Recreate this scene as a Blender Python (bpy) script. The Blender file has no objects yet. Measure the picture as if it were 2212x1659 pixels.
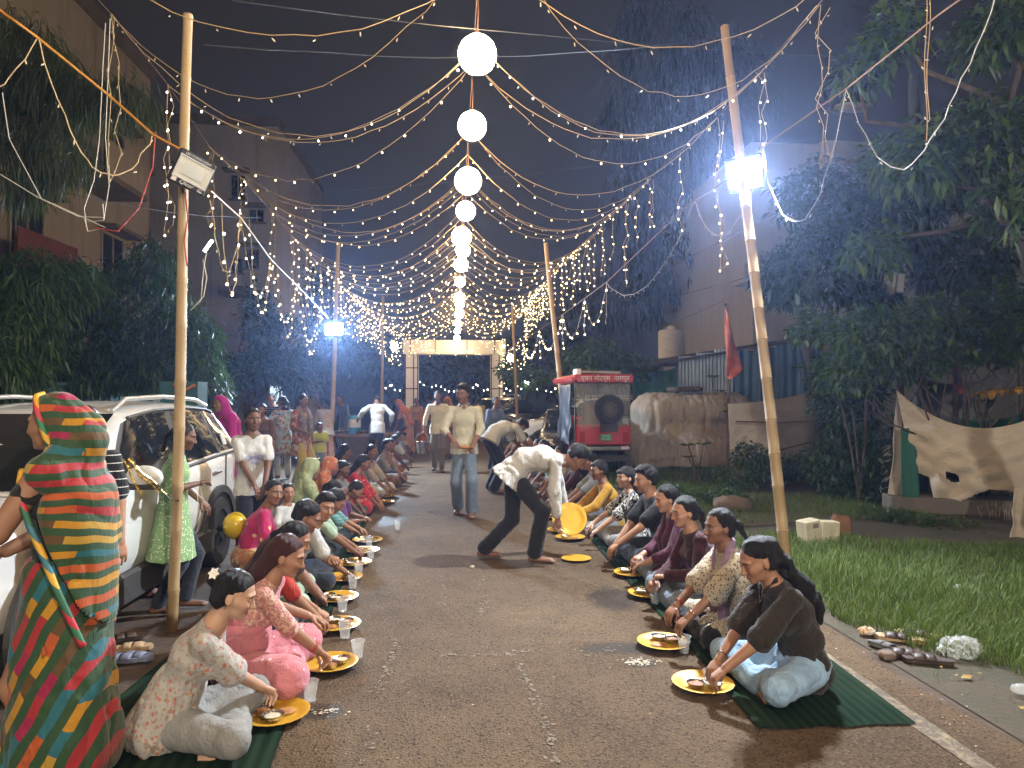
import bpy, bmesh, math, random
import numpy as np
from mathutils import Vector, Matrix, Euler
random.seed(7); RNG = np.random.default_rng(11)
SC = bpy.context.scene; COL = SC.collection
R = math.radians

# ------------------------------------------------------------------ camera, sky, exposure
CAM_H = 1.6; YAW = R(4.8); PITCH = R(1.14); FPX = 1530.0; IW, IH = 2212.0, 1659.0
cd = bpy.data.cameras.new('camera'); cam = bpy.data.objects.new('camera', cd); COL.objects.link(cam)
cam.location = (0, 0, CAM_H); cam.rotation_euler = (R(90) + PITCH, 0, -YAW)
cd.sensor_fit = 'HORIZONTAL'; cd.sensor_width = 36.0; cd.lens = 36.0 * FPX / IW
cd.clip_start = 0.05; cd.clip_end = 600
SC.camera = cam
w = bpy.data.worlds.new('World'); SC.world = w; w.use_nodes = True
wn = w.node_tree.nodes; wl = w.node_tree.links
bg = wn['Background']
sky = wn.new('ShaderNodeTexSky'); sky.sky_type = 'NISHITA'; sky.sun_disc = False
sky.sun_elevation = R(-4); sky.sun_rotation = R(200); sky.dust_density = 5.0
wmix = wn.new('ShaderNodeMix'); wmix.data_type = 'RGBA'; wmix.blend_type = 'ADD'
wmix.inputs[0].default_value = 1.0
wsc = wn.new('ShaderNodeMix'); wsc.data_type = 'RGBA'; wsc.blend_type = 'MULTIPLY'; wsc.inputs[0].default_value = 1.0
wl.new(sky.outputs[0], wsc.inputs[6]); wsc.inputs[7].default_value = (0.02, 0.02, 0.02, 1)
wl.new(wsc.outputs[2], wmix.inputs[6])
wmix.inputs[7].default_value = (0.310, 0.255, 0.220, 1)      # city glow on the night sky
wl.new(wmix.outputs[2], bg.inputs[0]); bg.inputs[1].default_value = 0.058
SC.view_settings.view_transform = 'Standard'; SC.view_settings.look = 'None'
SC.view_settings.exposure = 0.36; SC.view_settings.gamma = 1.0
LANTERN_POWER = 85.0; FLOOD_POWER = 5600.0; HAZE_DENSITY = 0.0021
SC.cycles.max_bounces = 5; SC.cycles.diffuse_bounces = 2; SC.cycles.glossy_bounces = 2; SC.cycles.transmission_bounces = 5; SC.cycles.use_adaptive_sampling = True; SC.cycles.adaptive_threshold = 0.08; SC.cycles.transparent_max_bounces = 16
SC.cycles.volume_bounces = 0; SC.cycles.sample_clamp_indirect = 3.0; SC.cycles.sample_clamp_direct = 0.0
SC.cycles.use_denoising = True
SC.cycles.caustics_reflective = False; SC.cycles.caustics_refractive = False

# picture coordinates (2212 x 1659 grid over the photograph) -> points of the place
_f = np.array([math.sin(YAW) * math.cos(PITCH), math.cos(YAW) * math.cos(PITCH), math.sin(PITCH)])
_r = np.array([math.cos(YAW), -math.sin(YAW), 0.0]); _u = np.cross(_r, _f)
def ray(x, y): return _f + (x - IW / 2) / FPX * _r + (IH / 2 - y) / FPX * _u
def G(x, y, z=0.0):
    d = ray(x, y); return np.array([0, 0, CAM_H]) + d * ((z - CAM_H) / d[2])
def P(x, y, Y):
    d = ray(x, y); return np.array([0, 0, CAM_H]) + d * (Y / d[1])
# ------------------------------------------------------------------ object helpers
BASE = {}
def tag(o, label=None, cat=None, group=None, kind=None):
    if label: o['label'] = label
    if cat: o['category'] = cat
    if group: o['group'] = group
    if kind: o['kind'] = kind
    return o
def thing(name, label, cat, loc=(0, 0, 0), group=None):
    o = bpy.data.objects.new(name, None); COL.objects.link(o); o.location = loc
    o.empty_display_size = 0.1
    BASE[o.name] = np.array(loc, float)
    return tag(o, label, cat, group)
def link(name, me, mat=None, parent=None, smooth=False):
    o = bpy.data.objects.new(name, me); COL.objects.link(o)
    if mat is not None:
        for m in (mat if isinstance(mat, (list, tuple)) else [mat]):
            if m.name not in me.materials: me.materials.append(m)
    if smooth and len(me.polygons): me.polygons.foreach_set('use_smooth', np.ones(len(me.polygons), bool))
    if parent is not None:
        o.parent = parent
    return o
def np_mesh(name, V, F):
    """V (n,3); F (m,k) index array with k = 3 or 4"""
    me = bpy.data.meshes.new(name)
    V = np.ascontiguousarray(V, np.float32); F = np.ascontiguousarray(F, np.int32)
    n, k = F.shape
    me.vertices.add(len(V)); me.vertices.foreach_set('co', V.ravel())
    me.loops.add(n * k); me.loops.foreach_set('vertex_index', F.ravel())
    me.polygons.add(n)
    me.polygons.foreach_set('loop_start', np.arange(n, dtype=np.int32) * k)
    me.update(calc_edges=True); me.validate()
    return me
def smooth_angle(me, deg=40):
    me.polygons.foreach_set('use_smooth', np.ones(len(me.polygons), bool))
    try: me.set_sharp_from_angle(angle=R(deg))
    except Exception: pass

class MB:
    """collects shapes in world coordinates; build() links them as one mesh object"""
    def __init__(s): s.v = []; s.f = []; s.m = []; s.cm = 0
    def add(s, V, F):
        b = len(s.v); s.v.extend([tuple(map(float, p)) for p in V])
        for f in F: s.f.append([i + b for i in f]); s.m.append(s.cm)
        return s
    def box(s, c, size, rot=None, bev=0.0):
        x, y, z = [q / 2 for q in size]
        if bev > 0:
            b = min(bev, x * .9, y * .9, z * .9); V = []; F = []
            # rounded box: 24 vertices
            for sx in (-1, 1):
                for sy in (-1, 1):
                    for sz in (-1, 1):
                        V += [(sx * x, sy * (y - b), sz * (z - b)), (sx * (x - b), sy * y, sz * (z - b)), (sx * (x - b), sy * (y - b), sz * z)]
            i = lambda sx, sy, sz, k: ((sx * 2 + sy) * 2 + sz) * 3 + k
            for a in (0, 1):
                F += [[i(a, 0, 0, 0), i(a, 1, 0, 0), i(a, 1, 1, 0), i(a, 0, 1, 0)], [i(0, a, 0, 1), i(1, a, 0, 1), i(1, a, 1, 1), i(0, a, 1, 1)], [i(0, 0, a, 2), i(1, 0, a, 2), i(1, 1, a, 2), i(0, 1, a, 2)]]
                for b2 in (0, 1):
                    F += [[i(a, b2, 0, 0), i(a, b2, 1, 0), i(a, b2, 1, 1), i(a, b2, 0, 1)], [i(a, 0, b2, 0), i(a, 1, b2, 0), i(a, 1, b2, 2), i(a, 0, b2, 2)], [i(0, a, b2, 1), i(1, a, b2, 1), i(1, a, b2, 2), i(0, a, b2, 2)]]
                    for c2 in (0, 1): F.append([i(a, b2, c2, 0), i(a, b2, c2, 1), i(a, b2, c2, 2)])
        else:
            V = [(-x, -y, -z), (x, -y, -z), (x, y, -z), (-x, y, -z), (-x, -y, z), (x, -y, z), (x, y, z), (-x, y, z)]
            F = [[0, 3, 2, 1], [4, 5, 6, 7], [0, 1, 5, 4], [1, 2, 6, 5], [2, 3, 7, 6], [3, 0, 4, 7]]
        V = np.array(V, float)
        if rot is not None: V = V @ np.array(rot.to_matrix() if isinstance(rot, Euler) else rot).T
        return s.add(V + np.array(c, float), F)
    def tube(s, pts, rad, n=6, cap=True):
        pts = np.array(pts, float); m = len(pts)
        rad = np.full(m, rad) if np.isscalar(rad) else np.array(rad, float)
        T = np.gradient(pts, axis=0); T /= np.linalg.norm(T, axis=1)[:, None] + 1e-9
        up = np.array([0, 0, 1.0]) if abs(T[0][2]) < .9 else np.array([1.0, 0, 0])
        V = []; a = np.cross(T[0], up); a /= np.linalg.norm(a)
        ang = np.arange(n) * 2 * math.pi / n
        for i in range(m):
            a = a - T[i] * a.dot(T[i]); a /= np.linalg.norm(a) + 1e-9; b = np.cross(T[i], a)
            V.append(pts[i] + rad[i] * (np.cos(ang)[:, None] * a + np.sin(ang)[:, None] * b))
        V = np.concatenate(V); F = []
        for i in range(m - 1):
            for j in range(n):
                k = (j + 1) % n; F.append([i * n + j, i * n + k, (i + 1) * n + k, (i + 1) * n + j])
        if cap: F += [list(range(n))[::-1], [(m - 1) * n + j for j in range(n)]]
        return s.add(V, F)
    def lathe(s, prof, c=(0, 0, 0), n=24, rot=None, wob=None):
        """prof: [(r, z)...] turned about z"""
        V = []; F = []
        for r, z in prof:
            for j in range(n):
                a = 2 * math.pi * j / n; q = r * (1 + (wob(a, r, z) if wob else 0))
                V.append((q * math.cos(a), q * math.sin(a), z))
        for i in range(len(prof) - 1):
            for j in range(n):
                k = (j + 1) % n; F.append([i * n + j, i * n + k, (i + 1) * n + k, (i + 1) * n + j])
        if prof[0][0] > 1e-5 and prof[0][0] < 0: pass
        V = np.array(V)
        if rot is not None: V = V @ np.array(rot.to_matrix() if isinstance(rot, Euler) else rot).T
        return s.add(V + np.array(c, float), F)
    def grid(s, PTS):
        """PTS (a,b,3) sheet"""
        PTS = np.array(PTS, float); a, b = PTS.shape[:2]
        F = [[i * b + j, i * b + j + 1, (i + 1) * b + j + 1, (i + 1) * b + j] for i in range(a - 1) for j in range(b - 1)]
        return s.add(PTS.reshape(-1, 3), F)
    def prism(s, poly, axis, d0, d1):
        """2-D polygon extruded along axis (0,1,2) from d0 to d1"""
        n = len(poly); V = []
        for d in (d0, d1):
            for (a, b) in poly:
                p = [a, b]; p.insert(axis, d); V.append(p)
        F = [list(range(n)), [n + i for i in range(n)][::-1]] + [[i, i + n, (i + 1) % n + n, (i + 1) % n] for i in range(n)]
        return s.add(V, F)
    def sphere(s, c, r, nu=12, nv=8):
        prof = [(math.sin(math.pi * i / nv), -math.cos(math.pi * i / nv)) for i in range(nv + 1)]
        r = (r, r, r) if np.isscalar(r) else r
        V = []; F = []
        for q, z in prof:
            for j in range(nu):
                a = 2 * math.pi * j / nu; V.append((c[0] + r[0] * q * math.cos(a), c[1] + r[1] * q * math.sin(a), c[2] + r[2] * z))
        for i in range(nv):
            for j in range(nu):
                k = (j + 1) % nu; F.append([i * nu + j, i * nu + k, (i + 1) * nu + k, (i + 1) * nu + j])
        return s.add(V, F)
    def build(s, name, mat=None, parent=None, smooth=None, fix=True):
        me = bpy.data.meshes.new(name)
        off = np.zeros(3); q = parent
        while q is not None:
            off += np.array(q.location); q = q.parent
        V = np.array(s.v, float).reshape(-1, 3) - off
        me.from_pydata(V.tolist(), [], s.f); me.validate()
        if fix:
            bm = bmesh.new(); bm.from_mesh(me); bmesh.ops.remove_doubles(bm, verts=bm.verts, dist=1e-6)
            bmesh.ops.recalc_face_normals(bm, faces=bm.faces); bm.to_mesh(me); bm.free()
        o = link(name, me, mat, parent)
        if any(s.m) and len(me.polygons) == len(s.m): me.polygons.foreach_set('material_index', s.m)
        if smooth: smooth_angle(me, smooth)
        return o
def copy_of(o, parent=None, loc=None, rot=None):
    c = o.copy(); COL.objects.link(c); c.parent = parent
    if loc is not None: c.location = loc
    if rot is not None: c.rotation_euler = rot
    return c

# ------------------------------------------------------------------ materials
MATS = {}
class NT:
    def __init__(s, name):
        s.m = bpy.data.materials.new(name); s.m.use_nodes = True; s.t = s.m.node_tree
        s.n = s.t.nodes; s.b = s.n['Principled BSDF']; s.out = s.n['Material Output']
    def node(s, typ, **kw):
        n = s.n.new('ShaderNode' + typ)
        for k, v in kw.items(): setattr(n, k, v)
        return n
    def l(s, a, b): s.t.links.new(a, b)
    def val(s, sock, v):
        if hasattr(v, 'is_output') or isinstance(v, bpy.types.NodeSocket): s.l(v, sock)
        elif isinstance(v, (tuple, list)) and len(v) == 3 and sock.type == 'RGBA': sock.default_value = (*v, 1)
        else: sock.default_value = v
    def math(s, op, a, b=None, c=None):
        n = s.node('Math', operation=op)
        for i, q in enumerate((a, b, c)):
            if q is not None: s.val(n.inputs[i], q)
        return n.outputs[0]
    def mix(s, fac, a, b, blend='MIX'):
        n = s.node('Mix', data_type='RGBA', blend_type=blend)
        s.val(n.inputs[0], fac); s.val(n.inputs[6], a); s.val(n.inputs[7], b); return n.outputs[2]
    def coord(s, kind='Object', scale=(1, 1, 1), rot=(0, 0, 0), loc=(0, 0, 0)):
        tc = s.node('TexCoord'); mp = s.node('Mapping'); s.l(tc.outputs[kind], mp.inputs[0])
        mp.inputs['Scale'].default_value = scale; mp.inputs['Rotation'].default_value = rot; mp.inputs['Location'].default_value = loc
        return mp.outputs[0]
    def noise(s, vec, scale, detail=3, rough=.5, dist=0):
        n = s.node('TexNoise'); s.l(vec, n.inputs['Vector']); n.inputs['Scale'].default_value = scale
        n.inputs['Detail'].default_value = detail; n.inputs['Roughness'].default_value = rough; n.inputs['Distortion'].default_value = dist
        return n.outputs[0]
    def ramp(s, fac, stops, interp='LINEAR'):
        n = s.node('ValToRGB'); cr = n.color_ramp; cr.interpolation = interp
        while len(cr.elements) < len(stops): cr.elements.new(.5)
        for e, (p, c) in zip(cr.elements, stops): e.position = p; e.color = (*c, 1) if len(c) == 3 else c
        s.val(n.inputs[0], fac); return n.outputs[0]
    def bump(s, h, strength=.3, dist=.01):
        n = s.node('Bump'); n.inputs['Strength'].default_value = strength; n.inputs['Distance'].default_value = dist
        s.l(h, n.inputs['Height']); s.l(n.outputs[0], s.b.inputs['Normal']); return n
    def sep(s, vec):
        n = s.node('SeparateXYZ'); s.l(vec, n.inputs[0]); return n.outputs
    def set(s, **kw):
        names = dict(color='Base Color', rough='Roughness', metal='Metallic', spec='Specular IOR Level', alpha='Alpha', trans='Transmission Weight', ior='IOR', ecol='Emission Color', estr='Emission Strength', sheen='Sheen Weight', coat='Coat Weight', sss='Subsurface Weight')
        for k, v in kw.items(): s.val(s.b.inputs[names[k]], v)
        return s
def mat(name, c1, c2=None, scale=8, rough=.6, metal=0, bump=0, bscale=None, spec=None, detail=4, coat=0, kind='Object', stretch=(1, 1, 1)):
    """plain surface: two tones broken up by noise, and fine relief"""
    if name in MATS: return MATS[name]
    t = NT(name); v = t.coord(kind, stretch)
    if c2 is None: c2 = tuple(q * .8 for q in c1)
    n = t.noise(v, scale, detail, .6); f = t.ramp(n, [(.35, (0, 0, 0)), (.65, (1, 1, 1))])
    t.set(color=t.mix(f, c1, c2), metal=metal, coat=coat)
    r = t.math('MULTIPLY_ADD', n, .25, rough - .12); t.set(rough=r)
    if spec is not None: t.set(spec=spec)
    if bump: t.bump(t.noise(v, bscale or scale * 4, 4, .6), bump, .01)
    MATS[name] = t.m; return t.m
def emit(name, col, strength, sample=True):
    if name in MATS: return MATS[name]
    t = NT(name); t.set(color=(.8, .8, .8), ecol=col, estr=strength, rough=.6)
    try: t.m.cycles.emission_sampling = 'AUTO' if sample else 'NONE'
    except Exception: pass
    MATS[name] = t.m; return t.m
# ------------------------------------------------------------------ people: a field of blended shapes, skinned as one surface
class Field:
    def __init__(s, lo, hi, h):
        s.lo = np.array(lo, np.float32); s.h = h
        s.n = np.maximum(np.ceil((np.array(hi) - s.lo) / h).astype(int) + 1, 4)
        s.d = np.full(s.n, .3, np.float32)
    def win(s, lo, hi):
        a = np.clip(np.floor((np.array(lo) - s.lo) / s.h).astype(int), 0, s.n); b = np.clip(np.ceil((np.array(hi) - s.lo) / s.h).astype(int) + 1, 0, s.n)
        if np.any(b <= a): return None, None
        ax = [(s.lo[i] + s.h * np.arange(a[i], b[i])).astype(np.float32) for i in range(3)]
        return (slice(a[0], b[0]), slice(a[1], b[1]), slice(a[2], b[2])), np.stack(np.meshgrid(*ax, indexing='ij'), -1)
    def put(s, sl, d, k, op='u'):
        f = s.d[sl]
        if op == 'u':
            if k > 0:
                g = np.clip(.5 + .5 * (f - d) / k, 0, 1); s.d[sl] = f * (1 - g) + d * g - k * g * (1 - g)
            else: s.d[sl] = np.minimum(f, d)
        elif op == 's':
            d = -d
            if k > 0:
                g = np.clip(.5 - .5 * (f - d) / k, 0, 1); s.d[sl] = f * (1 - g) + d * g + k * g * (1 - g)
            else: s.d[sl] = np.maximum(f, d)
    def cone(s, a, b, r1, r2, k=.02, op='u', right=None, q=1.0):
        a = np.array(a, np.float32); b = np.array(b, np.float32); m = max(r1, r2) * max(q, 1) + k + .03
        sl, p = s.win(np.minimum(a, b) - m, np.maximum(a, b) + m)
        if sl is None: return
        v = p - a; ba = b - a
        if right is not None and q != 1.0:
            rt = np.array(right, np.float32); c = v @ rt; v = v - (c * (1 - 1 / q))[..., None] * rt
            ba = ba - (ba @ rt) * (1 - 1 / q) * rt
        L = float(ba @ ba) + 1e-9; t = np.clip((v @ ba) / L, 0, 1)
        d = np.sqrt(((v - t[..., None] * ba) ** 2).sum(-1)) - (r1 + (r2 - r1) * t)
        s.put(sl, d, k, op)
    def ell(s, c, r, rot=None, k=.02, op='u'):
        c = np.array(c, np.float32); r = np.array(r, np.float32); m = r.max() + k + .03
        sl, p = s.win(c - m, c + m)
        if sl is None: return
        v = p - c
        if rot is not None: v = v @ np.array(rot, np.float32)
        s.put(sl, _ell(v, r), k, op)
    def half(s, pt, nrm, op='s', lo=None, hi=None):
        """cut away everything on the +nrm side of the plane inside a window"""
        sl, p = s.win(lo, hi)
        if sl is None: return
        s.d[sl] = np.maximum(s.d[sl], (p - np.array(pt, np.float32)) @ np.array(nrm, np.float32))
    def folds(s, amp, fx, seed=0):
        I = np.nonzero(np.abs(s.d) < amp * 2 + s.h * 2.5)
        if len(I[0]) == 0: return
        p = np.stack(I, -1) * s.h + s.lo; f = np.array(fx, np.float32)
        w_ = p + .03 * np.stack([vnoise(p * 9 + 3), vnoise(p * 9 + 17), vnoise(p * 9 + 31)], -1)
        n = vnoise(w_ * f + seed * 5.1); m = .5 + .5 * vnoise(p * 5 + seed)
        s.d[I] += amp * (1.0 - 2.6 * np.sqrt(np.abs(n))) * m
    def rough(s, amp, fx, seed=0):
        I = np.nonzero(np.abs(s.d) < amp * 2 + s.h * 2.5)
        if len(I[0]) == 0: return
        p = np.stack(I, -1) * s.h + s.lo
        s.d[I] += amp * vnoise(p * np.array(fx, np.float32) + seed * 7.3)
    def mesh(s):
        return surface(s.d, s.lo, s.h)
def _ell(v, r):
    k0 = np.sqrt(((v / r) ** 2).sum(-1)); k1 = np.sqrt(((v / (r * r)) ** 2).sum(-1)) + 1e-9
    return k0 * (k0 - 1) / k1
def _cap(v, a, b, r1, r2):
    a = np.array(a, np.float32); ba = np.array(b, np.float32) - a; w_ = v - a
    t = np.clip((w_ @ ba) / (float(ba @ ba) + 1e-9), 0, 1)
    return np.sqrt(((w_ - t[..., None] * ba) ** 2).sum(-1)) - (r1 + (r2 - r1) * t)
def smin(a, b, k): g = np.clip(.5 + .5 * (b - a) / k, 0, 1); return b * (1 - g) + a * g - k * g * (1 - g)
def smax(a, b, k): return -smin(-a, -b, k)
_LAT = np.random.default_rng(3).uniform(-1, 1, (32, 32, 32)).astype(np.float32)
def vnoise(p):
    i = np.floor(p).astype(int); f = (p - i).astype(np.float32); f = f * f * (3 - 2 * f); i &= 31; j = (i + 1) & 31
    def L(a, b, c): return _LAT[a, b, c]
    x0, y0, z0 = i[..., 0], i[..., 1], i[..., 2]; x1, y1, z1 = j[..., 0], j[..., 1], j[..., 2]
    fx, fy, fz = f[..., 0], f[..., 1], f[..., 2]
    a = L(x0, y0, z0) * (1 - fx) + L(x1, y0, z0) * fx; b = L(x0, y1, z0) * (1 - fx) + L(x1, y1, z0) * fx
    c = L(x0, y0, z1) * (1 - fx) + L(x1, y0, z1) * fx; d = L(x0, y1, z1) * (1 - fx) + L(x1, y1, z1) * fx
    return (a * (1 - fy) + b * fy) * (1 - fz) + (c * (1 - fy) + d * fy) * fz
def surface(f, lo, h):
    """surface nets over a sampled field"""
    f = f.copy()
    for ax in range(3):   # close the shell at the box
        sl = [slice(None)] * 3
        for e in (0, -1): sl[ax] = e; f[tuple(sl)] = np.maximum(f[tuple(sl)], h * .5)
    ins = f < 0; n = np.array(f.shape); C = n - 1
    cid = []; pts = []; quads = []
    def flat(i, j, k): return (i.astype(np.int64) * C[1] + j) * C[2] + k
    for ax in range(3):
        A = [slice(None)] * 3; B = [slice(None)] * 3; A[ax] = slice(0, -1); B[ax] = slice(1, None)
        ia, ib = ins[tuple(A)], ins[tuple(B)]
        I = np.stack(np.nonzero(ia != ib), -1)
        o1, o2 = [q for q in range(3) if q != ax]
        ok = (I[:, o1] > 0) & (I[:, o1] < n[o1] - 1) & (I[:, o2] > 0) & (I[:, o2] < n[o2] - 1); I = I[ok]
        J = I.copy(); J[:, ax] += 1
        fa = f[I[:, 0], I[:, 1], I[:, 2]]; fb = f[J[:, 0], J[:, 1], J[:, 2]]; t = fa / (fa - fb)
        p = I.astype(np.float32); p[:, ax] += t
        cs = []
        for d1, d2 in ((-1, -1), (0, -1), (0, 0), (-1, 0)):
            c = I.copy(); c[:, o1] += d1; c[:, o2] += d2; k = flat(c[:, 0], c[:, 1], c[:, 2]); cs.append(k); cid.append(k); pts.append(p)
        q = np.stack(cs, -1); flip = (fa < 0) if ax != 1 else (fa > 0)
        q[~flip] = q[~flip][:, ::-1]; quads.append(q)
    cid = np.concatenate(cid); pts = np.concatenate(pts); quads = np.concatenate(quads)
    if len(cid) == 0: return np.zeros((0, 3)), np.zeros((0, 4), int)
    u, inv = np.unique(cid, return_inverse=True); cnt = np.bincount(inv)
    V = np.stack([np.bincount(inv, pts[:, i]) / cnt for i in range(3)], -1) * h + lo
    return V, np.searchsorted(u, quads)

def unit(v): v = np.array(v, float); return v / (np.linalg.norm(v) + 1e-9)
def rotx(a): c, s = math.cos(a), math.sin(a); return np.array([[1, 0, 0], [0, c, -s], [0, s, c]])
def roty(a): c, s = math.cos(a), math.sin(a); return np.array([[c, 0, s], [0, 1, 0], [-s, 0, c]])
def rotz(a): c, s = math.cos(a), math.sin(a); return np.array([[c, -s, 0], [s, c, 0], [0, 0, 1]])
def ik(a, t, l1, l2, pole):
    a = np.array(a, float); t = np.array(t, float); d = t - a; L = np.linalg.norm(d); m = (l1 + l2) * .995
    if L > m: t = a + d / L * m; d = t - a; L = m
    L = max(L, abs(l1 - l2) + .02); u = d / np.linalg.norm(d); x = (l1 * l1 - l2 * l2 + L * L) / (2 * L); y = math.sqrt(max(l1 * l1 - x * x, 0))
    p = np.array(pole, float); p = p - u * p.dot(u); p = unit(p)
    return a + u * x + p * y, t

def skin_material():
    t = NT('skin'); oi = t.node('ObjectInfo'); at = t.node('Attribute', attribute_name='hl'); X, Y, Z = t.sep(at.outputs['Vector'])
    ax = t.math('ABSOLUTE', X)
    front = t.math('GREATER_THAN', Y, .045)
    def blob(cx, cz, rx, rz, soft=.35, useabs=True):
        a = t.math('DIVIDE', t.math('SUBTRACT', ax if useabs else X, cx), rx); b = t.math('DIVIDE', t.math('SUBTRACT', Z, cz), rz)
        r2 = t.math('ADD', t.math('MULTIPLY', a, a), t.math('MULTIPLY', b, b))
        m = t.node('MapRange', clamp=True); t.l(r2, m.inputs[0]); m.inputs[1].default_value = 1 + soft; m.inputs[2].default_value = 1 - soft; m.inputs[3].default_value = 0; m.inputs[4].default_value = 1
        return t.math('MULTIPLY', m.outputs[0], front)
    v = t.coord('Object'); n = t.noise(v, 22, 4, .6)
    c = t.mix(t.math('MULTIPLY', n, .35), oi.outputs['Color'], t.mix(1.0, oi.outputs['Color'], (.72, .52, .42), 'MULTIPLY'))
    c = t.mix(t.math('MULTIPLY', blob(.036, -.03, .022, .022, .8), .25), c, t.mix(1.0, c, (1.0, .62, .5), 'MULTIPLY'))
    c = t.mix(t.math('MULTIPLY', blob(0, -.067, .022, .0105, .4), .75), c, t.mix(1.0, c, (.75, .36, .34), 'MULTIPLY'))
    c = t.mix(t.math('MULTIPLY', blob(0, -.0665, .02, .0014, .8), .7), c, (.06, .025, .02))
    # brows: arched
    zb = t.math('ADD', Z, t.math('MULTIPLY', t.math('MULTIPLY', t.math('SUBTRACT', ax, .03), t.math('SUBTRACT', ax, .03)), 9))
    a = t.math('DIVIDE', t.math('SUBTRACT', ax, .033), .021); b = t.math('DIVIDE', t.math('SUBTRACT', zb, .0235), .0042)
    r2 = t.math('ADD', t.math('MULTIPLY', a, a), t.math('MULTIPLY', b, b))
    m = t.node('MapRange', clamp=True); t.l(r2, m.inputs[0]); m.inputs[1].default_value = 1.5; m.inputs[2].default_value = .5; m.inputs[3].default_value = 0; m.inputs[4].default_value = .88
    c = t.mix(t.math('MULTIPLY', m.outputs[0], front), c, (.018, .012, .01))
    opn = oi.outputs['Alpha']
    c = t.mix(blob(.0315, .0010, .0180, .0072, .3), c, (.05, .03, .022))                    # lash line / closed lid
    c = t.mix(t.math('MULTIPLY', blob(.0315, .0030, .017, .0064, .3), t.math('SUBTRACT', 1, opn)), c, t.mix(1.0, oi.outputs['Color'], (.75, .62, .58), 'MULTIPLY'))
    c = t.mix(t.math('MULTIPLY', blob(.0315, -.0010, .0142, .0044, .25), opn), c, (.48, .44, .40))
    c = t.mix(t.math('MULTIPLY', blob(.0315, -.0004, .0062, .0050, .2), opn), c, (.012, .008, .006))
    moust = t.math('MULTIPLY', blob(0, -.0535, .024, .006, .7), t.math('MULTIPLY', t.math('MINIMUM', oi.outputs['Object Index'], 1), .8))
    c = t.mix(moust, c, (.015, .01, .008))
    beard = t.math('MULTIPLY', t.math('MULTIPLY', blob(0, -.085, .055, .034, .8), t.math('GREATER_THAN', oi.outputs['Object Index'], 1.5)), .55)
    c = t.mix(beard, c, (.03, .02, .016))
    t.set(color=c, rough=t.math('MULTIPLY_ADD', n, .2, .42), spec=.4, sss=.06)
    t.b.inputs['Subsurface Radius'].default_value = (.012, .005, .003)
    t.bump(t.noise(v, 160, 2), .08, .002)
    return t.m
SKIN = skin_material()
def hair_material(name='hair', col=(.0075, .006, .0055)):
    t = NT(name); v = t.coord('Object', (60, 60, 9)); n = t.noise(v, 3, 4, .65, 1.5)
    t.set(color=t.mix(n, tuple(q * .7 for q in col), tuple(q * 1.6 for q in col)), rough=.44, spec=.3)
    t.bump(t.noise(v, 4, 3, .6, 2.0), .7, .012); return t.m
HAIR = hair_material(); HAIR_BROWN = hair_material('hair_dyed', (.04, .012, .010))
TONE = dict(a=(.40, .225, .145), b=(.31, .165, .10), c=(.215, .105, .062), d=(.145, .07, .042), f=(.46, .28, .19))

def head_prims(q, style):
    cr = _ell(q - np.array([0, -.012, .028], np.float32), np.array([.074, .094, .084], np.float32))
    fa = _ell(q - np.array([0, .026, -.036], np.float32), np.array([.057, .062, .076], np.float32)); d = smin(cr, fa, .03)
    d = smin(d, _ell(q - np.array([0, .034, -.072], np.float32), np.array([.045, .043, .034], np.float32)), .02)
    d = smin(d, _cap(q, (-.008, .068, -.096), (.008, .068, -.096), .015, .015), .022)
    a = q.copy(); a[..., 0] = np.abs(a[..., 0])
    d = smin(d, _cap(a, (.036, .058, -.026), (.05, .03, -.02), .026, .02), .025)             # cheek
    d = smin(d, _cap(a, (.012, .083, .026), (.045, .070, .022), .010, .008), .016)           # brow
    d = smax(d, -(np.sqrt(((a - np.array([.032, .101, -.002], np.float32)) ** 2).sum(-1)) - .018), .016)
    d = smin(d, np.sqrt(((a - np.array([.031, .0715, -.001], np.float32)) ** 2).sum(-1)) - .0148, .004)
    d = smin(d, _cap(q, (0, .086, .006), (0, .106, -.033), .0075, .0115), .012)               # nose
    d = smin(d, np.sqrt(((a - np.array([.0115, .094, -.037], np.float32)) ** 2).sum(-1)) - .0085, .006)
    d = smin(d, _cap(a, (0, .0875, -.061), (.018, .079, -.063), .0065, .004), .006)           # lips
    d = smin(d, _cap(a, (0, .0865, -.073), (.014, .080, -.071), .0075, .005), .006)
    e = a - np.array([.075, -.012, -.012], np.float32); e = e @ np.array(roty(-.15) @ rotx(.2), np.float32)
    d = smin(d, _ell(e, np.array([.009, .019, .031], np.float32)), .008)
    return d
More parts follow.
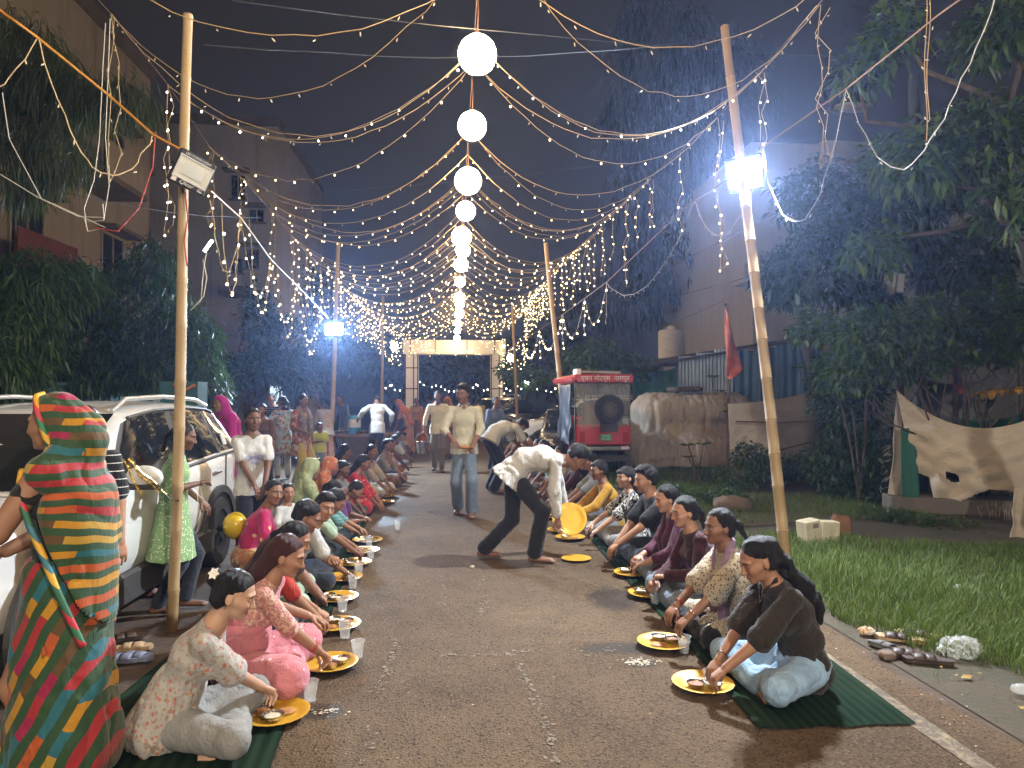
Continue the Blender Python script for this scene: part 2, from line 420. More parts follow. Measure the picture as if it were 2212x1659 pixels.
def hair_prims(q, style):
    if style == 'none': return None
    short = style in ('short', 'crop', 'boy')
    th = dict(short=.013, boy=.010, crop=.006, long=.008, fringe=.009).get(style, .0062)
    d = _ell(q - np.array([0, -.0195 - th * .35, .034], np.float32), np.array([.0735 + th, .094 + th * .9, .084 + th], np.float32))
    d = smin(d, _ell(q - np.array([0, -.048, -.03], np.float32), np.array([.078 + th * .4, .062 + th * .5, .080], np.float32)), .02)
    # hair line: keep behind a slanted front and above the ears
    ax = np.abs(q[..., 0])
    if short: line = q[..., 1] - (.062 + (q[..., 2] - .062) * .80 - ax * .08)
    else: line = q[..., 1] - (.062 + (q[..., 2] - .062) * .74 - ax * .08)
    low = -(q[..., 2] + (.075 if short else .10) + q[..., 1] * .3)
    d = smax(d, line, .016); d = smax(d, low, .02)
    if style == 'short':
        d = smin(d, _ell(q - np.array([0, .040, .098], np.float32), np.array([.060, .048, .028], np.float32)), .022)
        d = smin(d, _ell(q - np.array([.0, -.01, .112], np.float32), np.array([.06, .065, .028], np.float32)), .02)
    if style == 'boy': d = smin(d, _ell(q - np.array([0, .058, .078], np.float32), np.array([.055, .034, .022], np.float32)), .015)
    if style == 'bun': d = smin(d, _ell(q - np.array([0, -.125, .045], np.float32), np.array([.048, .04, .045], np.float32)), .012)
    if style == 'fringe': d = smin(d, _ell(q - np.array([0, .07, .062], np.float32), np.array([.058, .03, .028], np.float32)), .012)
    return d

def make_person(label, pos, face, pose='sit', h=1.62, lean=22, head=(0, 0, 0), hands=None, skin='b', top=None, bottom=None, hair='pony', tail=None,
                vox=.009, fem=True, feet=None, knees=None, eyes=0.0, facial=0, z0=0.0, side=0, curl=(.5, .5), group=None, extra=None, elbows=None, hairmat=None, pelvis=None, palm=None, fat=1.0, name='person', sit_open=1.0, twist=0.0, shawl=None, veil=None, bare_feet=True, cat='person'):
    s = h / 1.65; rz = R(face); Rm = rotz(rz); Rt = Rm.T
    pos = np.array([pos[0], pos[1], z0], float)
    loc = lambda p: (Rt @ (np.array(p, float) - pos)) / s             # world -> body frame of a 1.65 m person
    B = dict()
    ln = R(lean); sd = R(side)
    if pose == 'sit':
        pel = np.array([0, 0, .125]); hip = [np.array([.09, .02, .115]), np.array([-.09, .02, .115])]
        o_ = sit_open
        kn = [np.array([.29 * o_, .35, .125]), np.array([-.29 * o_, .35, .125])]
        an = [np.array([-.07, .31, .055]), np.array([.09, .21, .055])]
        toe = [np.array([-.19, .33, .035]), np.array([.21, .22, .035])]
        if knees is not None: kn = [np.array(k) for k in knees]
        if feet is not None: an = [np.array(f_[0]) for f_ in feet]; toe = [np.array(f_[1]) for f_ in feet]
    else:
        pel = np.array(pelvis if pelvis is not None else (0, 0, .90)); hip = [pel + np.array([.088, 0, -.04]), pel + np.array([-.088, 0, -.04])]
        if feet is None: an = [np.array([.10, 0, .075]), np.array([-.10, 0, .075])]; toe = [np.array([.13, .15, .03]), np.array([-.13, .15, .03])]
        else: an = [np.array(f_[0]) for f_ in feet]; toe = [np.array(f_[1]) for f_ in feet]
        kn = []
        for i in (0, 1):
            k_, an[i] = ik(hip[i], an[i], .425, .415, (0.1 * (1 - 2 * i), 1, 0) if knees is None else knees[i]); kn.append(k_)
    # spine
    D = lambda a: np.array([math.sin(sd), math.sin(a) * math.cos(sd), math.cos(a) * math.cos(sd)])
    p1 = pel + D(ln * .5) * .17; p2 = p1 + D(ln) * .17; p3 = p2 + D(ln * 1.15) * .165
    upv = D(ln * 1.15); rt = unit(np.cross(np.array([0, 1.0, 0]) @ rotz(0), upv)) if abs(upv[1]) < .98 else np.array([1.0, 0, 0])
    rt = np.array([1.0, 0, 0]) - upv * upv[0]; rt = unit(rt); rt = rotz(R(twist)) @ rt
    fw = unit(np.cross(upv, rt))
    sw = (.150 if fem else .174)
    sh = [p3 + rt * sw - upv * .045, p3 - rt * sw - upv * .045]
    hy, hp, hr = [R(q) for q in head]
    Rb = np.stack([rt, fw, upv], 1)
    # head attitude given against the upright frame: yaw (+ = to the person's left), pitch (+ = up), roll
    Rh = rotz(hy) @ rotx(hp) @ roty(hr)
    nb = p3 + upv * .03
    hc = nb + unit(upv * .6 + Rh[:, 2] * .4) * .055 + Rh[:, 2] * .085 + Rh[:, 1] * .028
    # arms
    if hands is None: hands = [None, None]
    el = []; wr = []; fdir = []
    for i in (0, 1):
        sg = 1 - 2 * i; tgt = hands[i]
        if tgt is None:
            tgt = sh[i] + np.array([sg * .06, .06, -.52])
        elif len(tgt) == 4 and tgt[0] == 'w': tgt = loc(tgt[1:])
        tgt = np.array(tgt, float)
        pole = np.array([sg * .7, -.45, -.6]) if elbows is None or elbows[i] is None else np.array(elbows[i])
        e_, w_ = ik(sh[i], tgt, .275, .245, pole); el.append(e_); wr.append(w_)
        fdir.append(unit(w_ - e_))
    B.update(pel=pel, p1=p1, p2=p2, p3=p3, sh=sh, el=el, wr=wr, hip=hip, kn=kn, an=an, toe=toe, hc=hc, Rh=Rh, nb=nb, rt=rt, fw=fw, upv=upv)
    X = np.array([1.0, 0, 0])
    allp = np.array([pel, p1, p2, p3, *sh, *el, *wr, *hip, *kn, *an, *toe, hc])
    lo = allp.min(0) - .22; hi = allp.max(0) + .22; lo[2] = max(lo[2], -.02)
    h_ = vox / s
    fields = {}
    def fld(fine=False, box=None):
        if box is not None: a, c = np.maximum(np.array(box[0]), lo), np.minimum(np.array(box[1]), hi)
        else: a, c = lo, hi
        return Field(a, c, h_ if fine or vox < .0064 else max(h_ * 1.22, .0068))
    def emit_mesh(F, nm, m, parent, hl=False):
        V, Q = F.mesh()
        if len(V) == 0: return None
        me = np_mesh(nm, V * s, Q)
        if hl:
            q = ((V - hc) @ Rh).astype(np.float32)
            at = me.attributes.new('hl', 'FLOAT_VECTOR', 'POINT'); at.data.foreach_set('vector', q.ravel())
        return link(nm, me, m, parent, smooth=True)
    # ---- body (skin)
    fine = vox < .0085; b = Field(lo, hi, max(h_, .0078)) if fine else fld(True); extraVQ = []
    b.cone(hip[0] * 0 + pel, p1, .095, .085, .03, right=X, q=1.3); b.cone(p1, p2, .085, .095, .03, right=rt, q=1.35); b.cone(p2, p3, .095, .06, .03, right=rt, q=1.4)
    b.cone(sh[0], sh[1], .045, .045, .03)
    b.cone(nb - upv * .03, hc + Rh @ np.array([0, -.028, -.055]), .050 if fem else .056, .045 if fem else .052, .025)
    for i in (0, 1):
        b.cone(sh[i], el[i], .043 * fat, .036 * fat, .02); b.cone(el[i], wr[i], .036 * fat, .025 * fat, .012)
        b.cone(hip[i], kn[i], .07, .052, .03); b.cone(kn[i], an[i], .05, .036, .02)
        # foot
        if bare_feet:
            fd = unit(toe[i] - an[i]); b.cone(an[i] - np.array([fd[0], fd[1], 0]) * .03 - np.array([0, 0, .03]), toe[i], .032, .026, .02, right=unit(np.cross(fd, [0, 0, 1])), q=1.35)
            if vox < .0085:
                sdv = unit(np.cross(fd, [0, 0, 1.0]))
                for j in range(5):
                    t0 = toe[i] + sdv * (j - 2) * .017; b.cone(t0, t0 + fd * (.04 - abs(j - .8) * .004), .011, .009, .006)
        # hand
        f = fdir[i]; sg = 1 - 2 * i
        nrm = np.array([0, .15, -1.0]) if palm is None or palm[i] is None else np.array(palm[i], float)
        nrm = unit(nrm - f * nrm.dot(f)); tside = unit(np.cross(f, nrm)) * sg
        W = wr[i]; cu = curl[i]; bb = b
        if fine: b = Field(W + f * .06 - .135, W + f * .06 + .135, .0036); b.cone(W - f * .055, W, .027 * fat, .0245 * fat, .01)
        b.cone(W, W + f * .07, .024, .030, .012, right=unit(nrm), q=.62); b.cone(W + f * .035 + tside * .022, W + f * .075 + tside * .022, .014, .014, .012); b.cone(W + f * .035 - tside * .022, W + f * .075 - tside * .022, .013, .013, .012)
        if vox < .0125:
            fr_ = .86 if fine else 1.0
            for j, (o, Ln) in enumerate(((.030, .066), (.010, .075), (-.010, .07), (-.029, .056))):
                p0 = W + f * (.088 - .008 * (j == 3)) + tside * o
                a1 = cu * .9; a2 = cu * 2.0; spread = tside * (o * 1.2)
                d1 = unit(f * math.cos(a1) + nrm * math.sin(a1) + spread); d2 = unit(f * math.cos(a2) + nrm * math.sin(a2) + spread * .4)
                m1 = p0 + d1 * Ln * .5; b.cone(p0 - f * .012, m1, .0098 * fr_, .0088 * fr_, .003); b.cone(m1, m1 + d2 * Ln * .52, .0088 * fr_, .0075 * fr_, .002)
            t0 = W + f * .03 + tside * .03; t1 = t0 + unit(f * .7 + tside * .6 + nrm * .35) * .045; b.cone(t0, t1, .0125, .011, .008); b.cone(t1, t1 + unit(f * .9 + tside * (.2 - cu * .4) + nrm * .4) * .034, .0108, .009, .004)
        else:
            b.cone(W + f * .08, W + f * .12 + nrm * .05 * cu, .026, .018, .01)
        if fine: extraVQ.append(b.mesh()); b = bb
    sl, p = b.win(hc - .19, hc + .19); q = ((p - hc.astype(np.float32)) @ Rh.astype(np.float32))
    if fine:
        fh = Field(hc - .165, hc + .165, .0043); sl_h, p_h = fh.win(hc - .2, hc + .2); fh.put(sl_h, head_prims(((p_h - hc.astype(np.float32)) @ Rh.astype(np.float32)), hair), 0)
        fh.cone(nb - upv * .0, hc + Rh @ np.array([0, -.028, -.055]), .0512 if fem else .0572, .046 if fem else .053, .02); extraVQ.append(fh.mesh())
    else: b.put(sl, head_prims(q, hair), .012)
    if extraVQ:
        V0, Q0 = b.mesh(); k_ = len(V0); VV = [V0]; QQ = [Q0]
        for v_, q_ in extraVQ: VV.append(v_); QQ.append(q_ + k_); k_ += len(v_)
        class _J: pass
        J = _J(); J.mesh = lambda: (np.concatenate(VV), np.concatenate(QQ)); body = emit_mesh(J, name, SKIN, None, True)
    else: body = emit_mesh(b, name, SKIN, None, True)
    body.location = pos; body.rotation_euler = (0, 0, rz)
    tone = TONE[skin] if isinstance(skin, str) else skin
    body.color = (*tone, eyes); body.pass_index = facial
    tag(body, label, cat, group)
    # ---- hair
    if hair != 'none':
        f = fld(True, (np.minimum(hc - .2, np.array([min(hc[0], p2[0]) - .2, -9, (p1[2] - .12) if tail in ('long', 'wavy') else hc[2] - .5])), np.maximum(hc, p3) + .2)); hm = hairmat or HAIR
        sh_, ph_ = f.win(hc - .19, hc + .19); f.put(sh_, hair_prims(((ph_ - hc.astype(np.float32)) @ Rh.astype(np.float32)), hair), 0)
        if tail == 'pony' or hair == 'pony' and tail is None:
            t0 = hc + Rh @ np.array([0, -.105, .03]); t1 = hc + Rh @ np.array([0, -.15, -.04]); t2 = np.array([t1[0], t1[1], t1[2] - .12]) + (-fw) * .02
            f.cone(t0, t1, .026, .026, .015); f.cone(t1, t2, .026, .018, .01)
        elif tail == 'wavy':
            t0 = hc + Rh @ np.array([0, -.10, .04]); t1 = nb - fw * .115 + upv * .05; t2 = p3 - fw * .135 - upv * .10; t3 = p2 - fw * .15 - upv * .06; t4 = p1 - fw * .145
            f.cone(t0, t1, .040, .044, .03); f.cone(t1, t2, .046, .056, .03, right=rt, q=1.3); f.cone(t2, t3, .056, .052, .03, right=rt, q=1.3); f.cone(t3, t4, .050, .016, .03, right=rt, q=1.3); f.rough(.014, (14, 14, 20), 21)
        elif isinstance(tail, (list, tuple)):
            for (a, b2, r1, r2) in tail: f.cone(hc + Rh @ np.array(a), hc + Rh @ np.array(b2), r1, r2, .025)
        elif tail == 'long':
            for dx in (-.035, .035):
                t0 = hc + Rh @ np.array([dx * 1.3, -.085, .0]); t1 = nb - fw * .085 + rt * dx * 1.4 + upv * .0; t2 = p2 - fw * .125 + rt * dx
                f.cone(t0, t1, .045, .042, .03); f.cone(t1, t2, .042, .02, .03)
        f.rough(.004, (70, 70, 16), 1); f.rough(.005, (24, 24, 8), 2)
        emit_mesh(f, 'hair', hm, body)
    # ---- top
    if top:
        f = fld(); g = top.get('loose', .012); sl_ = top.get('sleeve', .6); hem = top.get('hem', .05)
        f.cone(pel - np.array([0, 0, .0]), p1, .098 + g, .088 + g, .04, right=X, q=1.32); f.cone(p1, p2, .088 + g, .098 + g, .04, right=rt, q=1.37); f.cone(p2, p3 - upv * .03, .098 + g, .06 + g * .6, .03, right=rt, q=1.5)
        f.cone(sh[0] - upv * .004, sh[1] - upv * .004, .047 + g * .4, .047 + g * .4, .035)
        if fem and h > 1.4:
            for sg in (1, -1): f.ell(p2 + rt * sg * .065 + fw * .085 - upv * .0, (.058 + g * .5, .05, .055), None, .035)
        if top.get('belly'): f.ell(p1 + fw * .05, (.13, .09, .10), None, .05)
        for i in (0, 1):
            m1 = sh[i] + (el[i] - sh[i]) * min(sl_, 1); fl = top.get('flare', .012)
            f.cone(sh[i], m1, .046 + g * .4, .043 + g * .4 + fl * min(sl_, 1), .02)
            if sl_ > 1: f.cone(el[i], el[i] + (wr[i] - el[i]) * (sl_ - 1), .043 + g * .4 + fl * .5, .032 + g * .4 + fl, .012)
        if hem > 0:
            if pose == 'sit': f.cone(pel, pel - np.array([0, -.02, .03]), .108 + g, .108 + g, .03, right=X, q=1.4)
            else: hd = unit(p1 - pel); f.cone(pel, pel - hd * hem, .118 + g, .126 + g + hem * top.get('aline', .12), .03, right=X, q=1.32); f.half(pel - hd * hem, -hd, lo=pel - .35 - np.array([0, 0, hem]), hi=pel + np.array([.35, .35, .05]))
        if top.get('kurta') and pose == 'sit':
            for i in (0, 1): f.cone(hip[i], hip[i] + (kn[i] - hip[i]) * .9, .098, .085, .04)
            f.cone(pel + np.array([0, .05, 0]), pel + np.array([0, .25, -.03]), .10, .08, .04)
        nk = top.get('neck', .07); f.ell(nb + fw * (.035 + top.get('scoop', 0)) + upv * .035, (nk * 1.05, nk, nk * .95 + top.get('vneck', 0)), np.stack([rt, fw, upv], 1), .008, 's')
        if pose == 'sit': f.half((0, 0, .02), (0, 0, -1), lo=lo, hi=hi)
        am = top.get('fold', .006); f.folds(am, top.get('ff', (17, 17, 8)), 3); f.rough(am * .3, (30, 30, 18), 4)
        if top.get('cut') is not None: f.half(*top['cut'], lo=lo, hi=hi)
        emit_mesh(f, top.get('name', 'shirt'), top['mat'], body)
        if top.get('collar'):
            f = fld(False, (nb - .2, nb + .2))
            for sg in (1, -1):
                a0 = nb - fw * .05 + upv * .02; a1 = nb + rt * sg * .062 + upv * .012; a2 = nb + fw * .072 + rt * sg * .022 - upv * .02
                f.cone(a0, a1, .012, .012, .006); f.cone(a1, a2, .012, .009, .006); f.cone(a2, a2 + rt * sg * .028 - upv * .022 + fw * .002, .008, .004, .006)
            emit_mesh(f, 'collar', top['mat'], body)
    # ---- bottom
    if bottom:
        f = fld(); g = bottom.get('loose', .014); kind = bottom.get('kind', 'trousers')
        gg = g if not top or pose == 'sit' else -.004; f.cone(pel + upv * (.03 if pose == 'sit' else .0), pel, .100 + gg, .104 + gg, .03, right=X, q=1.3)
        if kind == 'trousers':
            ln_ = bottom.get('len', .93)
            for i in (0, 1):
                f.cone(pel * .3 + hip[i] * .7, kn[i], .086 + (g * .8 if pose == 'sit' else g * .3), .054 + g, .04)
                e_ = kn[i] + (an[i] - kn[i]) * ln_; f.cone(kn[i], e_, .054 + g, .044 + g + bottom.get('flare', 0), .025)
            if pose == 'sit': f.cone(pel, pel + np.array([0, .12, -.03]), .10, .07, .05)
        elif kind == 'skirt':
            if pose == 'sit':
                for i in (0, 1): f.cone(hip[i], kn[i], .11 + g, .085 + g, .06); f.cone(kn[i], an[i], .085 + g, .06 + g, .06)
                f.cone(pel, (an[0] + an[1]) / 2, .12, .07, .08); f.ell((an[0] + an[1]) / 2 + np.array([0, .02, 0]), (.2, .09, .06), None, .05)
            else:
                e_ = (an[0] + an[1]) / 2 * np.array([1, 1, 0]) + np.array([0, 0, bottom.get('bottom', .06) + .1]); f.cone(pel, e_, .12 + g, .19 + g, .04, right=X, q=1.1)
                f.half((0, 0, bottom.get('bottom', .06)), (0, 0, -1), lo=lo, hi=hi)
        if pose == 'sit': f.half((0, 0, .006), (0, 0, -1), lo=lo, hi=hi)
        am = bottom.get('fold', .0055); f.folds(am, bottom.get('ff', (12, 12, 16)), 5); f.rough(am * .3, (30, 30, 24), 6)
        if pose != 'sit' and top and kind == 'trousers': pass
        emit_mesh(f, bottom.get('name', 'trousers' if kind == 'trousers' else 'skirt'), bottom['mat'], body)
    if shawl:
        f = fld(); g = shawl.get('w', .03)
        for sg in shawl.get('sides', (1, -1)):
            a0 = nb - fw * .045 + upv * .01; a1 = nb + rt * sg * .085 - upv * .012 + fw * .01; a2 = p2 + rt * sg * shawl.get('x', .075) + fw * (.145); a3 = pel * .5 + p1 * .5 + rt * sg * shawl.get('x', .075) + fw * (.16 if pose != 'sit' else .17)
            f.cone(a0, a1, g, g, .02); f.cone(a1, a2, g, g * 1.1, .02); f.cone(a2, a3, g * 1.1, g * 1.25, .02)
        f.folds(.009, (30, 30, 4), 8); emit_mesh(f, 'scarf', shawl['mat'], body)
    if veil:
        f = fld(); sl2, p_ = f.win(hc - .26, hc + .26); qv = ((p_ - hc.astype(np.float32)) @ Rh.astype(np.float32))
        d = _ell(qv - np.array([0, -.02, .026], np.float32), np.array([.1, .122, .108], np.float32))
        d = smin(d, _ell(qv - np.array([0, -.055 - veil.get('back', 0), -.07], np.float32), np.array([.1, .085 + veil.get('back', 0) * .4, .12], np.float32)), .05)
        op = veil.get('open', .05); d = smax(d, qv[..., 1] - (op + (qv[..., 2]) * .35), .012)
        cv = veil.get('cav', (.068, .12, .112)); d = smax(d, -_ell(qv - np.array([0, .05, -.03], np.float32), np.array(cv, np.float32)), .01)
        f.put(sl2, d, 0)
        f.cone(nb - fw * .05, p2 - fw * .09, .085, .10, .05, right=rt, q=1.6); f.cone(sh[0] - fw * .02, sh[1] - fw * .02, .075, .075, .05)
        for i in (0, 1):
            if veil.get('arm', True): f.cone(sh[i], sh[i] + (el[i] - sh[i]) * .75, .07, .062, .04)
        f.cone(p2 - fw * .09, pel - fw * .07, .10, .11, .05, right=rt, q=1.35)
        am = veil.get('fold', .010); f.folds(am, (13, 13, 5), 9); f.rough(am * .5, (34, 34, 12), 10)
        emit_mesh(f, 'veil', veil['mat'], body)
    if extra: extra(body, B, s, emit_mesh, fld)
    B['body'] = body; B['s'] = s
    B['world'] = lambda p: Rm @ (np.array(p) * s) + pos
    return B
# ------------------------------------------------------------------ ground, road, verge
def asphalt():
    t = NT('asphalt'); v = t.coord('Object')
    vor = t.node('TexVoronoi'); t.l(v, vor.inputs['Vector']); vor.inputs['Scale'].default_value = 95
    sp = t.node('TexVoronoi'); t.l(v, sp.inputs['Vector']); sp.inputs['Scale'].default_value = 38
    n1 = t.noise(v, .55, 5, .6); n2 = t.noise(v, 4, 5, .65); n3 = t.noise(v, 60, 3, .7)
    c = t.mix(t.ramp(n1, [(.32, (0, 0, 0)), (.66, (1, 1, 1))]), (.080, .052, .031), (.150, .101, .060))
    c = t.mix(t.math('MULTIPLY', t.ramp(n2, [(.4, (0, 0, 0)), (.75, (1, 1, 1))]), .45), c, (.046, .032, .022))
    bw = t.node('RGBToBW'); t.l(vor.outputs['Color'], bw.inputs[0])
    c = t.mix(t.ramp(bw.outputs[0], [(.62, (0, 0, 0)), (.9, (.6, .6, .6))]), c, (.15, .112, .078))
    c = t.mix(t.ramp(bw.outputs[0], [(.1, (.8, .8, .8)), (.36, (0, 0, 0))]), c, (.028, .021, .016))
    X, Y, Z = t.sep(v)
    # wet and spilled places (x, y, radius across, radius along, darkness)
    def spot(cx, cy, rx, ry):
        a = t.math('DIVIDE', t.math('SUBTRACT', X, cx), rx); b = t.math('DIVIDE', t.math('SUBTRACT', Y, cy), ry)
        r = t.math('SQRT', t.math('ADD', t.math('MULTIPLY', a, a), t.math('MULTIPLY', b, b)))
        r = t.math('ADD', r, t.math('MULTIPLY', t.math('SUBTRACT', n2, .5), 1.6))
        m = t.node('MapRange', clamp=True); t.l(r, m.inputs[0]); m.inputs[1].default_value = 1.1; m.inputs[2].default_value = .7; m.inputs[3].default_value = 0; m.inputs[4].default_value = 1
        return m.outputs[0]
    wet = None
    for q in WETS:
        k = spot(*q); wet = k if wet is None else t.math('MAXIMUM', wet, k)
    c = t.mix(t.math('MULTIPLY', wet, .72), c, (.022, .019, .017))
    t.set(color=c, spec=.07)
    t.set(rough=t.math('SUBTRACT', t.math('MULTIPLY_ADD', n3, .25, .68), t.math('MULTIPLY', wet, .28)))
    h = t.math('ADD', vor.outputs['Distance'], t.math('MULTIPLY', n3, .6)); t.bump(h, .55, .012)
    return t.m
WETS = []
for (x, y, rx, ry) in ((1320, 1292, .22, .35), (845, 1123, .2, .45), (860, 1076, .16, .3), (700, 1535, .10, .10), (1385, 1432, .10, .08), (1345, 1400, .3, .12), (730, 1440, .16, .2)):
    g_ = G(x, y); WETS.append((float(g_[0]), float(g_[1]), rx, ry))
ASPH = asphalt()
def sheet(name, x0, x1, y0, y1, z, m, nx=2, ny=2, wav=0, kind='structure', edge=0):
    xs = np.linspace(x0, x1, nx); ys = np.linspace(y0, y1, ny); V = np.zeros((ny, nx, 3))
    V[..., 0] = xs[None]; V[..., 1] = ys[:, None]; V[..., 2] = z
    if wav: V[..., 2] += wav * vn2(V[..., 0] * .7, V[..., 1] * .7)
    if edge: V[:, 0, 0] += edge * vn2(ys * 1.3, ys * 0); V[:, -1, 0] += edge * vn2(ys * 1.3, ys * 0 + 9)
    o = MB().grid(V).build(name, m); o['kind'] = kind; return o
def vn2(x, y):
    x = np.asarray(x, float); y = np.asarray(y, float)
    return np.sin(x * 2.1 + np.sin(y * 1.7)) * .5 + np.sin(y * 3.1 + x * 1.3 + 2) * .3 + np.sin(x * 6.3 - y * 5.1) * .2
SOIL = mat('soil', (.085, .055, .035), (.045, .030, .020), 3, .95, bump=.8, bscale=25)
VERGE = mat('verge_soil', (.045, .042, .022), (.075, .055, .036), 2.2, .95, bump=.8, bscale=30)
sheet('ground', -70, 80, -12, 130, -.012, SOIL)
sheet('road', -1.75, 2.62, -8, 70, 0.0, ASPH, 6, 60, 0, edge=.07)
sheet('verge_ground', 2.66, 34, -2, 60, -.006, VERGE, 30, 40)
# worn cream edge line on the right
t_ = NT('worn_paint'); v_ = t_.coord('Object'); n_ = t_.noise(v_, 14, 6, .75); n2_ = t_.noise(v_, 70, 3, .7)
t_.set(color=t_.mix(t_.ramp(t_.math('ADD', n_, t_.math('MULTIPLY', n2_, .35)), [(.50, (0, 0, 0)), (.72, (1, 1, 1))]), (.26, .20, .105), (.09, .064, .043)), rough=.85); t_.bump(n2_, .5, .006)
ys = np.linspace(-2, 40, 160); V = np.zeros((160, 2, 3)); V[:, 0, 1] = ys; V[:, 1, 1] = ys
V[:, 0, 0] = 2.235 + .012 * vn2(ys * 9, ys * 3); V[:, 1, 0] = 2.345 + .012 * vn2(ys * 8 + 4, ys * 3); V[..., 2] = .004
o = MB().grid(V).build('road_line', t_.m); o['kind'] = 'structure'
# bare, trodden path crossing the verge
pth = [G(x, y) for x, y in ((1480, 1128), (1620, 1122), (1740, 1112), (1900, 1108), (2212, 1120))]
V = np.zeros((len(pth), 2, 3))
for i, g_ in enumerate(pth): V[i, 0] = g_ + [0, -.45, 0]; V[i, 1] = g_ + [0, .55, 0]
V[..., 2] = 0.002; o = MB().grid(V).build('path', mat('trodden_soil', (.13, .10, .075), (.07, .05, .036), 4, .95, bump=.7, bscale=30)); o['kind'] = 'structure'
# pale chalk lines and scattered crumbs on the road
def flecks(name, pts, size, mt, z=.005, label=None):
    pts = np.array(pts); n = len(pts); V = np.zeros((n, 4, 3)); a = RNG.uniform(0, 6.3, n); s1 = size * RNG.uniform(.4, 1.3, n); s2 = s1 * RNG.uniform(.3, .9, n)
    for k, (u, w_) in enumerate(((1, 0), (0, 1), (-1, 0), (0, -1))):
        V[:, k, 0] = pts[:, 0] + s1 * u * np.cos(a) - s2 * w_ * np.sin(a); V[:, k, 1] = pts[:, 1] + s1 * u * np.sin(a) + s2 * w_ * np.cos(a); V[:, k, 2] = z + RNG.uniform(0, .002, n)
    F = np.arange(n * 4).reshape(n, 4); o = link(name, np_mesh(name, V.reshape(-1, 3), F), mt); o['kind'] = 'stuff'
    if label: o['label'] = label
    return o
CHALK = mat('chalk', (.21, .17, .125), (.13, .10, .07), 40, .95)
cp = []
for line, n in (([(1035, 1225), (1050, 1300), (1040, 1330)], 60), ([(930, 1420), (1150, 1408)], 60), ([(1110, 1410), (1130, 1460), (1150, 1500), (1190, 1590), (1195, 1650)], 130), ([(860, 1380), (818, 1490)], 90), ([(1250, 1412), (1340, 1400)], 20), ([(960, 1260), (950, 1330)], 20), ([(800, 1560), (790, 1640)], 12)):
    seg = [G(*q) for q in line]
    for _ in range(n):
        i = random.randrange(len(seg) - 1); f_ = random.random(); p_ = seg[i] * (1 - f_) + seg[i + 1] * f_
        cl = round(f_ * 9) / 9; p_ = seg[i] * (1 - (f_ + cl) / 2) + seg[i + 1] * ((f_ + cl) / 2)
        cp.append((p_[0] + random.gauss(0, .018), p_[1] + random.gauss(0, .03)))
flecks('chalk_marks', cp, .013, CHALK, .004, 'pale broken chalk lines across the asphalt road')
cp = [(random.uniform(-.8, 1.4), random.uniform(2.9, 11)) for _ in range(150)] + [(random.gauss(2.5, .15), random.uniform(2.8, 7)) for _ in range(120)]
flecks('crumbs', cp, .006, mat('crumb', (.5, .45, .36), (.35, .22, .12), 30, .9), .004, 'tiny pale food crumbs scattered on the road')
# ribbed green floor mats
t_ = NT('mat_green'); v_ = t_.coord('Object'); n_ = t_.noise(v_, 90, 3, .7); n2_ = t_.noise(v_, 1.2, 4, .6)
ca = t_.node('Attribute', attribute_name='rib'); c_ = t_.mix(ca.outputs['Fac'], (.005, .011, .006), (.014, .033, .017))
c_ = t_.mix(t_.math('MULTIPLY', t_.ramp(n2_, [(.45, (0, 0, 0)), (.7, (1, 1, 1))]), .4), c_, (.035, .05, .03))
t_.set(color=t_.mix(t_.math('MULTIPLY', n_, .4), c_, (.01, .02, .014)), rough=.95, spec=.05); t_.bump(n_, .4, .004); MATGREEN = t_.m
def floor_mat(name, edge, width, side, label, ribs=15):
    pts = np.array([G(*q) for q in edge]); d = np.r_[0, np.cumsum(np.linalg.norm(np.diff(pts, axis=0), axis=1))]; n = 90
    tt = np.linspace(0, d[-1], n); px = np.interp(tt, d, pts[:, 0]); py = np.interp(tt, d, pts[:, 1]); wd = np.interp(tt, d, width)
    m = ribs * 4 + 1; u = np.linspace(0, 1, m); V = np.zeros((n, m, 3)); rib = .5 - .5 * np.cos(u * ribs * 2 * math.pi)
    V[..., 0] = px[:, None] + side * u[None] * wd[:, None]; V[..., 1] = py[:, None] + .03 * u[None] * np.sin(tt * 2)[:, None] * 0 + (.012 * vn2(u * 9, u))[None]
    V[..., 2] = .006 + rib[None] * .006 + .004 * (vn2(tt * 1.1, tt * 0)[:, None] + 1) * (1 - u)[None] ** 3
    o = MB().grid(V).build(name, MATGREEN, fix=False); o.data.polygons.foreach_set('use_smooth', np.ones(len(o.data.polygons), bool))
    at = o.data.attributes.new('rib', 'FLOAT', 'POINT'); at.data.foreach_set('value', np.tile(rib, n).astype(np.float32))
    tag(o, label, 'floor mat'); return o
floor_mat('floor_mat', [(575, 1690), (610, 1590), (690, 1400), (745, 1250), (790, 1135), (815, 1088)], [1.0, 1.0, .9, .85, .8, .8], -1, 'ribbed green floor mat under the left row of diners')
floor_mat('floor_mat', [(1640, 1580), (1490, 1400), (1325, 1225), (1262, 1150), (1235, 1090), (1200, 1030)], [.80, .80, .8, .8, .8, .8], 1, 'ribbed dark green floor mat under the right row of diners')

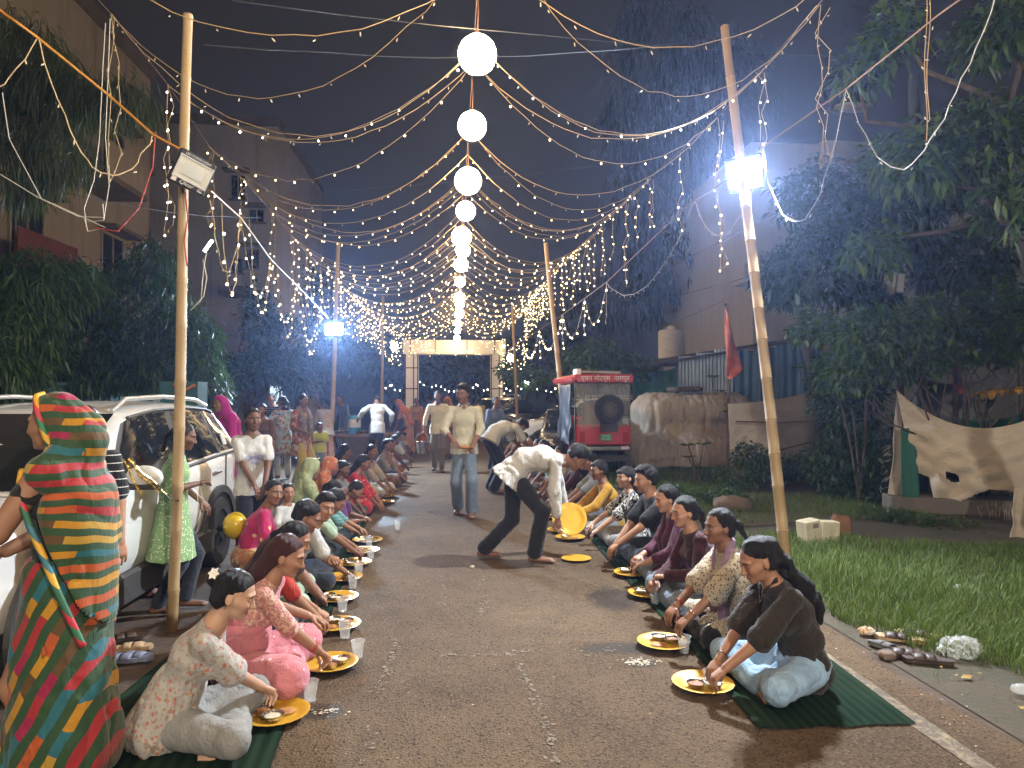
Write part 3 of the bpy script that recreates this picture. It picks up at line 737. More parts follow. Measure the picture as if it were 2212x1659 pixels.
# ------------------------------------------------------------------ foliage
def leaf_material(name, c1, c2, c3, rough=.45):
    t = NT(name); g_ = t.node('NewGeometry'); rp = g_.outputs['Random Per Island']
    c = t.ramp(rp, [(0, c1), (.5, c2), (1, c3)]); n = t.noise(t.coord('Object'), 6, 3)
    t.set(color=t.mix(t.math('MULTIPLY', n, .5), c, tuple(q * .5 for q in c1)), rough=rough, spec=.4)
    tr = t.node('BsdfTranslucent'); t.val(tr.inputs[0], t.mix(1.0, c, (1.0, 1.15, .5), 'MULTIPLY')); mx = t.node('MixShader'); mx.inputs[0].default_value = .25
    t.l(t.b.outputs[0], mx.inputs[1]); t.l(tr.outputs[0], mx.inputs[2]); t.l(mx.outputs[0], t.out.inputs[0])
    return t.m
LEAF = leaf_material('leaf_mid', (.034, .066, .018), (.052, .105, .026), (.085, .14, .04))
LEAF_D = leaf_material('leaf_dark', (.017, .040, .015), (.030, .064, .022), (.05, .088, .03))
LEAF_B = leaf_material('leaf_bright', (.035, .075, .014), (.06, .12, .022), (.11, .16, .04))
GRASSM = leaf_material('grass_blade', (.055, .092, .012), (.09, .145, .02), (.17, .20, .045), .6)
BARK = mat('bark', (.09, .065, .048), (.05, .036, .028), 9, .95, bump=1.0, bscale=26, stretch=(1, 1, .25))
def leaves_at(C, DIR, L, W, droop=.3):
    """one lens-shaped, folded leaf at every point C along DIR; L, W arrays"""
    n = len(C); DIR = DIR / (np.linalg.norm(DIR, axis=1)[:, None] + 1e-9)
    S = np.cross(DIR, np.array([0, 0, 1.0]) + RNG.normal(0, .35, (n, 3))); S /= np.linalg.norm(S, axis=1)[:, None] + 1e-9
    N = np.cross(S, DIR); L = L[:, None]; W = W[:, None]
    dz = np.zeros((n, 3)); dz[:, 2] = -droop * L[:, 0]
    V = np.stack([C, C + DIR * L * .5 + S * W * .5 + dz * .25, C + DIR * L + dz, C + DIR * L * .5 - S * W * .5 + dz * .25, C + DIR * L * .48 - N * W * .16 + dz * .25], 1)
    b = (np.arange(n) * 5)[:, None]
    F = np.concatenate([b + np.array([q]) for q in ((0, 1, 4), (1, 2, 4), (2, 3, 4), (3, 0, 4))])
    return V.reshape(-1, 3), F
def foliage(blobs, n, L, aspect=.38, per=7, droop=.3, jit=.35, shell=.55, down=0.0):
    """rosettes of leaves spread through ellipsoid blobs [(centre, radii)]"""
    vol = np.array([np.prod(r) ** .67 for _, r in blobs]); k = RNG.choice(len(blobs), n, p=vol / vol.sum())
    u = RNG.normal(0, 1, (n, 3)); u /= np.linalg.norm(u, axis=1)[:, None]; rr = RNG.uniform(shell, 1.0, n) ** .8 * (1 + .12 * RNG.normal(0, 1, n))
    C0 = np.array([b[0] for b in blobs])[k]; Rr = np.array([b[1] for b in blobs])[k]; C = C0 + u * Rr * rr[:, None]
    C = np.repeat(C, per, 0) + RNG.normal(0, L * .35, (n * per, 3)); D = np.repeat(u, per, 0) * .6 + RNG.normal(0, .7, (n * per, 3)); D[:, 2] -= down
    ll = L * RNG.uniform(.6, 1.25, n * per)
    return leaves_at(C, D, ll, ll * aspect * RNG.uniform(.8, 1.2, n * per), droop)
def branchy(MBo, p0, p1, r0, r1, wig=.05, n=7):
    p0 = np.array(p0, float); p1 = np.array(p1, float); t = np.linspace(0, 1, n)[:, None]; pts = p0 * (1 - t) + p1 * t
    pts[1:-1] += RNG.normal(0, wig * np.linalg.norm(p1 - p0), (n - 2, 3)) * np.array([1, 1, .4]); MBo.tube(pts, np.linspace(r0, r1, n), 8); return pts[-1]
def plant(name, label, cat, base, trunk, blobs, n, L, m, aspect=.38, per=7, droop=.3, shell=.55, down=0.0, group=None, crown='crown', limbs=True):
    """tree or bush: a stem with limbs that reach into the crown, and the crown of leaves"""
    base = np.array(base, float); t = thing(name, label, cat, base, group); mb = MB()
    if trunk:
        top = np.array(trunk[0], float); e = branchy(mb, base - [0, 0, .05], top, trunk[1], trunk[1] * .62, .03)
        if limbs:
            for c, r in blobs: branchy(mb, top - (top - base) * random.uniform(0, .3), np.array(c), trunk[1] * .4, trunk[1] * .12, .06)
    else:
        for c, r in blobs:
            for _ in range(3): branchy(mb, base + [random.uniform(-.15, .15), random.uniform(-.15, .15), -.03], np.array(c) + RNG.normal(0, .3, 3) * np.array(r), .02, .007, .05)
    mb.build('trunk' if trunk else 'stem', BARK, t, smooth=60)
    V, F = foliage(blobs, n, L, aspect, per, droop, shell=shell, down=down)
    me = np_mesh(crown, V - base, F); o = link(crown, me, m, t); return t
def pb(x, y, Y, rx, rz, ry=None):
    """blob at a picture place: centre pixel, distance, radii in picture px across and up"""
    sc = Y / FPX; return (P(x, y, Y), (rx * sc, (ry if ry else rx * sc), rz * sc))
# left: dense shrubs and bamboo-leaved trees before the flats
plant('shrub_tree', 'dark rounded tree between the two flats blocks behind the car', 'tree', (-6.8, 13.5, 0), ((-6.8, 13.4, 2.2), .16), [pb(290, 660, 13, 110, 90, 1.0), pb(180, 710, 13, 100, 80, 1.0), pb(330, 575, 13.5, 55, 50, .6), pb(400, 740, 12.5, 70, 90, .8), pb(250, 780, 12, 130, 50, .8)], 1700, .15, LEAF_D, .25, 8, .5, down=.5)
plant('bamboo_shrub', 'arching long leaved shrub at the left frame edge', 'shrub', (-7.4, 11.5, 0), ((-7.3, 11.4, 1.6), .10), [pb(60, 620, 11, 100, 70, .9), pb(40, 720, 10.5, 80, 60, .8), pb(150, 600, 11.5, 60, 40, .6), pb(10, 800, 10, 70, 60, .6)], 1150, .19, LEAF, .17, 8, .7, down=.4)
plant('hedge_shrub', 'leafy shrub spilling over the teal wall beside the bamboo pole', 'shrub', (-5.3, 12.4, 0), None, [pb(300, 800, 12, 100, 38, .5), pb(420, 780, 12.2, 50, 60, .5), pb(200, 810, 11.8, 60, 30, .5), pb(450, 830, 12.6, 40, 35, .4)], 900, .16, LEAF, .2, 8, .6)
plant('drooping_tree', 'feathery drooping branches hanging in the top left corner', 'tree', (-8.6, 10.5, 0), ((-8.2, 10.2, 6.2), .2), [pb(40, 150, 9.5, 100, 110, .8), pb(150, 190, 9.2, 90, 55, .6), pb(270, 205, 9, 55, 30, .4), pb(30, 330, 9.5, 60, 90, .6), pb(120, 330, 9.5, 60, 50, .5)], 800, .19, leaf_material('leaf_feather', (.034, .048, .02), (.052, .07, .03), (.075, .09, .042)), .10, 9, .95, down=1.2)
plant('dark_shrub', 'dark shrub at the foot of the far flats block beside the blue glow', 'shrub', (-6.4, 21, 0), None, [pb(560, 690, 20, 40, 60, .8), pb(620, 740, 20.5, 50, 60, .8), pb(560, 790, 20, 60, 40, .8), pb(650, 800, 21, 60, 50, .8), pb(490, 810, 18, 40, 40, .6)], 800, .22, LEAF_D, .3, 7)
plant('far_tree', 'dim tree standing left of the lit gateway', 'tree', (-7, 38, 0), ((-7, 38, 4), .25), [pb(700, 700, 37, 90, 90, 2), pb(780, 760, 38, 60, 60, 2), pb(640, 640, 36, 60, 80, 2)], 700, .4, LEAF_D, .35, 6)
# right: dim tall trees far behind, big-leaved tree, hedge and creepers
plant('tall_tree', 'tall dim drooping tree fading into the night sky beyond the swags', 'tree', (12.5, 33, 0), ((12, 33, 9), .4), [pb(1420, 90, 31, 110, 110, 2.5), pb(1370, 260, 31, 90, 100, 2), pb(1480, 330, 32, 110, 130, 2), pb(1360, 420, 32, 60, 80, 2), pb(1440, 560, 33, 110, 100, 2), pb(1330, 650, 34, 120, 70, 2), pb(1560, 200, 33, 110, 150, 2)], 1100, .42, leaf_material('leaf_dim', (.006, .009, .005), (.009, .013, .007), (.013, .018, .01)), .16, 8, .9, down=1.3)
plant('croton_shrub', 'pale leaved shrub behind the red rickshaw roof', 'shrub', (5.2, 19.5, 0), None, [pb(1290, 780, 19, 70, 40, .7), pb(1360, 800, 19.4, 60, 30, .6), pb(1240, 800, 20, 50, 40, .6)], 420, .24, LEAF, .32, 6)
plant('gate_shrub', 'small tree lit from below by the street lamp right of the gate', 'tree', (5.2, 33, 0), ((5, 33, 2.2), .09), [pb(1110, 800, 33, 32, 22, .8), pb(1150, 815, 33.5, 26, 20, .7)], 260, .28, LEAF_B, .4, 6)
BT = (6.9, 11.2, 0)
plant('street_tree', 'large dark tree with a meter box on its trunk over the tarpaulins', 'tree', BT, (P(1935, 330, 11), .17), [pb(1900, 480, 10.6, 140, 110, .9), pb(1800, 560, 10.8, 110, 90, .8), pb(2000, 380, 10, 130, 90, .8), pb(2080, 560, 10.5, 110, 60, .7), pb(1760, 420, 11.5, 80, 70, .7), pb(1700, 600, 11.5, 60, 60, .6), pb(1880, 620, 11, 60, 50, .5)], 2100, .17, LEAF_D, .36, 7, .5)
plant('broadleaf_tree', 'broad leaved branches reaching in at the top right corner', 'tree', (6.4, 6.2, 0), ((6.2, 6.1, 3.6), .13), [pb(2110, 290, 6.4, 110, 70, .5), pb(2000, 350, 6.6, 90, 45, .45), pb(2160, 60, 6, 80, 60, .4), pb(1930, 60, 6.4, 45, 50, .3), pb(1930, 340, 6.8, 50, 50, .35), pb(1850, 155, 6.8, 45, 12, .25), pb(2180, 430, 6.3, 50, 60, .4), pb(1890, 530, 7.6, 60, 30, .3)], 620, .16, LEAF_B, .36, 6, .45)
plant('hibiscus_hedge', 'bright leaved hedge growing over the hut roof above the torn tarpaulin', 'hedge', (7.4, 9.6, 0), None, [pb(1900, 720, 9.4, 110, 60, .7), pb(2020, 690, 9.2, 110, 50, .7), pb(2120, 730, 9, 110, 55, .7), pb(1840, 790, 9.8, 70, 50, .6), pb(2200, 680, 9, 80, 60, .6), pb(1960, 780, 9.4, 80, 40, .6), pb(2160, 640, 9.5, 70, 40, .5), pb(1760, 700, 10.5, 45, 40, .4)], 1500, .125, LEAF_B, .45, 7, .35)
plant('creeper_bush', 'tangled dark creeper bush between the two hanging tarpaulins', 'bush', (6.9, 11.2, 0), None, [pb(1830, 890, 11, 70, 80, .5), pb(1880, 980, 10.5, 60, 90, .5), pb(1800, 1000, 10.8, 50, 70, .5), pb(1850, 840, 11, 60, 50, .5), pb(1800, 810, 11.5, 50, 60, .5), pb(1900, 1050, 10.3, 60, 40, .4)], 1300, .11, LEAF_D, .5, 7, .3)
plant('weed_bush', 'leafy weed clump growing against the foot of the standing tarpaulin', 'weed', (5.8, 12.4, 0), None, [pb(1620, 985, 12.3, 38, 28, .35), pb(1600, 1030, 12, 45, 26, .3), pb(1670, 1010, 12.3, 45, 26, .3), pb(1720, 1010, 12.6, 40, 30, .3)], 480, .085, LEAF, .45, 7)
plant('verge_weeds', 'low weeds on the kerb stones beyond the seated diners', 'weed', (4.4, 10.6, 0), None, [pb(1500, 1085, 10.6, 60, 20, .4), pb(1570, 1075, 10.8, 50, 24, .4), pb(1440, 1060, 11, 40, 12, .4), pb(1480, 1130, 9.4, 50, 14, .3)], 520, .07, LEAF, .5, 7)
plant('tarp_weeds', 'weeds sprouting under the torn tarpaulin edge', 'weed', (5.9, 8.5, 0), None, [pb(1965, 1125, 8.7, 55, 22, .3), pb(2050, 1140, 8.4, 70, 18, .3), pb(2150, 1170, 8, 60, 20, .3), pb(1900, 1110, 9, 40, 16, .3)], 420, .075, LEAF, .3, 7)
def plumeria(x, y, Y, n, label):
    b = P(x, y, Y); b[2] = 0; t = thing('young_plant', label, 'plant', b, None); mb = MB(); VV = []; FF = []; k0 = 0
    for j in range(n):
        tip = P(x, y, Y) + np.array([random.uniform(-.25, .25), random.uniform(-.15, .15), random.uniform(-.2, .25)]); mb.tube([b + [.02 * j, 0, 0], (b + tip) / 2 + [.04, 0, .05], tip], [.018, .014, .01], 6)
        C = np.repeat(tip[None], 11, 0); a = np.arange(11) * 2.4; D = np.stack([np.cos(a), np.sin(a), np.full(11, .35)], 1); V, F = leaves_at(C, D, np.full(11, .2) * RNG.uniform(.7, 1.1, 11), np.full(11, .07), .15); VV.append(V); FF.append(F + k0); k0 += len(V)
    mb.build('stem', BARK, t, smooth=60); link('crown', np_mesh('crown', np.concatenate(VV) - b, np.concatenate(FF)), LEAF_B, t)
plumeria(1500, 975, 13.0, 3, 'young plant with a rosette of pale leaves before the covered car')
plumeria(1545, 830, 16.5, 4, 'frangipani branch before the shiny corrugated sheet')
plumeria(1600, 890, 15.5, 4, 'small leaning plant behind the standing tarpaulin')
plumeria(1850, 860, 10.2, 4, 'bright rosette leaved plant in front of the creeper bush')
plumeria(1710, 800, 14.5, 2, 'thin sapling tied up before the blue corrugated fence')
# grass on the verge
def grass(name, regions, label):
    VV = []
    for poly, dens, hh in regions:
        poly = np.array(poly); lo, hi = poly.min(0), poly.max(0); n = int(dens * np.prod(hi - lo)); p = lo + RNG.uniform(0, 1, (n, 2)) * (hi - lo)
        ins = np.zeros(n, bool); j = len(poly) - 1
        for i in range(len(poly)):
            xi, yi = poly[i]; xj, yj = poly[j]; c = ((yi > p[:, 1]) != (yj > p[:, 1])) & (p[:, 0] < (xj - xi) * (p[:, 1] - yi) / (yj - yi + 1e-12) + xi); ins ^= c; j = i
        keep = ins & (RNG.uniform(0, 1, n) < .35 + .65 * (.5 + .5 * vn2(p[:, 0] * 1.7, p[:, 1] * 1.7))); p = p[keep]; n = len(p)
        h_ = hh * RNG.uniform(.35, 1.2, n) * (.75 + .35 * vn2(p[:, 0] * 1.1 + 3, p[:, 1] * .9)); a = RNG.uniform(0, 6.3, n); ln = h_ * RNG.uniform(.2, 1.0, n); w_ = RNG.uniform(.0025, .005, n) * (hh / .16)
        d = np.stack([np.cos(a), np.sin(a), a * 0], 1); s_ = np.stack([-np.sin(a), np.cos(a), a * 0], 1); b = np.c_[p, np.zeros(n) - .005]; up = np.array([0, 0, 1.0])
        VV.append(np.stack([b - s_ * w_[:, None], b + s_ * w_[:, None], b + d * (ln * .35)[:, None] + up * (h_ * .62)[:, None] + s_ * (w_ * .8)[:, None], b + d * (ln * .35)[:, None] + up * (h_ * .62)[:, None] - s_ * (w_ * .8)[:, None], b + d * ln[:, None] + up * h_[:, None]], 1))
    V = np.concatenate(VV); n = len(V); b = (np.arange(n) * 5)[:, None]
    me = bpy.data.meshes.new(name); F = np.concatenate([b + np.array([q]) for q in ((0, 1, 2), (0, 2, 3), (3, 2, 4))])
    o = link(name, np_mesh(name, V.reshape(-1, 3), F), GRASSM); o['kind'] = 'stuff'; o['label'] = label
g2 = lambda x, y: G(x, y)[:2]
near = [g2(1570, 1165), g2(1819, 1345), g2(2010, 1412), g2(2230, 1462), g2(2300, 1300), g2(2300, 1190), g2(1930, 1172), g2(1700, 1162)]
mid = [(3.2, 8.6), (5.2, 8.9), (9, 9.0), (9, 10.0), (4.6, 11.5), (3.0, 10.8)]
far = [(2.9, 10.5), (4.5, 11.2), (5.3, 13), (10, 17), (8, 20), (3.0, 17)]
grass('grass', [(near, 6000, .125), ([(2.66, 3.2), (2.95, 3.2), (3.6, 6.0), (3.15, 7.6), (2.8, 6.6)], 350, .06), (mid, 1500, .12), (far, 1500, .14), ([(9, 9), (9, 16), (14, 16), (14, 9)], 200, .2)], 'thick green grass on the right verge')
flecks('fallen_leaves', [(random.uniform(2.7, 5.5), random.uniform(3.4, 5)) for _ in range(30)], .022, mat('dry_leaf', (.35, .24, .05), (.2, .1, .03), 20, .8), .02, 'yellow fallen leaves along the verge edge')
# ------------------------------------------------------------------ buildings, walls, fences
def plaster(name, c1, c2, streak=.5):
    t = NT(name); v = t.coord('Object'); n = t.noise(v, .7, 5, .65); st = t.noise(t.coord('Object', (1.6, 1.6, .12)), 2.2, 5, .7); f = t.noise(v, 30, 3, .6)
    c = t.mix(t.ramp(n, [(.3, (0, 0, 0)), (.7, (1, 1, 1))]), c1, c2); c = t.mix(t.math('MULTIPLY', t.ramp(st, [(.5, (0, 0, 0)), (.75, (1, 1, 1))]), streak), c, tuple(q * .35 for q in c1))
    t.set(color=c, rough=.92); t.bump(f, .35, .02); return t.m
PL_A = plaster('plaster_brown', (.36, .32, .27), (.27, .235, .20), .7); PL_B = plaster('plaster_grey', (.38, .36, .33), (.31, .29, .265), .5)
PL_R = plaster('plaster_beige', (.56, .53, .47), (.50, .47, .41), .3); PL_D = plaster('concrete_dark', (.16, .135, .115), (.11, .095, .08), .6)
GLASS_D = mat('window_dark', (.010, .012, .014), (.02, .022, .024), 2, .12, spec=.6); FRAME_W = mat('window_frame', (.30, .28, .25), None, 10, .6); MARO = mat('maroon_paint', (.14, .02, .02), (.09, .015, .015), 5, .6)
def wbox(t, name, x0, x1, y0, y1, z0, z1, m): return MB().box(((x0 + x1) / 2, (y0 + y1) / 2, (z0 + z1) / 2), (abs(x1 - x0), abs(y1 - y0), abs(z1 - z0))).build(name, m, t)
def window(t, axis, at, a0, a1, z0, z1, sgn, hood=True, m=GLASS_D):
    """window on a wall face; axis 0: wall plane x = at, 1: plane y = at; sgn outward side; built from a recessed-looking frame, panes and sill"""
    w_ = MB(); d = .10 * sgn
    def bx(mb, p0, p1, q0, q1, dd0, dd1):
        c = [(at + dd0 + at + dd1) / 2, (p0 + p1) / 2] if axis == 0 else [(p0 + p1) / 2, (at + dd0 + at + dd1) / 2]; s_ = [abs(dd1 - dd0), abs(p1 - p0)] if axis == 0 else [abs(p1 - p0), abs(dd1 - dd0)]
        mb.box((c[0], c[1], (q0 + q1) / 2), (s_[0], s_[1], abs(q1 - q0)))
    bx(w_, a0, a1, z0, z1, -.02 * sgn, .012 * sgn); o = w_.build('window', m, t)
    f = MB(); th = .06
    for (p0, p1, q0, q1) in ((a0 - th, a0, z0, z1), (a1, a1 + th, z0, z1), (a0 - th, a1 + th, z1, z1 + th), ((a0 + a1) / 2 - .02, (a0 + a1) / 2 + .02, z0, z1)): bx(f, p0, p1, q0, q1, 0, .05 * sgn)
    f.build('window_frame', FRAME_W, o); s_ = MB(); bx(s_, a0 - .1, a1 + .1, z0 - .07, z0 - .003, 0, .12 * sgn); s_.build('window_sill', PL_D, o)
    if hood: h = MB(); bx(h, a0 - .25, a1 + .25, z1 + .1, z1 + .2, 0, .5 * sgn); h.build('sunshade', PL_D, o)
    return o
# flats along the left
bA = thing('apartment_building', 'stained brown flats with balconies and sunshades behind the drooping tree', 'building', (-13, 14, 0))
wbox(bA, 'wall', -17, -9.5, 3, 23, -.1, 11.6, PL_A); wbox(bA, 'parapet', -17.1, -9.38, 2.9, 23.1, 11.605, 12.0, PL_D)
for z in (2.9, 5.9, 8.9):
    for y in (9, 12.5, 16, 20): window(bA, 0, -9.5, y, y + 1.2, z - 1.2, z + .2, 1)
for i, (y, z) in enumerate(((10.6, 6.2), (14.4, 4.0), (18, 7.0))):
    b_ = wbox(bA, 'balcony', -9.497, -8.4, y, y + 2.2, z, z + .14, PL_D); m_ = MB()
    m_.box((-8.43, y + 1.1, z + .55), (.08, 2.2, .8)); m_.build('balcony_wall', PL_A if i != 1 else MARO, b_)
bB = thing('apartment_building', 'tall grey-brown flats block facing the street behind the floodlight pole', 'building', (-13, 33, 0))
x0 = P(270, 300, 30)[0]; x1 = P(600, 300, 30)[0]
wbox(bB, 'wall', x0, x1, 30, 40, -.1, 12.9, PL_B); wbox(bB, 'parapet', x0 - .1, x1 + .1, 29.9, 40.1, 12.905, 13.3, PL_D); wbox(bB, 'pilaster', P(283, 300, 30)[0] - .3, P(283, 300, 30)[0] + .3, 29.6, 29.997, -.1, 12.9, PL_D)
TEALW = mat('window_lit_teal', (.05, .20, .22), (.02, .08, .09), 3, .3)
for (xa, xb, ya, yb, hd) in ((305, 325, 500, 545, False), (295, 320, 385, 430, True), (500, 530, 380, 430, True), (530, 560, 540, 580, True), (540, 570, 455, 480, True), (500, 525, 560, 590, False)):
    p0, p1 = P(xa, yb, 30), P(xb, ya, 30); window(bB, 1, 30, p0[0], p1[0], p0[2], p1[2], -1, hd, TEALW if xa == 305 else GLASS_D)
bl_ = wbox(bB, 'balcony', P(495, 635, 30)[0], P(560, 635, 30)[0], 28.6, 29.997, P(495, 645, 30)[2], P(495, 628, 30)[2], PL_D)
bC = thing('apartment_building', 'far dim flats wall seen through the blue floodlight glow', 'building', (-11, 45, 0)); wbox(bC, 'wall', P(590, 300, 42)[0], P(690, 300, 42)[0], 42, 50, -.1, 9.5, PL_D)
for xa in (605, 640, 665): p0, p1 = P(xa, 640, 42), P(xa + 16, 610, 42); window(bC, 1, 42, p0[0], p1[0], p0[2], p1[2], -1, False)
# right building
bR = thing('apartment_building', 'beige building with vertical stair window and drainpipe above the blue fence', 'building', (13, 27, 0))
q0 = P(1605, 700, 25)[0]; q1 = P(1860, 700, 25)[0]
wbox(bR, 'wall', q0 + .35, q1 - 1.6, 25, 36, -.1, 11.0, PL_R); wbox(bR, 'corner_pier', q1 - 1.597, q1 - .6, 24.6, 36, -.1, 11.0, PL_R); wbox(bR, 'side_wall', q1 - .597, 30, 26.2, 36, -.1, 11.6, PL_R)
p0, p1 = P(1738, 655, 25), P(1762, 420, 25); wbox(bR, 'stair_window', p0[0], p1[0], 24.93, 24.997, p0[2], p1[2], GLASS_D)
pc = P(1605, 590, 25); wbox(bR, 'balcony', q0 - .4, q0 + .9, 23.9, 24.997, P(1600, 610, 24)[2], P(1600, 570, 24)[2], PL_R)
pp = P(1795, 600, 24.4); MB().tube([(pp[0], 24.45, 2.0), (pp[0], 24.45, 7.3)], .09, 10).build('drainpipe', mat('pvc_pipe', (.40, .36, .28), None, 6, .5), bR, smooth=50)
# compound wall on the left, teal then bare concrete
TEAL = plaster('teal_paint', (.035, .105, .095), (.025, .075, .07), .5)
wl_ = thing('compound_wall', 'teal painted compound wall with plants over it behind the car', 'wall', (-5.9, 10, 0)); wbox(wl_, 'wall', -6.1, -5.9, 3, 14.5, -.05, 1.78, TEAL); wbox(wl_, 'coping', -6.16, -5.84, 3, 14.5, 1.783, 1.84, TEAL)
wl_ = thing('compound_wall', 'bare grey concrete compound wall beyond the teal one', 'wall', (-6, 19, 0)); wbox(wl_, 'wall', -6.1, -5.9, 14.55, 27, -.05, 1.9, PL_D)
for y in (15, 18, 21, 24): wbox(wl_, 'pier', -6.2, -5.8, y, y + .35, -.05, 2.1, PL_D)
c_ = P(385, 842, 10.5); bx_ = thing('booth', 'small teal cabinet with an orange swag standing behind the car roof', 'cabinet', (c_[0], 10.6, 0)); wbox(bx_, 'cabinet_body', c_[0] - .25, c_[0] + .27, 10.5, 10.9, 0, c_[2] + .12, TEAL)
MB().tube([(c_[0] - .05, 10.47, c_[2] + .08), (c_[0] + .08, 10.45, c_[2] - .02), (c_[0] + .24, 10.47, c_[2] + .07)], .022, 6).build('bunting', mat('orange_cloth', (.5, .16, .05), None, 8, .7), bx_)
# lit grille doorway by the far wall
c_ = P(590, 850, 22); gd = thing('grille_window', 'lit white window grille of a hut behind the standing women', 'window', (c_[0], 22, 0)); wbox(gd, 'hut_wall', c_[0] - 1.6, c_[0] + .9, 22.12, 24.5, -.05, 2.4, PL_D)
wbox(gd, 'lit_pane', c_[0] - .12, c_[0] + .28, 22.06, 22.1, 1.15, 2.0, emit('hut_light', (.75, .9, 1.0), 1.1))
for i in range(5): wbox(gd, 'bar', c_[0] - .12 + i * .095, c_[0] - .10 + i * .095, 22.03, 22.055, 1.1, 2.05, FRAME_W)
# ------------------------------------------------------------------ corrugated fence, shed, water tank, net, flag
def corr(name, p0, p1, z0, z1, m, parent, amp=.022, per=.085):
    p0 = np.array(p0, float); p1 = np.array(p1, float); L = np.linalg.norm(p1 - p0); n = int(L / per * 6) + 1; d = (p1 - p0) / L; nn = np.array([-d[1], d[0]]); u = np.linspace(0, L, n)
    base = p0[None] + d[None] * u[:, None] + nn[None] * (amp * np.sin(u / per * 2 * math.pi))[:, None]; V = np.zeros((n, 2, 3)); V[:, 0, :2] = base; V[:, 1, :2] = base; V[:, 0, 2] = z0; V[:, 1, 2] = z1
    o = MB().grid(V).build(name, m, parent, fix=False); o.data.polygons.foreach_set('use_smooth', np.ones(len(o.data.polygons), bool)); return o
SHEET = mat('galvanised_sheet', (.42, .52, .66), (.26, .35, .50), 1.6, .34, metal=.35, bump=.1); BLUES = mat('blue_sheet', (.07, .17, .32), (.05, .12, .23), 2, .45, metal=.05)
fn = thing('corrugated_fence', 'shiny galvanised corrugated sheet shed wall under the water tank', 'fence', P(1560, 900, 20)); a = P(1465, 800, 20); b = P(1580, 800, 20)
for i in range(3): corr('sheet', (a[0] + (b[0] - a[0]) * i / 3, 20 + .01 * (i % 2)), (a[0] + (b[0] - a[0]) * (i + 1) / 3 + .04, 20 + .01 * (i % 2)), 0, P(1500, 770 - i * 8, 20)[2], SHEET, fn, .02, .10)
fn = thing('corrugated_fence', 'blue corrugated fence between the flag and the cut tree stump', 'fence', P(1680, 900, 19.6)); a = P(1583, 800, 19.6); b = P(1770, 800, 19.6)
for i in range(4): corr('sheet', (a[0] + (b[0] - a[0]) * i / 4, 19.6 + .012 * (i % 2)), (a[0] + (b[0] - a[0]) * (i + 1) / 4 + .05, 19.6 + .012 * (i % 2)), 0, P(1680, 758 - i * 8, 19.6)[2], BLUES, fn, .03, .26)
rl = P(1470, 780, 20.2); rr_ = P(1800, 727, 20.2); MB().prism([(rl[2] - .02, rl[0] - 1), (rl[2] + .12, rl[0] - 1), (rr_[2] + .12, rr_[0] + .3), (rr_[2], rr_[0] + .3)], 0, 0, 1) if False else None
mb = MB(); mb.add([(rl[0] - .9, 20.0, rl[2] - .14), (rr_[0], 19.3, rr_[2]), (rr_[0], 23, rr_[2] + .1), (rl[0] - .9, 23, rl[2]), (rl[0] - .9, 20.0, rl[2] - .07), (rr_[0], 19.3, rr_[2] + .07), (rr_[0], 23, rr_[2] + .17), (rl[0] - .9, 23, rl[2] + .07)], [[0, 3, 2, 1], [4, 5, 6, 7], [0, 1, 5, 4], [1, 2, 6, 5], [2, 3, 7, 6], [3, 0, 4, 7]])
sr = thing('shed', 'dark sheet roof shed carrying the water tank', 'shed', (rl[0], 21.5, 0)); mb.build('roof', mat('rusty_sheet', (.05, .045, .045), (.08, .05, .04), 3, .7), sr); wbox(sr, 'post', rl[0] - .85, rl[0] - .7, 20.1, 20.25, 0, rl[2] - .15, BARK); wbox(sr, 'wall', rl[0] - .85, rl[0] + .2, 22.6, 22.8, 0, rl[2] - .1, PL_D)
tk = P(1450, 773, 23); tw = 28.5 / FPX * 23; tz = P(1450, 776, 23)[2]; TANKM = mat('tank_plastic', (.70, .68, .66), (.62, .60, .58), 3, .5); wt = thing('water_tank', 'ribbed off-white plastic water tank on the shed roof', 'water tank', (tk[0], 23, tz))
prof = [(0, 0), (tw, 0)]; hgt = 60 / FPX * 23
for i in range(11): z = .03 + i * hgt / 11.5; prof += [(tw, z), (tw * .975, z + .012), (tw * .975, z + .03), (tw, z + .042)]
prof += [(tw, hgt * .97), (tw * .9, hgt * 1.07), (tw * .42, hgt * 1.1), (0, hgt * 1.1)]
MB().lathe(prof, (tk[0], 23, tz), 32).build('tank_body', TANKM, wt, smooth=35); MB().lathe([(0, 0), (tw * .34, 0), (tw * .34, .09), (tw * .28, .12), (0, .12)], (tk[0], 23, tz + hgt * 1.1), 24).build('lid', TANKM, wt, smooth=35)
wbox(wt, 'stand', tk[0] - tw, tk[0] + tw, 22.4, 23.7, tz - .22, tz - .003, PL_D)
t_ = NT('shade_net'); v_ = t_.coord('Object'); wv = t_.noise(v_, 120, 2); t_.set(color=t_.mix(wv, (.010, .075, .055), (.02, .12, .09)), rough=.8); NETM = t_.m
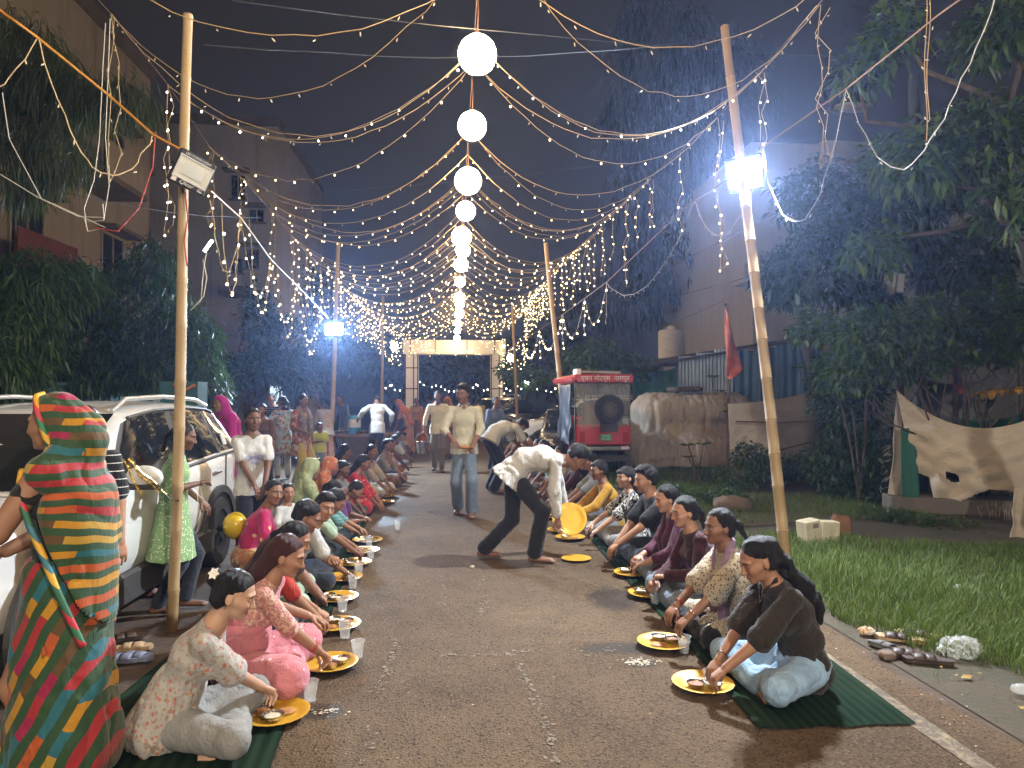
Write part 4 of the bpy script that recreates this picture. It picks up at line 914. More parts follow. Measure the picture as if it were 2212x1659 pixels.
def cloth_sheet(name, corners, m, parent, nu=26, nv=20, sag=.1, fold=.05, seed=0, billow=.12, hole=None, thick=.0, wn_=7, swag=0.0):
    """hanging cloth between four picture corners given as world points TL TR BR BL"""
    TL, TR, BR, BL = [np.array(c, float) for c in corners]; u = np.linspace(0, 1, nu)[None, :, None]; v = np.linspace(0, 1, nv)[:, None, None]
    S = (TL * (1 - u) + TR * u) * (1 - v) + (BL * (1 - u) + BR * u) * v; n = unit(np.cross(TR - TL, BL - TL)); U = u[..., 0] + 0 * v[..., 0]; W = v[..., 0] + 0 * u[..., 0]
    S[..., 2] -= sag * (4 * U * (1 - U)) * (1 - W * .8)
    f = np.sin(U * wn_ * 3 + 2.2 * W + seed) * .5 + np.sin(U * wn_ * 5.3 - W * 3 + seed * 2) * .3 + vn2(U * 6 + seed, W * 5)
    if swag: f = f * .6 + swag * np.sin(W * 34 + 9 * (U - .5) ** 2 + 1.5 * vn2(U * 3, W * 2)) * np.exp(-2.2 * W) + swag * .9 * np.sin((U * 1.3 + W * .9) * 26 + 2 * vn2(U * 2, W * 3)) * np.exp(-4 * (U - .15) ** 2)
    S += n[None, None] * (fold * f * (.3 + .7 * W) + billow * np.sin(math.pi * U) * np.sin(math.pi * W))[..., None]
    fr = RNG.normal(0, 1, nu) * .04; S[-1, :, 2] += fr; F = [[i * nu + j, i * nu + j + 1, (i + 1) * nu + j + 1, (i + 1) * nu + j] for i in range(nv - 1) for j in range(nu - 1) if not (hole and hole((j + .5) / nu, (i + .5) / nv))]
    mb = MB(); mb.add(S.reshape(-1, 3), F); o = mb.build(name, m, parent, fix=False); o.data.polygons.foreach_set('use_smooth', np.ones(len(o.data.polygons), bool)); md = o.modifiers.new('thickness', 'SOLIDIFY'); md.thickness = .006; return o
net = thing('shade_net', 'green shade net screen behind the covered car', 'net', P(1420, 860, 19)); cloth_sheet('net_cloth', [P(1370, 798, 19), P(1462, 792, 19), P(1462, 870, 19), P(1370, 870, 19)], NETM, net, sag=.12)
for x in (1370, 1462): b_ = P(x, 850, 19.03); MB().tube([(b_[0], 19.03, 0), (b_[0], 19.03, P(x, 790, 19)[2])], .025, 6).build('post', BARK, net)
# hanging tarpaulins
def tarp_mat(name, c1, c2, c3):
    t = NT(name); v = t.coord('Object'); n = t.noise(v, 1.6, 5, .65); w1 = t.noise(t.coord('Object', (1, 1, 3)), 9, 4, .65, 1.2); f = t.noise(v, 140, 2)
    c = t.mix(t.ramp(n, [(.35, (0, 0, 0)), (.66, (1, 1, 1))]), c1, c2); c = t.mix(t.math('MULTIPLY', t.ramp(w1, [(.5, (0, 0, 0)), (.75, (1, 1, 1))]), .6), c, c3)
    t.set(color=c, rough=.85); t.bump(t.math('ADD', w1, t.math('MULTIPLY', f, .15)), .5, .03); return t.m
TARP = tarp_mat('tarp_cream', (.52, .47, .41), (.44, .37, .30), (.33, .27, .21)); TARP2 = tarp_mat('tarp_tan', (.50, .44, .36), (.42, .35, .27), (.30, .245, .18))
def stake(t, x, y0, y1, Y, r=.035, m=BARK, lean=0):
    a = P(x, y0, Y); b = P(x + lean, y1, Y); b[2] = max(b[2], -.05); MB().tube([a, (a + b) / 2 + [.02, 0, 0], b], [r * .9, r, r], 8).build('post', m, t, smooth=60)
tp = thing('tarpaulin_screen', 'stained cream tarpaulin stretched between two posts beside the covered car', 'tarpaulin', G(1660, 1035)); cloth_sheet('cloth', [P(1572, 872, 13.6), P(1764, 843, 14.0), P(1755, 1015, 14.0), P(1580, 1030, 13.6)], TARP, tp, nu=56, nv=44, sag=.06, fold=.03, billow=-.1, wn_=4, swag=.5)
stake(tp, 1768, 780, 1030, 14.1, .06); stake(tp, 1571, 660, 1040, 13.7, .022)
for (xa, ya, xb, yb) in ((1590, 910, 1775, 908), (1600, 985, 1770, 950)): MB().tube([P(xa, ya, 13.4), P((xa + xb) / 2, (ya + yb) / 2 + 4, 13.4), P(xb, yb, 13.7)], .012, 5).build('tie_rope', BARK, tp)
FLAGM = mat('saffron_cloth', (.55, .13, .04), (.38, .07, .03), 6, .65, bump=.3)
fl = thing('flag', 'saffron pennant with gold fringe hanging on a stick above the tarpaulin', 'flag', P(1570, 700, 13.7)); mb = MB(); n = 14; V = np.zeros((n, 6, 3))
for i in range(n):
    v = i / (n - 1); y = 662 + v * 150; x0_ = 1566 + 2 * v; x1_ = 1568 + 38 * min(1, v * 1.15) - (30 * max(0, v - .86) / .14)
    for j in range(6): u = j / 5; q = P(x0_ + (x1_ - x0_) * u, y + 8 * u, 13.62); V[i, j] = q + [0, .05 * math.sin(u * 5 + v * 6), 0]
o = mb.grid(V).build('flag_cloth', FLAGM, fl, smooth=80); md = o.modifiers.new('thickness', 'SOLIDIFY'); md.thickness = .004; MB().tube([P(1566, 655, 13.66), P(1576, 880, 13.66)], .018, 6).build('stick', BARK, fl)
tp = thing('tarpaulin_screen', 'large torn tan tarpaulin with frayed hem sagging in front of a hut', 'tarpaulin', G(2080, 1150))
cloth_sheet('cloth', [P(1935, 842, 9.6), P(2340, 830, 8.3), P(2330, 1110, 8.3), P(1990, 1085, 9.4)], TARP2, tp, nu=100, nv=70, sag=.55, fold=.04, billow=-.12, wn_=6, swag=1.0, hole=lambda u, v: (v > .80 + .12 * math.sin(u * 9) and u < .75) or ((u - .26) ** 2 / .002 + (v - .62) ** 2 / .0025 < 1) or (u < .10 and v > .72))
cloth_sheet('cloth', [P(1938, 842, 9.7), P(1992, 895, 9.7), P(1960, 1100, 9.6), P(1918, 1108, 9.6)], TARP, tp, nu=12, nv=26, sag=.0, fold=.05, billow=.05, wn_=2)
cloth_sheet('green_strip', [P(1946, 925, 9.5), P(1978, 925, 9.5), P(1992, 1160, 9.2), P(1950, 1170, 9.2)], NETM, tp, nu=8, nv=20, sag=0, fold=.02, billow=.03, wn_=2)
cloth_sheet('cloth', [P(2192, 1050, 7.9), P(2260, 1040, 7.9), P(2270, 1210, 7.6), P(2180, 1195, 7.6)], TARP2, tp, nu=12, nv=16, sag=0, fold=.05, billow=.05, wn_=3)
stake(tp, 1944, 770, 1130, 9.75, .05); stake(tp, 2330, 760, 1130, 8.4, .05)
mb = MB()
for i in range(70):
    x = random.uniform(1950, 2200); y = random.uniform(1085, 1110); Yd = 9.5 - (x - 1940) / 400 * 1.2; a = P(x, y, Yd); mb.tube([a, a + [random.gauss(0, .02), random.gauss(0, .02), -random.uniform(.05, .22)]], [.004, .002], 4)
for i in range(26): a = P(1918 + random.uniform(-3, 8), random.uniform(920, 1090), 9.62); mb.tube([a, a + [-random.uniform(.04, .12), 0, -random.uniform(.01, .07)]], [.003, .0015], 4)
o = mb.build('frayed_threads', TARP, tp, fix=False); o['kind'] = 'stuff'
tp = thing('tarpaulin_screen', 'grey tarpaulin roof edge seen behind the torn tan one', 'tarpaulin', P(2060, 900, 11.2)); cloth_sheet('cloth', [P(1990, 815, 11), P(2200, 770, 11), P(2130, 900, 11.2), P(1990, 905, 11.2)], tarp_mat('tarp_grey', (.20, .19, .18), (.15, .14, .13), (.1, .1, .1)), tp, sag=.25, fold=.03)
for x_ in (1992, 2198): stake(tp, x_, 790, 1000, 11.25, .03)
tp = thing('hut', 'hut frame with gold tinsel fringe and orange cloth strip under the hedge', 'hut', (8.6, 10.5, 0)); GOLD = mat('gold_tinsel', (.75, .45, .06), (.9, .6, .1), 60, .25, metal=.85, bump=.8, bscale=90)
cloth_sheet('tinsel_fringe', [P(2095, 845, 10.4), P(2230, 830, 10.2), P(2230, 846, 10.2), P(2095, 862, 10.4)], GOLD, tp, nv=5, fold=.02, sag=.02); cloth_sheet('orange_strip', [P(2057, 775, 10.4), P(2074, 775, 10.4), P(2080, 850, 10.4), P(2062, 845, 10.4)], emit('orange_lit_cloth', (1.0, .22, .04), .0) if False else FLAGM, tp, nu=6, nv=14, fold=.02, sag=0)
for x_ in (2062, 2212): stake(tp, x_, 740, 1000, 10.5, .04)
cloth_sheet('net_panel', [P(2055, 900, 10.6), P(2212, 890, 10.6), P(2212, 960, 10.6), P(2060, 965, 10.6)], NETM, tp, fold=.03)
for i in range(14): a = P(2030 + i * 14, 700, 10.8); b = P(2260 + i * 6, 560 + i * 6, 12); MB().tube([P(2040 + i * 4, 745 - i * 2, 10.6), P(2240, 605 + i * 9, 9.4)], .008, 4).build('roof_slat', mat('steel_bar', (.16, .16, .17), None, 8, .4, .6), tp)
# cut stump, drain slab, stones
st = thing('tree_stump', 'tall cut tree stump wrapped in wire before the blue fence', 'stump', G(1757, 1000)); a = P(1740, 700, 17); b = P(1770, 870, 17); MB().tube([P(1735, 700, 17), P(1742, 740, 17), P(1755, 800, 17), (b[0], b[1], 0)], [.10, .13, .14, .16], 10).build('trunk', BARK, st, smooth=60); MB().tube([a, a + [-.12, 0, .12], a + [-.16, 0, .02]], [.06, .05, .03], 8).build('branch_stub', BARK, st, smooth=60)
STONE = mat('stone', (.20, .14, .10), (.12, .09, .07), 5, .95, bump=1, bscale=20)
def rock(x, y, sx, sy, sz, label, m=STONE, seed=0):
    c = G(x, y); mb = MB(); mb.sphere((0, 0, 0), 1, 14, 10); V = np.array(mb.v); d = V / (np.linalg.norm(V, axis=1)[:, None] + 1e-9); k = 1 + .18 * vn2(d[:, 0] * 3 + seed, d[:, 1] * 3 + d[:, 2] * 2); V = np.sign(d) * np.abs(d) ** .7 * k[:, None] * np.array([sx, sy, sz]) + c + [0, 0, sz * .55]; mb.v = [tuple(q) for q in V]; return tag(mb.build('stone', m, None, smooth=45), label, 'stone')
rock(1580, 1100, .26, .2, .12, 'reddish flat kerb stone beyond the bamboo pole base', seed=1); rock(1815, 1150, .12, .1, .13, 'rough brown rock beside the broken white block', mat('brown_rock', (.24, .12, .06), None, 8, .9, bump=.8), seed=5)
rock(1915, 1420, .05, .04, .025, 'small grey stone beside the brown sandals', seed=8)
blk = G(1765, 1178); bt = thing('broken_block', 'broken cream plastic block with ribbed corner lying in the grass', 'block', blk); CREAM = mat('old_cream_plastic', (.52, .47, .33), (.38, .32, .20), 6, .6, bump=.3)
Rr = rotz(.25) @ roty(-.12); MB().box(blk + [-.09, 0, .14], (.20, .16, .28), Rr, .008).build('block_half', CREAM, bt); MB().box(blk + [.13, .03, .14], (.22, .14, .24), rotz(.12) @ roty(.06), .008).build('block_half', CREAM, bt)
for i in range(8): MB().box(blk + [-.055 + .012 * (i // 4) * 0 + (.0 if i < 4 else -.02), -.088, .06 + (i % 4) * .014 + (.15 if i < 4 else -.03)], (.07, .012, .006), Rr).build('rib', STONE, bt)
ds = thing('drain_slab', 'dark concrete drain slab under the frayed tarpaulin', 'slab', G(2090, 1130)); MB().box(G(2110, 1120) + [.2, .3, .12], (2.2, .5, .22), rotz(-.35), .02).build('slab', PL_D, ds)
# ------------------------------------------------------------------ gateway of cloth panels
GATE = tarp_mat('gate_cloth', (.80, .78, .73), (.74, .72, .67), (.66, .63, .58)); GY = 36.0
gt = thing('gateway', 'cloth covered gateway arch strung with fairy lights across the road', 'gate', (0.1, GY, 0)); gl, gr = P(875, 745, GY)[0], P(1088, 745, GY)[0]; gz = P(980, 737, GY)[2]; gb = P(980, 766, GY)[2]; cw = .66
for x in (gl, gr - cw):
    c_ = wbox(gt, 'column', x, x + cw, GY, GY + .6, -.02, gz - .002, GATE)
    for z in (1.0, 2.05, 3.1): wbox(c_, 'trim', x - .012, x + cw + .012, GY - .02, GY - .003, z, z + .05, MARO)
    for xx in (x, x + cw * .62, x + cw - .05): wbox(c_, 'trim', xx, xx + .05, GY - .035, GY - .0225, 0, gb, MARO)
bm_ = wbox(gt, 'beam', gl + cw + .002, gr - cw - .002, GY + .03, GY + .57, gb, gz, GATE); wbox(gt, 'fascia', gl - .1, gr + .1, GY - .12, GY - .04, gb + .02, gz + .05, GATE)
for f_ in (.05, .3, .62, .9): x = gl + (gr - gl) * f_; wbox(bm_, 'trim', x, x + .04, GY - .14, GY - .122, gb + .02, gz + .1, MARO)
# far dark trees and hedge that close the road
plant('roadside_trees', 'dark tree mass beyond the gateway', 'tree', (-3, 62, 0), ((-3, 62, 4), .4), [pb(940, 800, 60, 120, 60, 4), pb(1040, 810, 60, 120, 50, 4), pb(1180, 780, 55, 100, 80, 4), pb(850, 780, 58, 90, 80, 4)], 900, .6, bpy.data.materials['leaf_dim'], .4, 6)
# ------------------------------------------------------------------ bamboo poles
def bamboo_mat():
    t = NT('bamboo'); v = t.coord('Object'); n = t.noise(t.coord('Object', (6, 6, .8)), 3, 4, .6); s_ = t.noise(v, 45, 3, .7)
    c = t.mix(n, (.40, .29, .15), (.30, .20, .095)); c = t.mix(t.ramp(s_, [(.62, (0, 0, 0)), (.72, (.7, .7, .7))]), c, (.12, .075, .04)); t.set(color=c, rough=.5, spec=.4); t.bump(s_, .2, .004); return t.m
BAMB = bamboo_mat()
def pole(bot, top, r, label, nodes=9):
    bot = np.array(bot, float); top = np.array(top, float); mb = MB(); L = np.linalg.norm(top - bot); pts = []; rr = []; k = 0
    zs = [0]
    while zs[-1] < L: zs.append(zs[-1] + random.uniform(.30, .42))
    zs[-1] = L
    for i, z in enumerate(zs):
        f = z / L; q = bot + (top - bot) * f + np.array([math.sin(f * 5) * .012, math.cos(f * 4) * .012, 0]); rad = r * (1.06 - .22 * f)
        if 0 < i < len(zs) - 1:
            d = (top - bot) / L
            for o, k in ((-.02, 1.0), (-.008, 1.10), (0, 1.02), (.008, 1.13), (.022, 1.0)): pts.append(q + d * o); rr.append(rad * k)
        else: pts.append(q); rr.append(rad)
    t = thing('bamboo_pole', label, 'pole', bot); mb.tube(pts, rr, 12); mb.build('culm', BAMB, t, smooth=50); return t
PL0 = G(369, 1360); PL0[2] = -.05; PLt = P(411, 38, 4.9); pole(PL0, PLt, .036, 'tall bamboo pole carrying the unlit floodlight beside the white car')
PR0 = G(1702, 1232); PRt = P(1567, 58, 7.0); pole(PR0 - [0, 0, .05], PRt, .05, 'leaning bamboo pole carrying the lit floodlight by the grass')
q = G(712, 1000); pole(q, P(732, 525, q[1]), .055, 'bamboo pole carrying the far lit floodlight behind the left row')
q = G(822, 955); pole(q, P(828, 640, q[1]), .055, 'slim bamboo pole behind the man in the white shirt')
q = G(1226, 1012); q[0] = P(1228, 900, 15.5)[0]; q[1] = 15.5; q[2] = -.05; pole(q, P(1180, 525, 15.5), .06, 'leaning bamboo pole left of the red rickshaw')
q = P(1118, 900, 23); q[2] = -.05; pole(q, P(1108, 660, 23), .05, 'thin bamboo pole beside the parked white jeep')
# ------------------------------------------------------------------ paper lanterns
t_ = NT('lantern_paper'); v_ = t_.coord('Object'); X_, Y_, Z_ = t_.sep(v_); rings = t_.math('SINE', t_.math('MULTIPLY', Z_, 210)); lw = t_.node('LayerWeight'); lw.inputs[0].default_value = .35
t_.set(color=(.85, .78, .62), rough=.8, ecol=(1.0, .68, .36), estr=LANTERN_POWER); LANT = t_.m
WIRE = mat('wire_warm', (.55, .40, .20), (.42, .30, .15), 30, .5); WIREC = mat('wire_clear', (.62, .58, .50), (.5, .47, .42), 30, .4); CORDM = mat('cord_brown', (.20, .10, .05), None, 20, .7); WIREO = mat('wire_orange', (.55, .26, .03), (.45, .18, .03), 30, .5)
LANS = [(1031, 118, 42, 6.5), (1020, 272, 31, 8.6), (1011, 391, 29, 10.2), (1006, 456, 21, 12.4), (997, 512, 21.5, 14.0), (1000, 541, 18, 15.3), (996, 572, 18, 16.8), (994, 609, 13, 19.3), (993, 643, 13.5, 21.3), (993, 658, 11, 23.3), (992, 679, 11, 25.3), (990, 700, 8.5, 28), (988, 715, 7.5, 30), (987, 730, 7.5, 32.5), (986, 741, 8, 35)]
ORD = ['nearest', 'second', 'third', 'fourth', 'fifth', 'sixth', 'seventh', 'eighth', 'ninth', 'tenth', 'eleventh', 'twelfth', 'thirteenth', 'fourteenth', 'last', 'sixteenth', 'seventeenth', 'eighteenth', 'nineteenth', 'twentieth', 'twenty-first', 'twenty-second', 'twenty-third', 'twenty-fourth', 'twenty-fifth', 'twenty-sixth']
def lantern(c, r, topz, label, group=None):
    t = thing('paper_lantern', label, 'lantern', c, 'paper lanterns over the road'); n = 16
    prof = [(r * max(math.sin(math.pi * i / 12), .0), r * -math.cos(math.pi * i / 12)) for i in range(1, 12)]
    MB().lathe([(0, prof[0][1])] + prof + [(0, prof[-1][1])], c, n).build('shade', LANT, t, smooth=50)
    MB().tube([(c[0], c[1], c[2] + r * .96), (c[0] + .01, c[1], c[2] + r + (topz - c[2] - r) * .5), (c[0], c[1], topz)], .006, 5).build('cord', CORDM, t)
    MB().lathe([(r * .24, 0), (r * .27, .01), (r * .24, .02)], (c[0], c[1], c[2] + r * .96), 16).build('wire_ring', WIRE, t)
CROPE = []
for i, (x, y, r, Y) in enumerate(LANS):
    c = P(x, y, Y); rad = r / FPX * Y * (1.0 if i < 5 else .86); lantern(c, rad, c[2] + rad + .45, ('nearest large white paper lantern at the top of the picture', 'last small paper lantern of the row hanging before the gate beam')[i > 0] if i in (0, 14) else f'glowing round paper lantern, {ORD[i]} in the row from the camera'); CROPE.append((c[0], c[1], c[2] + rad + .45))
for k, Yb in enumerate((3.9, 1.6, -.8, -3.2)): lantern(np.array([.32, Yb, 4.72]), .18, 5.3, f'paper lantern overhead outside the view, {ORD[k]} one before the visible row'); CROPE.insert(0, (.32, Yb, 5.3))
for (x, y, r, Y, lb) in ((852, 749, 8, 33, 'small round lantern left of the gate beam'), (1103, 773, 8, 30, 'small round lantern right of the gate column')): c = P(x, y, Y); lantern(c, r / FPX * Y, c[2] + .6, lb)
# ------------------------------------------------------------------ fairy light strings
_b = MB(); _b.sphere((0, 0, 0), 1, 6, 4); _bo = _b.build('bulb', None, None); BULB_ME = {}
for nm, m_ in (('lit', emit('bulb_warm', (1.0, .70, .33), 9, False)), ('cool', emit('bulb_cool', (1.0, .88, .72), 8, False)), ('off', mat('bulb_unlit', (.70, .60, .42), None, 9, .3))):
    me = _bo.data.copy(); me.materials.clear(); me.materials.append(m_); me.polygons.foreach_set('use_smooth', np.ones(len(me.polygons), bool)); BULB_ME[nm] = me
bpy.data.objects.remove(_bo)
STR_GROUP = 'fairy light strings over the road'
def catena(a, b, sag, n=22):
    t = np.linspace(0, 1, n)[:, None]; p = np.array(a)[None] * (1 - t) + np.array(b)[None] * t; p[:, 2:] -= sag * 4 * t * (1 - t); p += RNG.normal(0, .006, p.shape); return p
def bulbs_on(t, pts, step, kind, size, off0=.1, hang=.03):
    d = np.r_[0, np.cumsum(np.linalg.norm(np.diff(pts, axis=0), axis=1))]; s = off0
    while s < d[-1]:
        p = np.array([np.interp(s, d, pts[:, i]) for i in range(3)]) - np.array(t.location)
        kd_ = kind if kind == 'off' or random.random() > .1 else 'off'; o = bpy.data.objects.new('bulb', BULB_ME[kd_]); COL.objects.link(o); o.parent = t; sc = size * random.uniform(.8, 1.15)
        o.location = (p[0] + random.gauss(0, .008), p[1] + random.gauss(0, .008), p[2] - hang); o.scale = (sc, sc, sc * 1.2) if kd_ != 'off' else (.005, .005, .016)
        if kd_ == 'off': o.rotation_euler = (random.gauss(0, .5), random.gauss(0, .5), 0)
        s += step * random.uniform(.85, 1.15)
def string(label, runs, kind='lit', step=.3, size=.013, wire=WIRE, rad=.0042, name='string_light', stubs=None):
    t = thing(name, label, 'fairy lights', tuple(runs[0][0]), STR_GROUP); mb = MB()
    for r_ in runs: mb.tube(r_, rad, 4, cap=False)
    mb.build('wire', wire, t, fix=False)
    for i, r_ in enumerate(runs): bulbs_on(t, r_, step, kind if isinstance(kind, str) else kind[i % len(kind)], size, random.uniform(.05, step))
    return t
def knotpt(x, y, X): d = ray(x, y); k = X / d[0]; return np.array([0, 0, CAM_H]) + d * k
def cen(Y):
    a = np.array(CROPE); a = a[np.argsort(a[:, 1])]; return np.array([np.interp(Y, a[:, 1], a[:, 0]), Y, np.interp(Y, a[:, 1], a[:, 2])])
KL = [np.array([-3.05, 4.3, 5.0])] + [knotpt(x, y, -3.05) for x, y in ((238, 30), (361, 182), (452, 318), (518, 382), (585, 455), (630, 510), (662, 547), (692, 577), (722, 604))]
KR = [np.array([3.0, 4.0, 4.9])] + [knotpt(x, y, 3.02) for x, y in ((1768, 12), (1645, 155), (1550, 255), (1405, 385), (1350, 437), (1300, 490), (1268, 518), (1238, 546), (1212, 572), (1187, 598))]
while KL[-1][1] < 29: KL.append(KL[-1] + np.array([.02, .95, -.010]))
while KR[-1][1] < 29: KR.append(KR[-1] + np.array([.0, .95, -.012]))
CY = {0: 4.9, 1: 5.5, 2: 6.45, 3: 7.5, 4: 9.4, 5: 11.3}
for side, K in (('left', KL), ('right', KR)):
    for i, k in enumerate(K):
        Yc = CY.get(i, k[1] - .3); c1 = cen(Yc); c2 = cen(CY.get(i + 1, Yc + .95))
        if i in (0, 1): c1 = P((968, 958)[i] if side == 'left' else (1140, 1160)[i], -20, Yc)
        if i >= 2: c1[2] -= .28; c2[2] -= .3
        if i == 1: c2 = P(1002 if side == 'left' else 1070, 128, 6.45)
        if i == 2: c1 = P(1002 if side == 'left' else 1068, 130, 6.5)
        sg = .74 + .08 * math.sin(i * 2.3); kinds = ('off', 'off') if i < 1 else (('off', 'off') if i == 1 else ('cool', 'off') if i == 2 else ('lit', 'off') if i < 5 else ('lit', 'lit'))
        runs = [catena(k, c1, sg)] if i < 1 else [catena(k, c1, sg), catena(k, c2, sg * 1.12)]
        if i >= 4 and i + 1 < len(K): cm = (c1 + c2) / 2; runs.append(catena((k + K[i + 1]) / 2, cm, sg * .92))
        string(f'fairy light swag to the {side} rope, {ORD[min(i, 25)]} from the camera', runs, kinds, .30 if i < 12 else .36, .0095 if i < 7 else .0100 + .0002 * k[1], WIRE, .0032)
        # hanging tail at the knot
        if i >= 1:
            L = random.uniform(.9, 1.5) if side == 'right' else random.uniform(.8, 1.4); L = {1: 1.35, 2: .95, 3: 1.75, 4: .75}.get(i, L) if side == 'right' else {1: 1.5, 2: 1.6, 3: 1.0, 4: .7}.get(i, L); dx = .05
            r1 = np.array([k + [random.gauss(0, .02), random.gauss(0, .02), -L * f] for f in np.linspace(0, 1, 9)]); r2 = np.array([r1[-1] + [0, 0, 0]] + [k + [dx + random.gauss(0, .03), random.gauss(0, .03), -L * f] for f in np.linspace(.95, .02, 8)])
            kd = 'off' if i == 1 else ('cool' if i == 2 else 'lit'); runs = [r1, r2]
            if i > 6: e_ = k + [random.uniform(-.3, .3), .3, -L * random.uniform(.5, 1.0)]; runs.append(catena(k, e_ + [0, .5, .1], .3, 10))
            if i >= 3 and i + 1 < len(K) and (side == 'right' or i > 5):
                m_ = (k + K[i + 1]) / 2; L2 = random.uniform(.6, 1.25); string(f'extra hanging strand of fairy lights on the {side} rope, {ORD[min(i, 25)]} from the camera', [np.array([m_ + [random.gauss(0, .02), random.gauss(0, .02), -L2 * f] for f in np.linspace(0, 1, 8)])], 'lit', .17, .0095 + .0002 * k[1], WIRE, .003)
            string(f'drooping tail of fairy lights on the {side} rope, {ORD[min(i, 25)]} from the camera', runs, kd, .2 if i < 10 else .24, .0095 if i < 7 else .0100 + .0002 * k[1], WIRE, .0032)
def wire(name, label, pts, r, m, cat='wire'):
    t = thing(name, label, cat, pts[0]); MB().tube(np.array(pts), r, 5).build('strand', m, t); return t
wire('support_wire', 'thin support wire carrying the fairy lights along the left side', [k + [0, 0, .01] for k in KL], .003, CORDM); wire('support_wire', 'thin support wire carrying the fairy lights along the right side', [k + [0, 0, .01] for k in KR], .003, CORDM)
wire('support_wire', 'cord along the middle of the road carrying the paper lanterns', [np.array(c) for c in sorted(CROPE, key=lambda q: q[1])], .004, CORDM)
for j, (x0_, y0_, Y0, x1_, y1_, Y1) in enumerate(((500, 0, 6, 2212, 130, 9), (440, 95, 5.4, 1560, 80, 7), (-40, 370, 9, 560, 470, 14), (1140, 720, 22, 2212, 170, 9), (1240, 690, 18, 2212, 410, 9), (1280, 770, 18, 2212, 330, 12), (1850, 540, 14, 2300, 300, 7), (600, 420, 20, 1500, 330, 24))):
    a, b = P(x0_, y0_, Y0), P(x1_, y1_, Y1); wire('overhead_wire', f'thin dark overhead wire across the sky, {ORD[j]} from the top left', catena(a, b, .15, 12), .005, mat('wire_black', (.03, .03, .03), None, 9, .6))
# supply cables with loops of unlit lights
ca = [P(-30, 0, 4.4), P(80, 80, 4.7), P(240, 210, 5.0), P(330, 290, 4.9), P(400, 328, 4.88)]; wire('supply_cable', 'bright orange cable running down to the unlit floodlight', ca, .009, WIREO, 'cable')
ca2 = [P(455, 412, 5.4), P(520, 470, 7), P(585, 560, 9.5), P(650, 625, 13), P(712, 690, 17)]; wire('supply_cable', 'orange cable running from the unlit to the far lit floodlight', ca2, .007, WIREO, 'cable')
string('loop of unlit fairy lights hanging under the orange cable', [catena(P(82, 82, 4.7), P(332, 290, 5.2), .55, 20), catena(P(82, 82, 4.7), P(-20, 200, 4.6), .05, 8)], 'off', .25, .012, WIRE)
for j, (a, b, s_) in enumerate(((P(455, 430, 5.5), P(520, 470, 7), .55), (P(520, 470, 7), P(585, 560, 9.5), .6), (P(585, 560, 9.5), P(640, 615, 12), .7), (P(640, 615, 12), P(690, 665, 15), .8))): string(f'zigzag fairy lights under the left cable, {ORD[j]} from the unlit floodlight', [catena(a, b, s_, 14), catena(a + [.05, .1, 0], b, s_ * 1.3, 14)], ('off' if j < 1 else 'cool', 'lit'), .24, .010, WIRE, .003)
cr = [P(2240, -120, 4.2), P(2030, 30, 5.0), P(1830, 190, 6.0), P(1640, 322, 6.9)]; wire('supply_cable', 'pale twisted cable running down to the lit floodlight', cr, .007, CORDM, 'cable'); cr2 = [P(1640, 345, 7.0), P(1490, 440, 8.4), P(1310, 610, 12), P(1215, 680, 15), P(1115, 745, 22)]; wire('supply_cable', 'twisted cable running on from the lit floodlight towards the gate', cr2, .007, CORDM, 'cable')
string('unlit fairy lights looping between the cable and the floodlight pole', [catena(P(1830, 192, 6), P(1640, 325, 6.9), .95, 18), catena(P(1830, 192, 6), P(2010, 300, 5.4), .45, 14), catena(P(2010, 300, 5.4), P(2170, -60, 4.9), .1, 12)], 'off', .26, .012, WIREC)
string('long unlit fairy light strand hanging in front of the broad leaves', [np.array([P(2000 + 3 * math.sin(f * 9), -40 + f * 345, 5.2) for f in np.linspace(0, 1, 12)]), np.array([P(2006 + 4 * math.sin(f * 7), -40 + f * 300, 5.25) for f in np.linspace(0, 1, 12)])], 'off', .22, .012, WIRE)
RC = [P(1640, 345, 7.0), P(1500, 432, 8.3), P(1310, 610, 12), P(1262, 645, 13.4), P(1215, 680, 15), P(1165, 712, 18), P(1130, 736, 21)]
for j in range(len(RC) - 1): string(f'fairy lights drooping under the right cable, {ORD[j]} from the lit floodlight', [catena(RC[j], RC[j + 1], .6, 14)] + ([catena(RC[j + 1], RC[j + 1] + [.1, .5, -.6], .3, 8)] if j else []), 'off' if j < 2 else 'lit', .22, .013 + .001 * j, WIREC)
tw_ = [P(5, 200, 5.4), P(20, 300, 5.4), P(90, 430, 5.4), P(170, 468, 5.4), P(225, 470, 5.4), P(222, 440, 5.4)]; wire('loose_wire', 'loose white wires sagging from the left frame edge', tw_, .0035, WIREC)
wire('loose_wire', 'second loose white wire sagging below the first at the left edge', [P(-10, 370, 5.4), P(80, 425, 5.4), P(180, 470, 5.42), P(228, 492, 5.42), P(190, 500, 5.42), P(182, 470, 5.42)], .0035, WIREC)
wire('loose_wire', 'loose looped wire pair hanging beside the drooping tree', [P(228, 50, 5.5), P(222, 150, 5.5), P(215, 300, 5.5), P(203, 390, 5.5), P(182, 450, 5.5), P(186, 480, 5.5), P(224, 476, 5.5), P(236, 400, 5.5), P(228, 300, 5.5), P(234, 150, 5.5), P(238, 40, 5.5)], .003, WIREC)
wire('loose_wire', 'thin red twisted wire looping from the orange cable', [P(336, 285, 5.3), P(330, 360, 5.3), P(300, 450, 5.3), P(255, 500, 5.3), P(205, 492, 5.3)], .005, mat('wire_red', (.40, .05, .04), None, 20, .5))
wire('loose_wire', 'red wire tied down along the floodlight bamboo pole', [P(400, 415, 4.84), P(406, 470, 4.84), P(398, 520, 4.84), P(404, 575, 4.84)], .005, MATS['wire_red'])
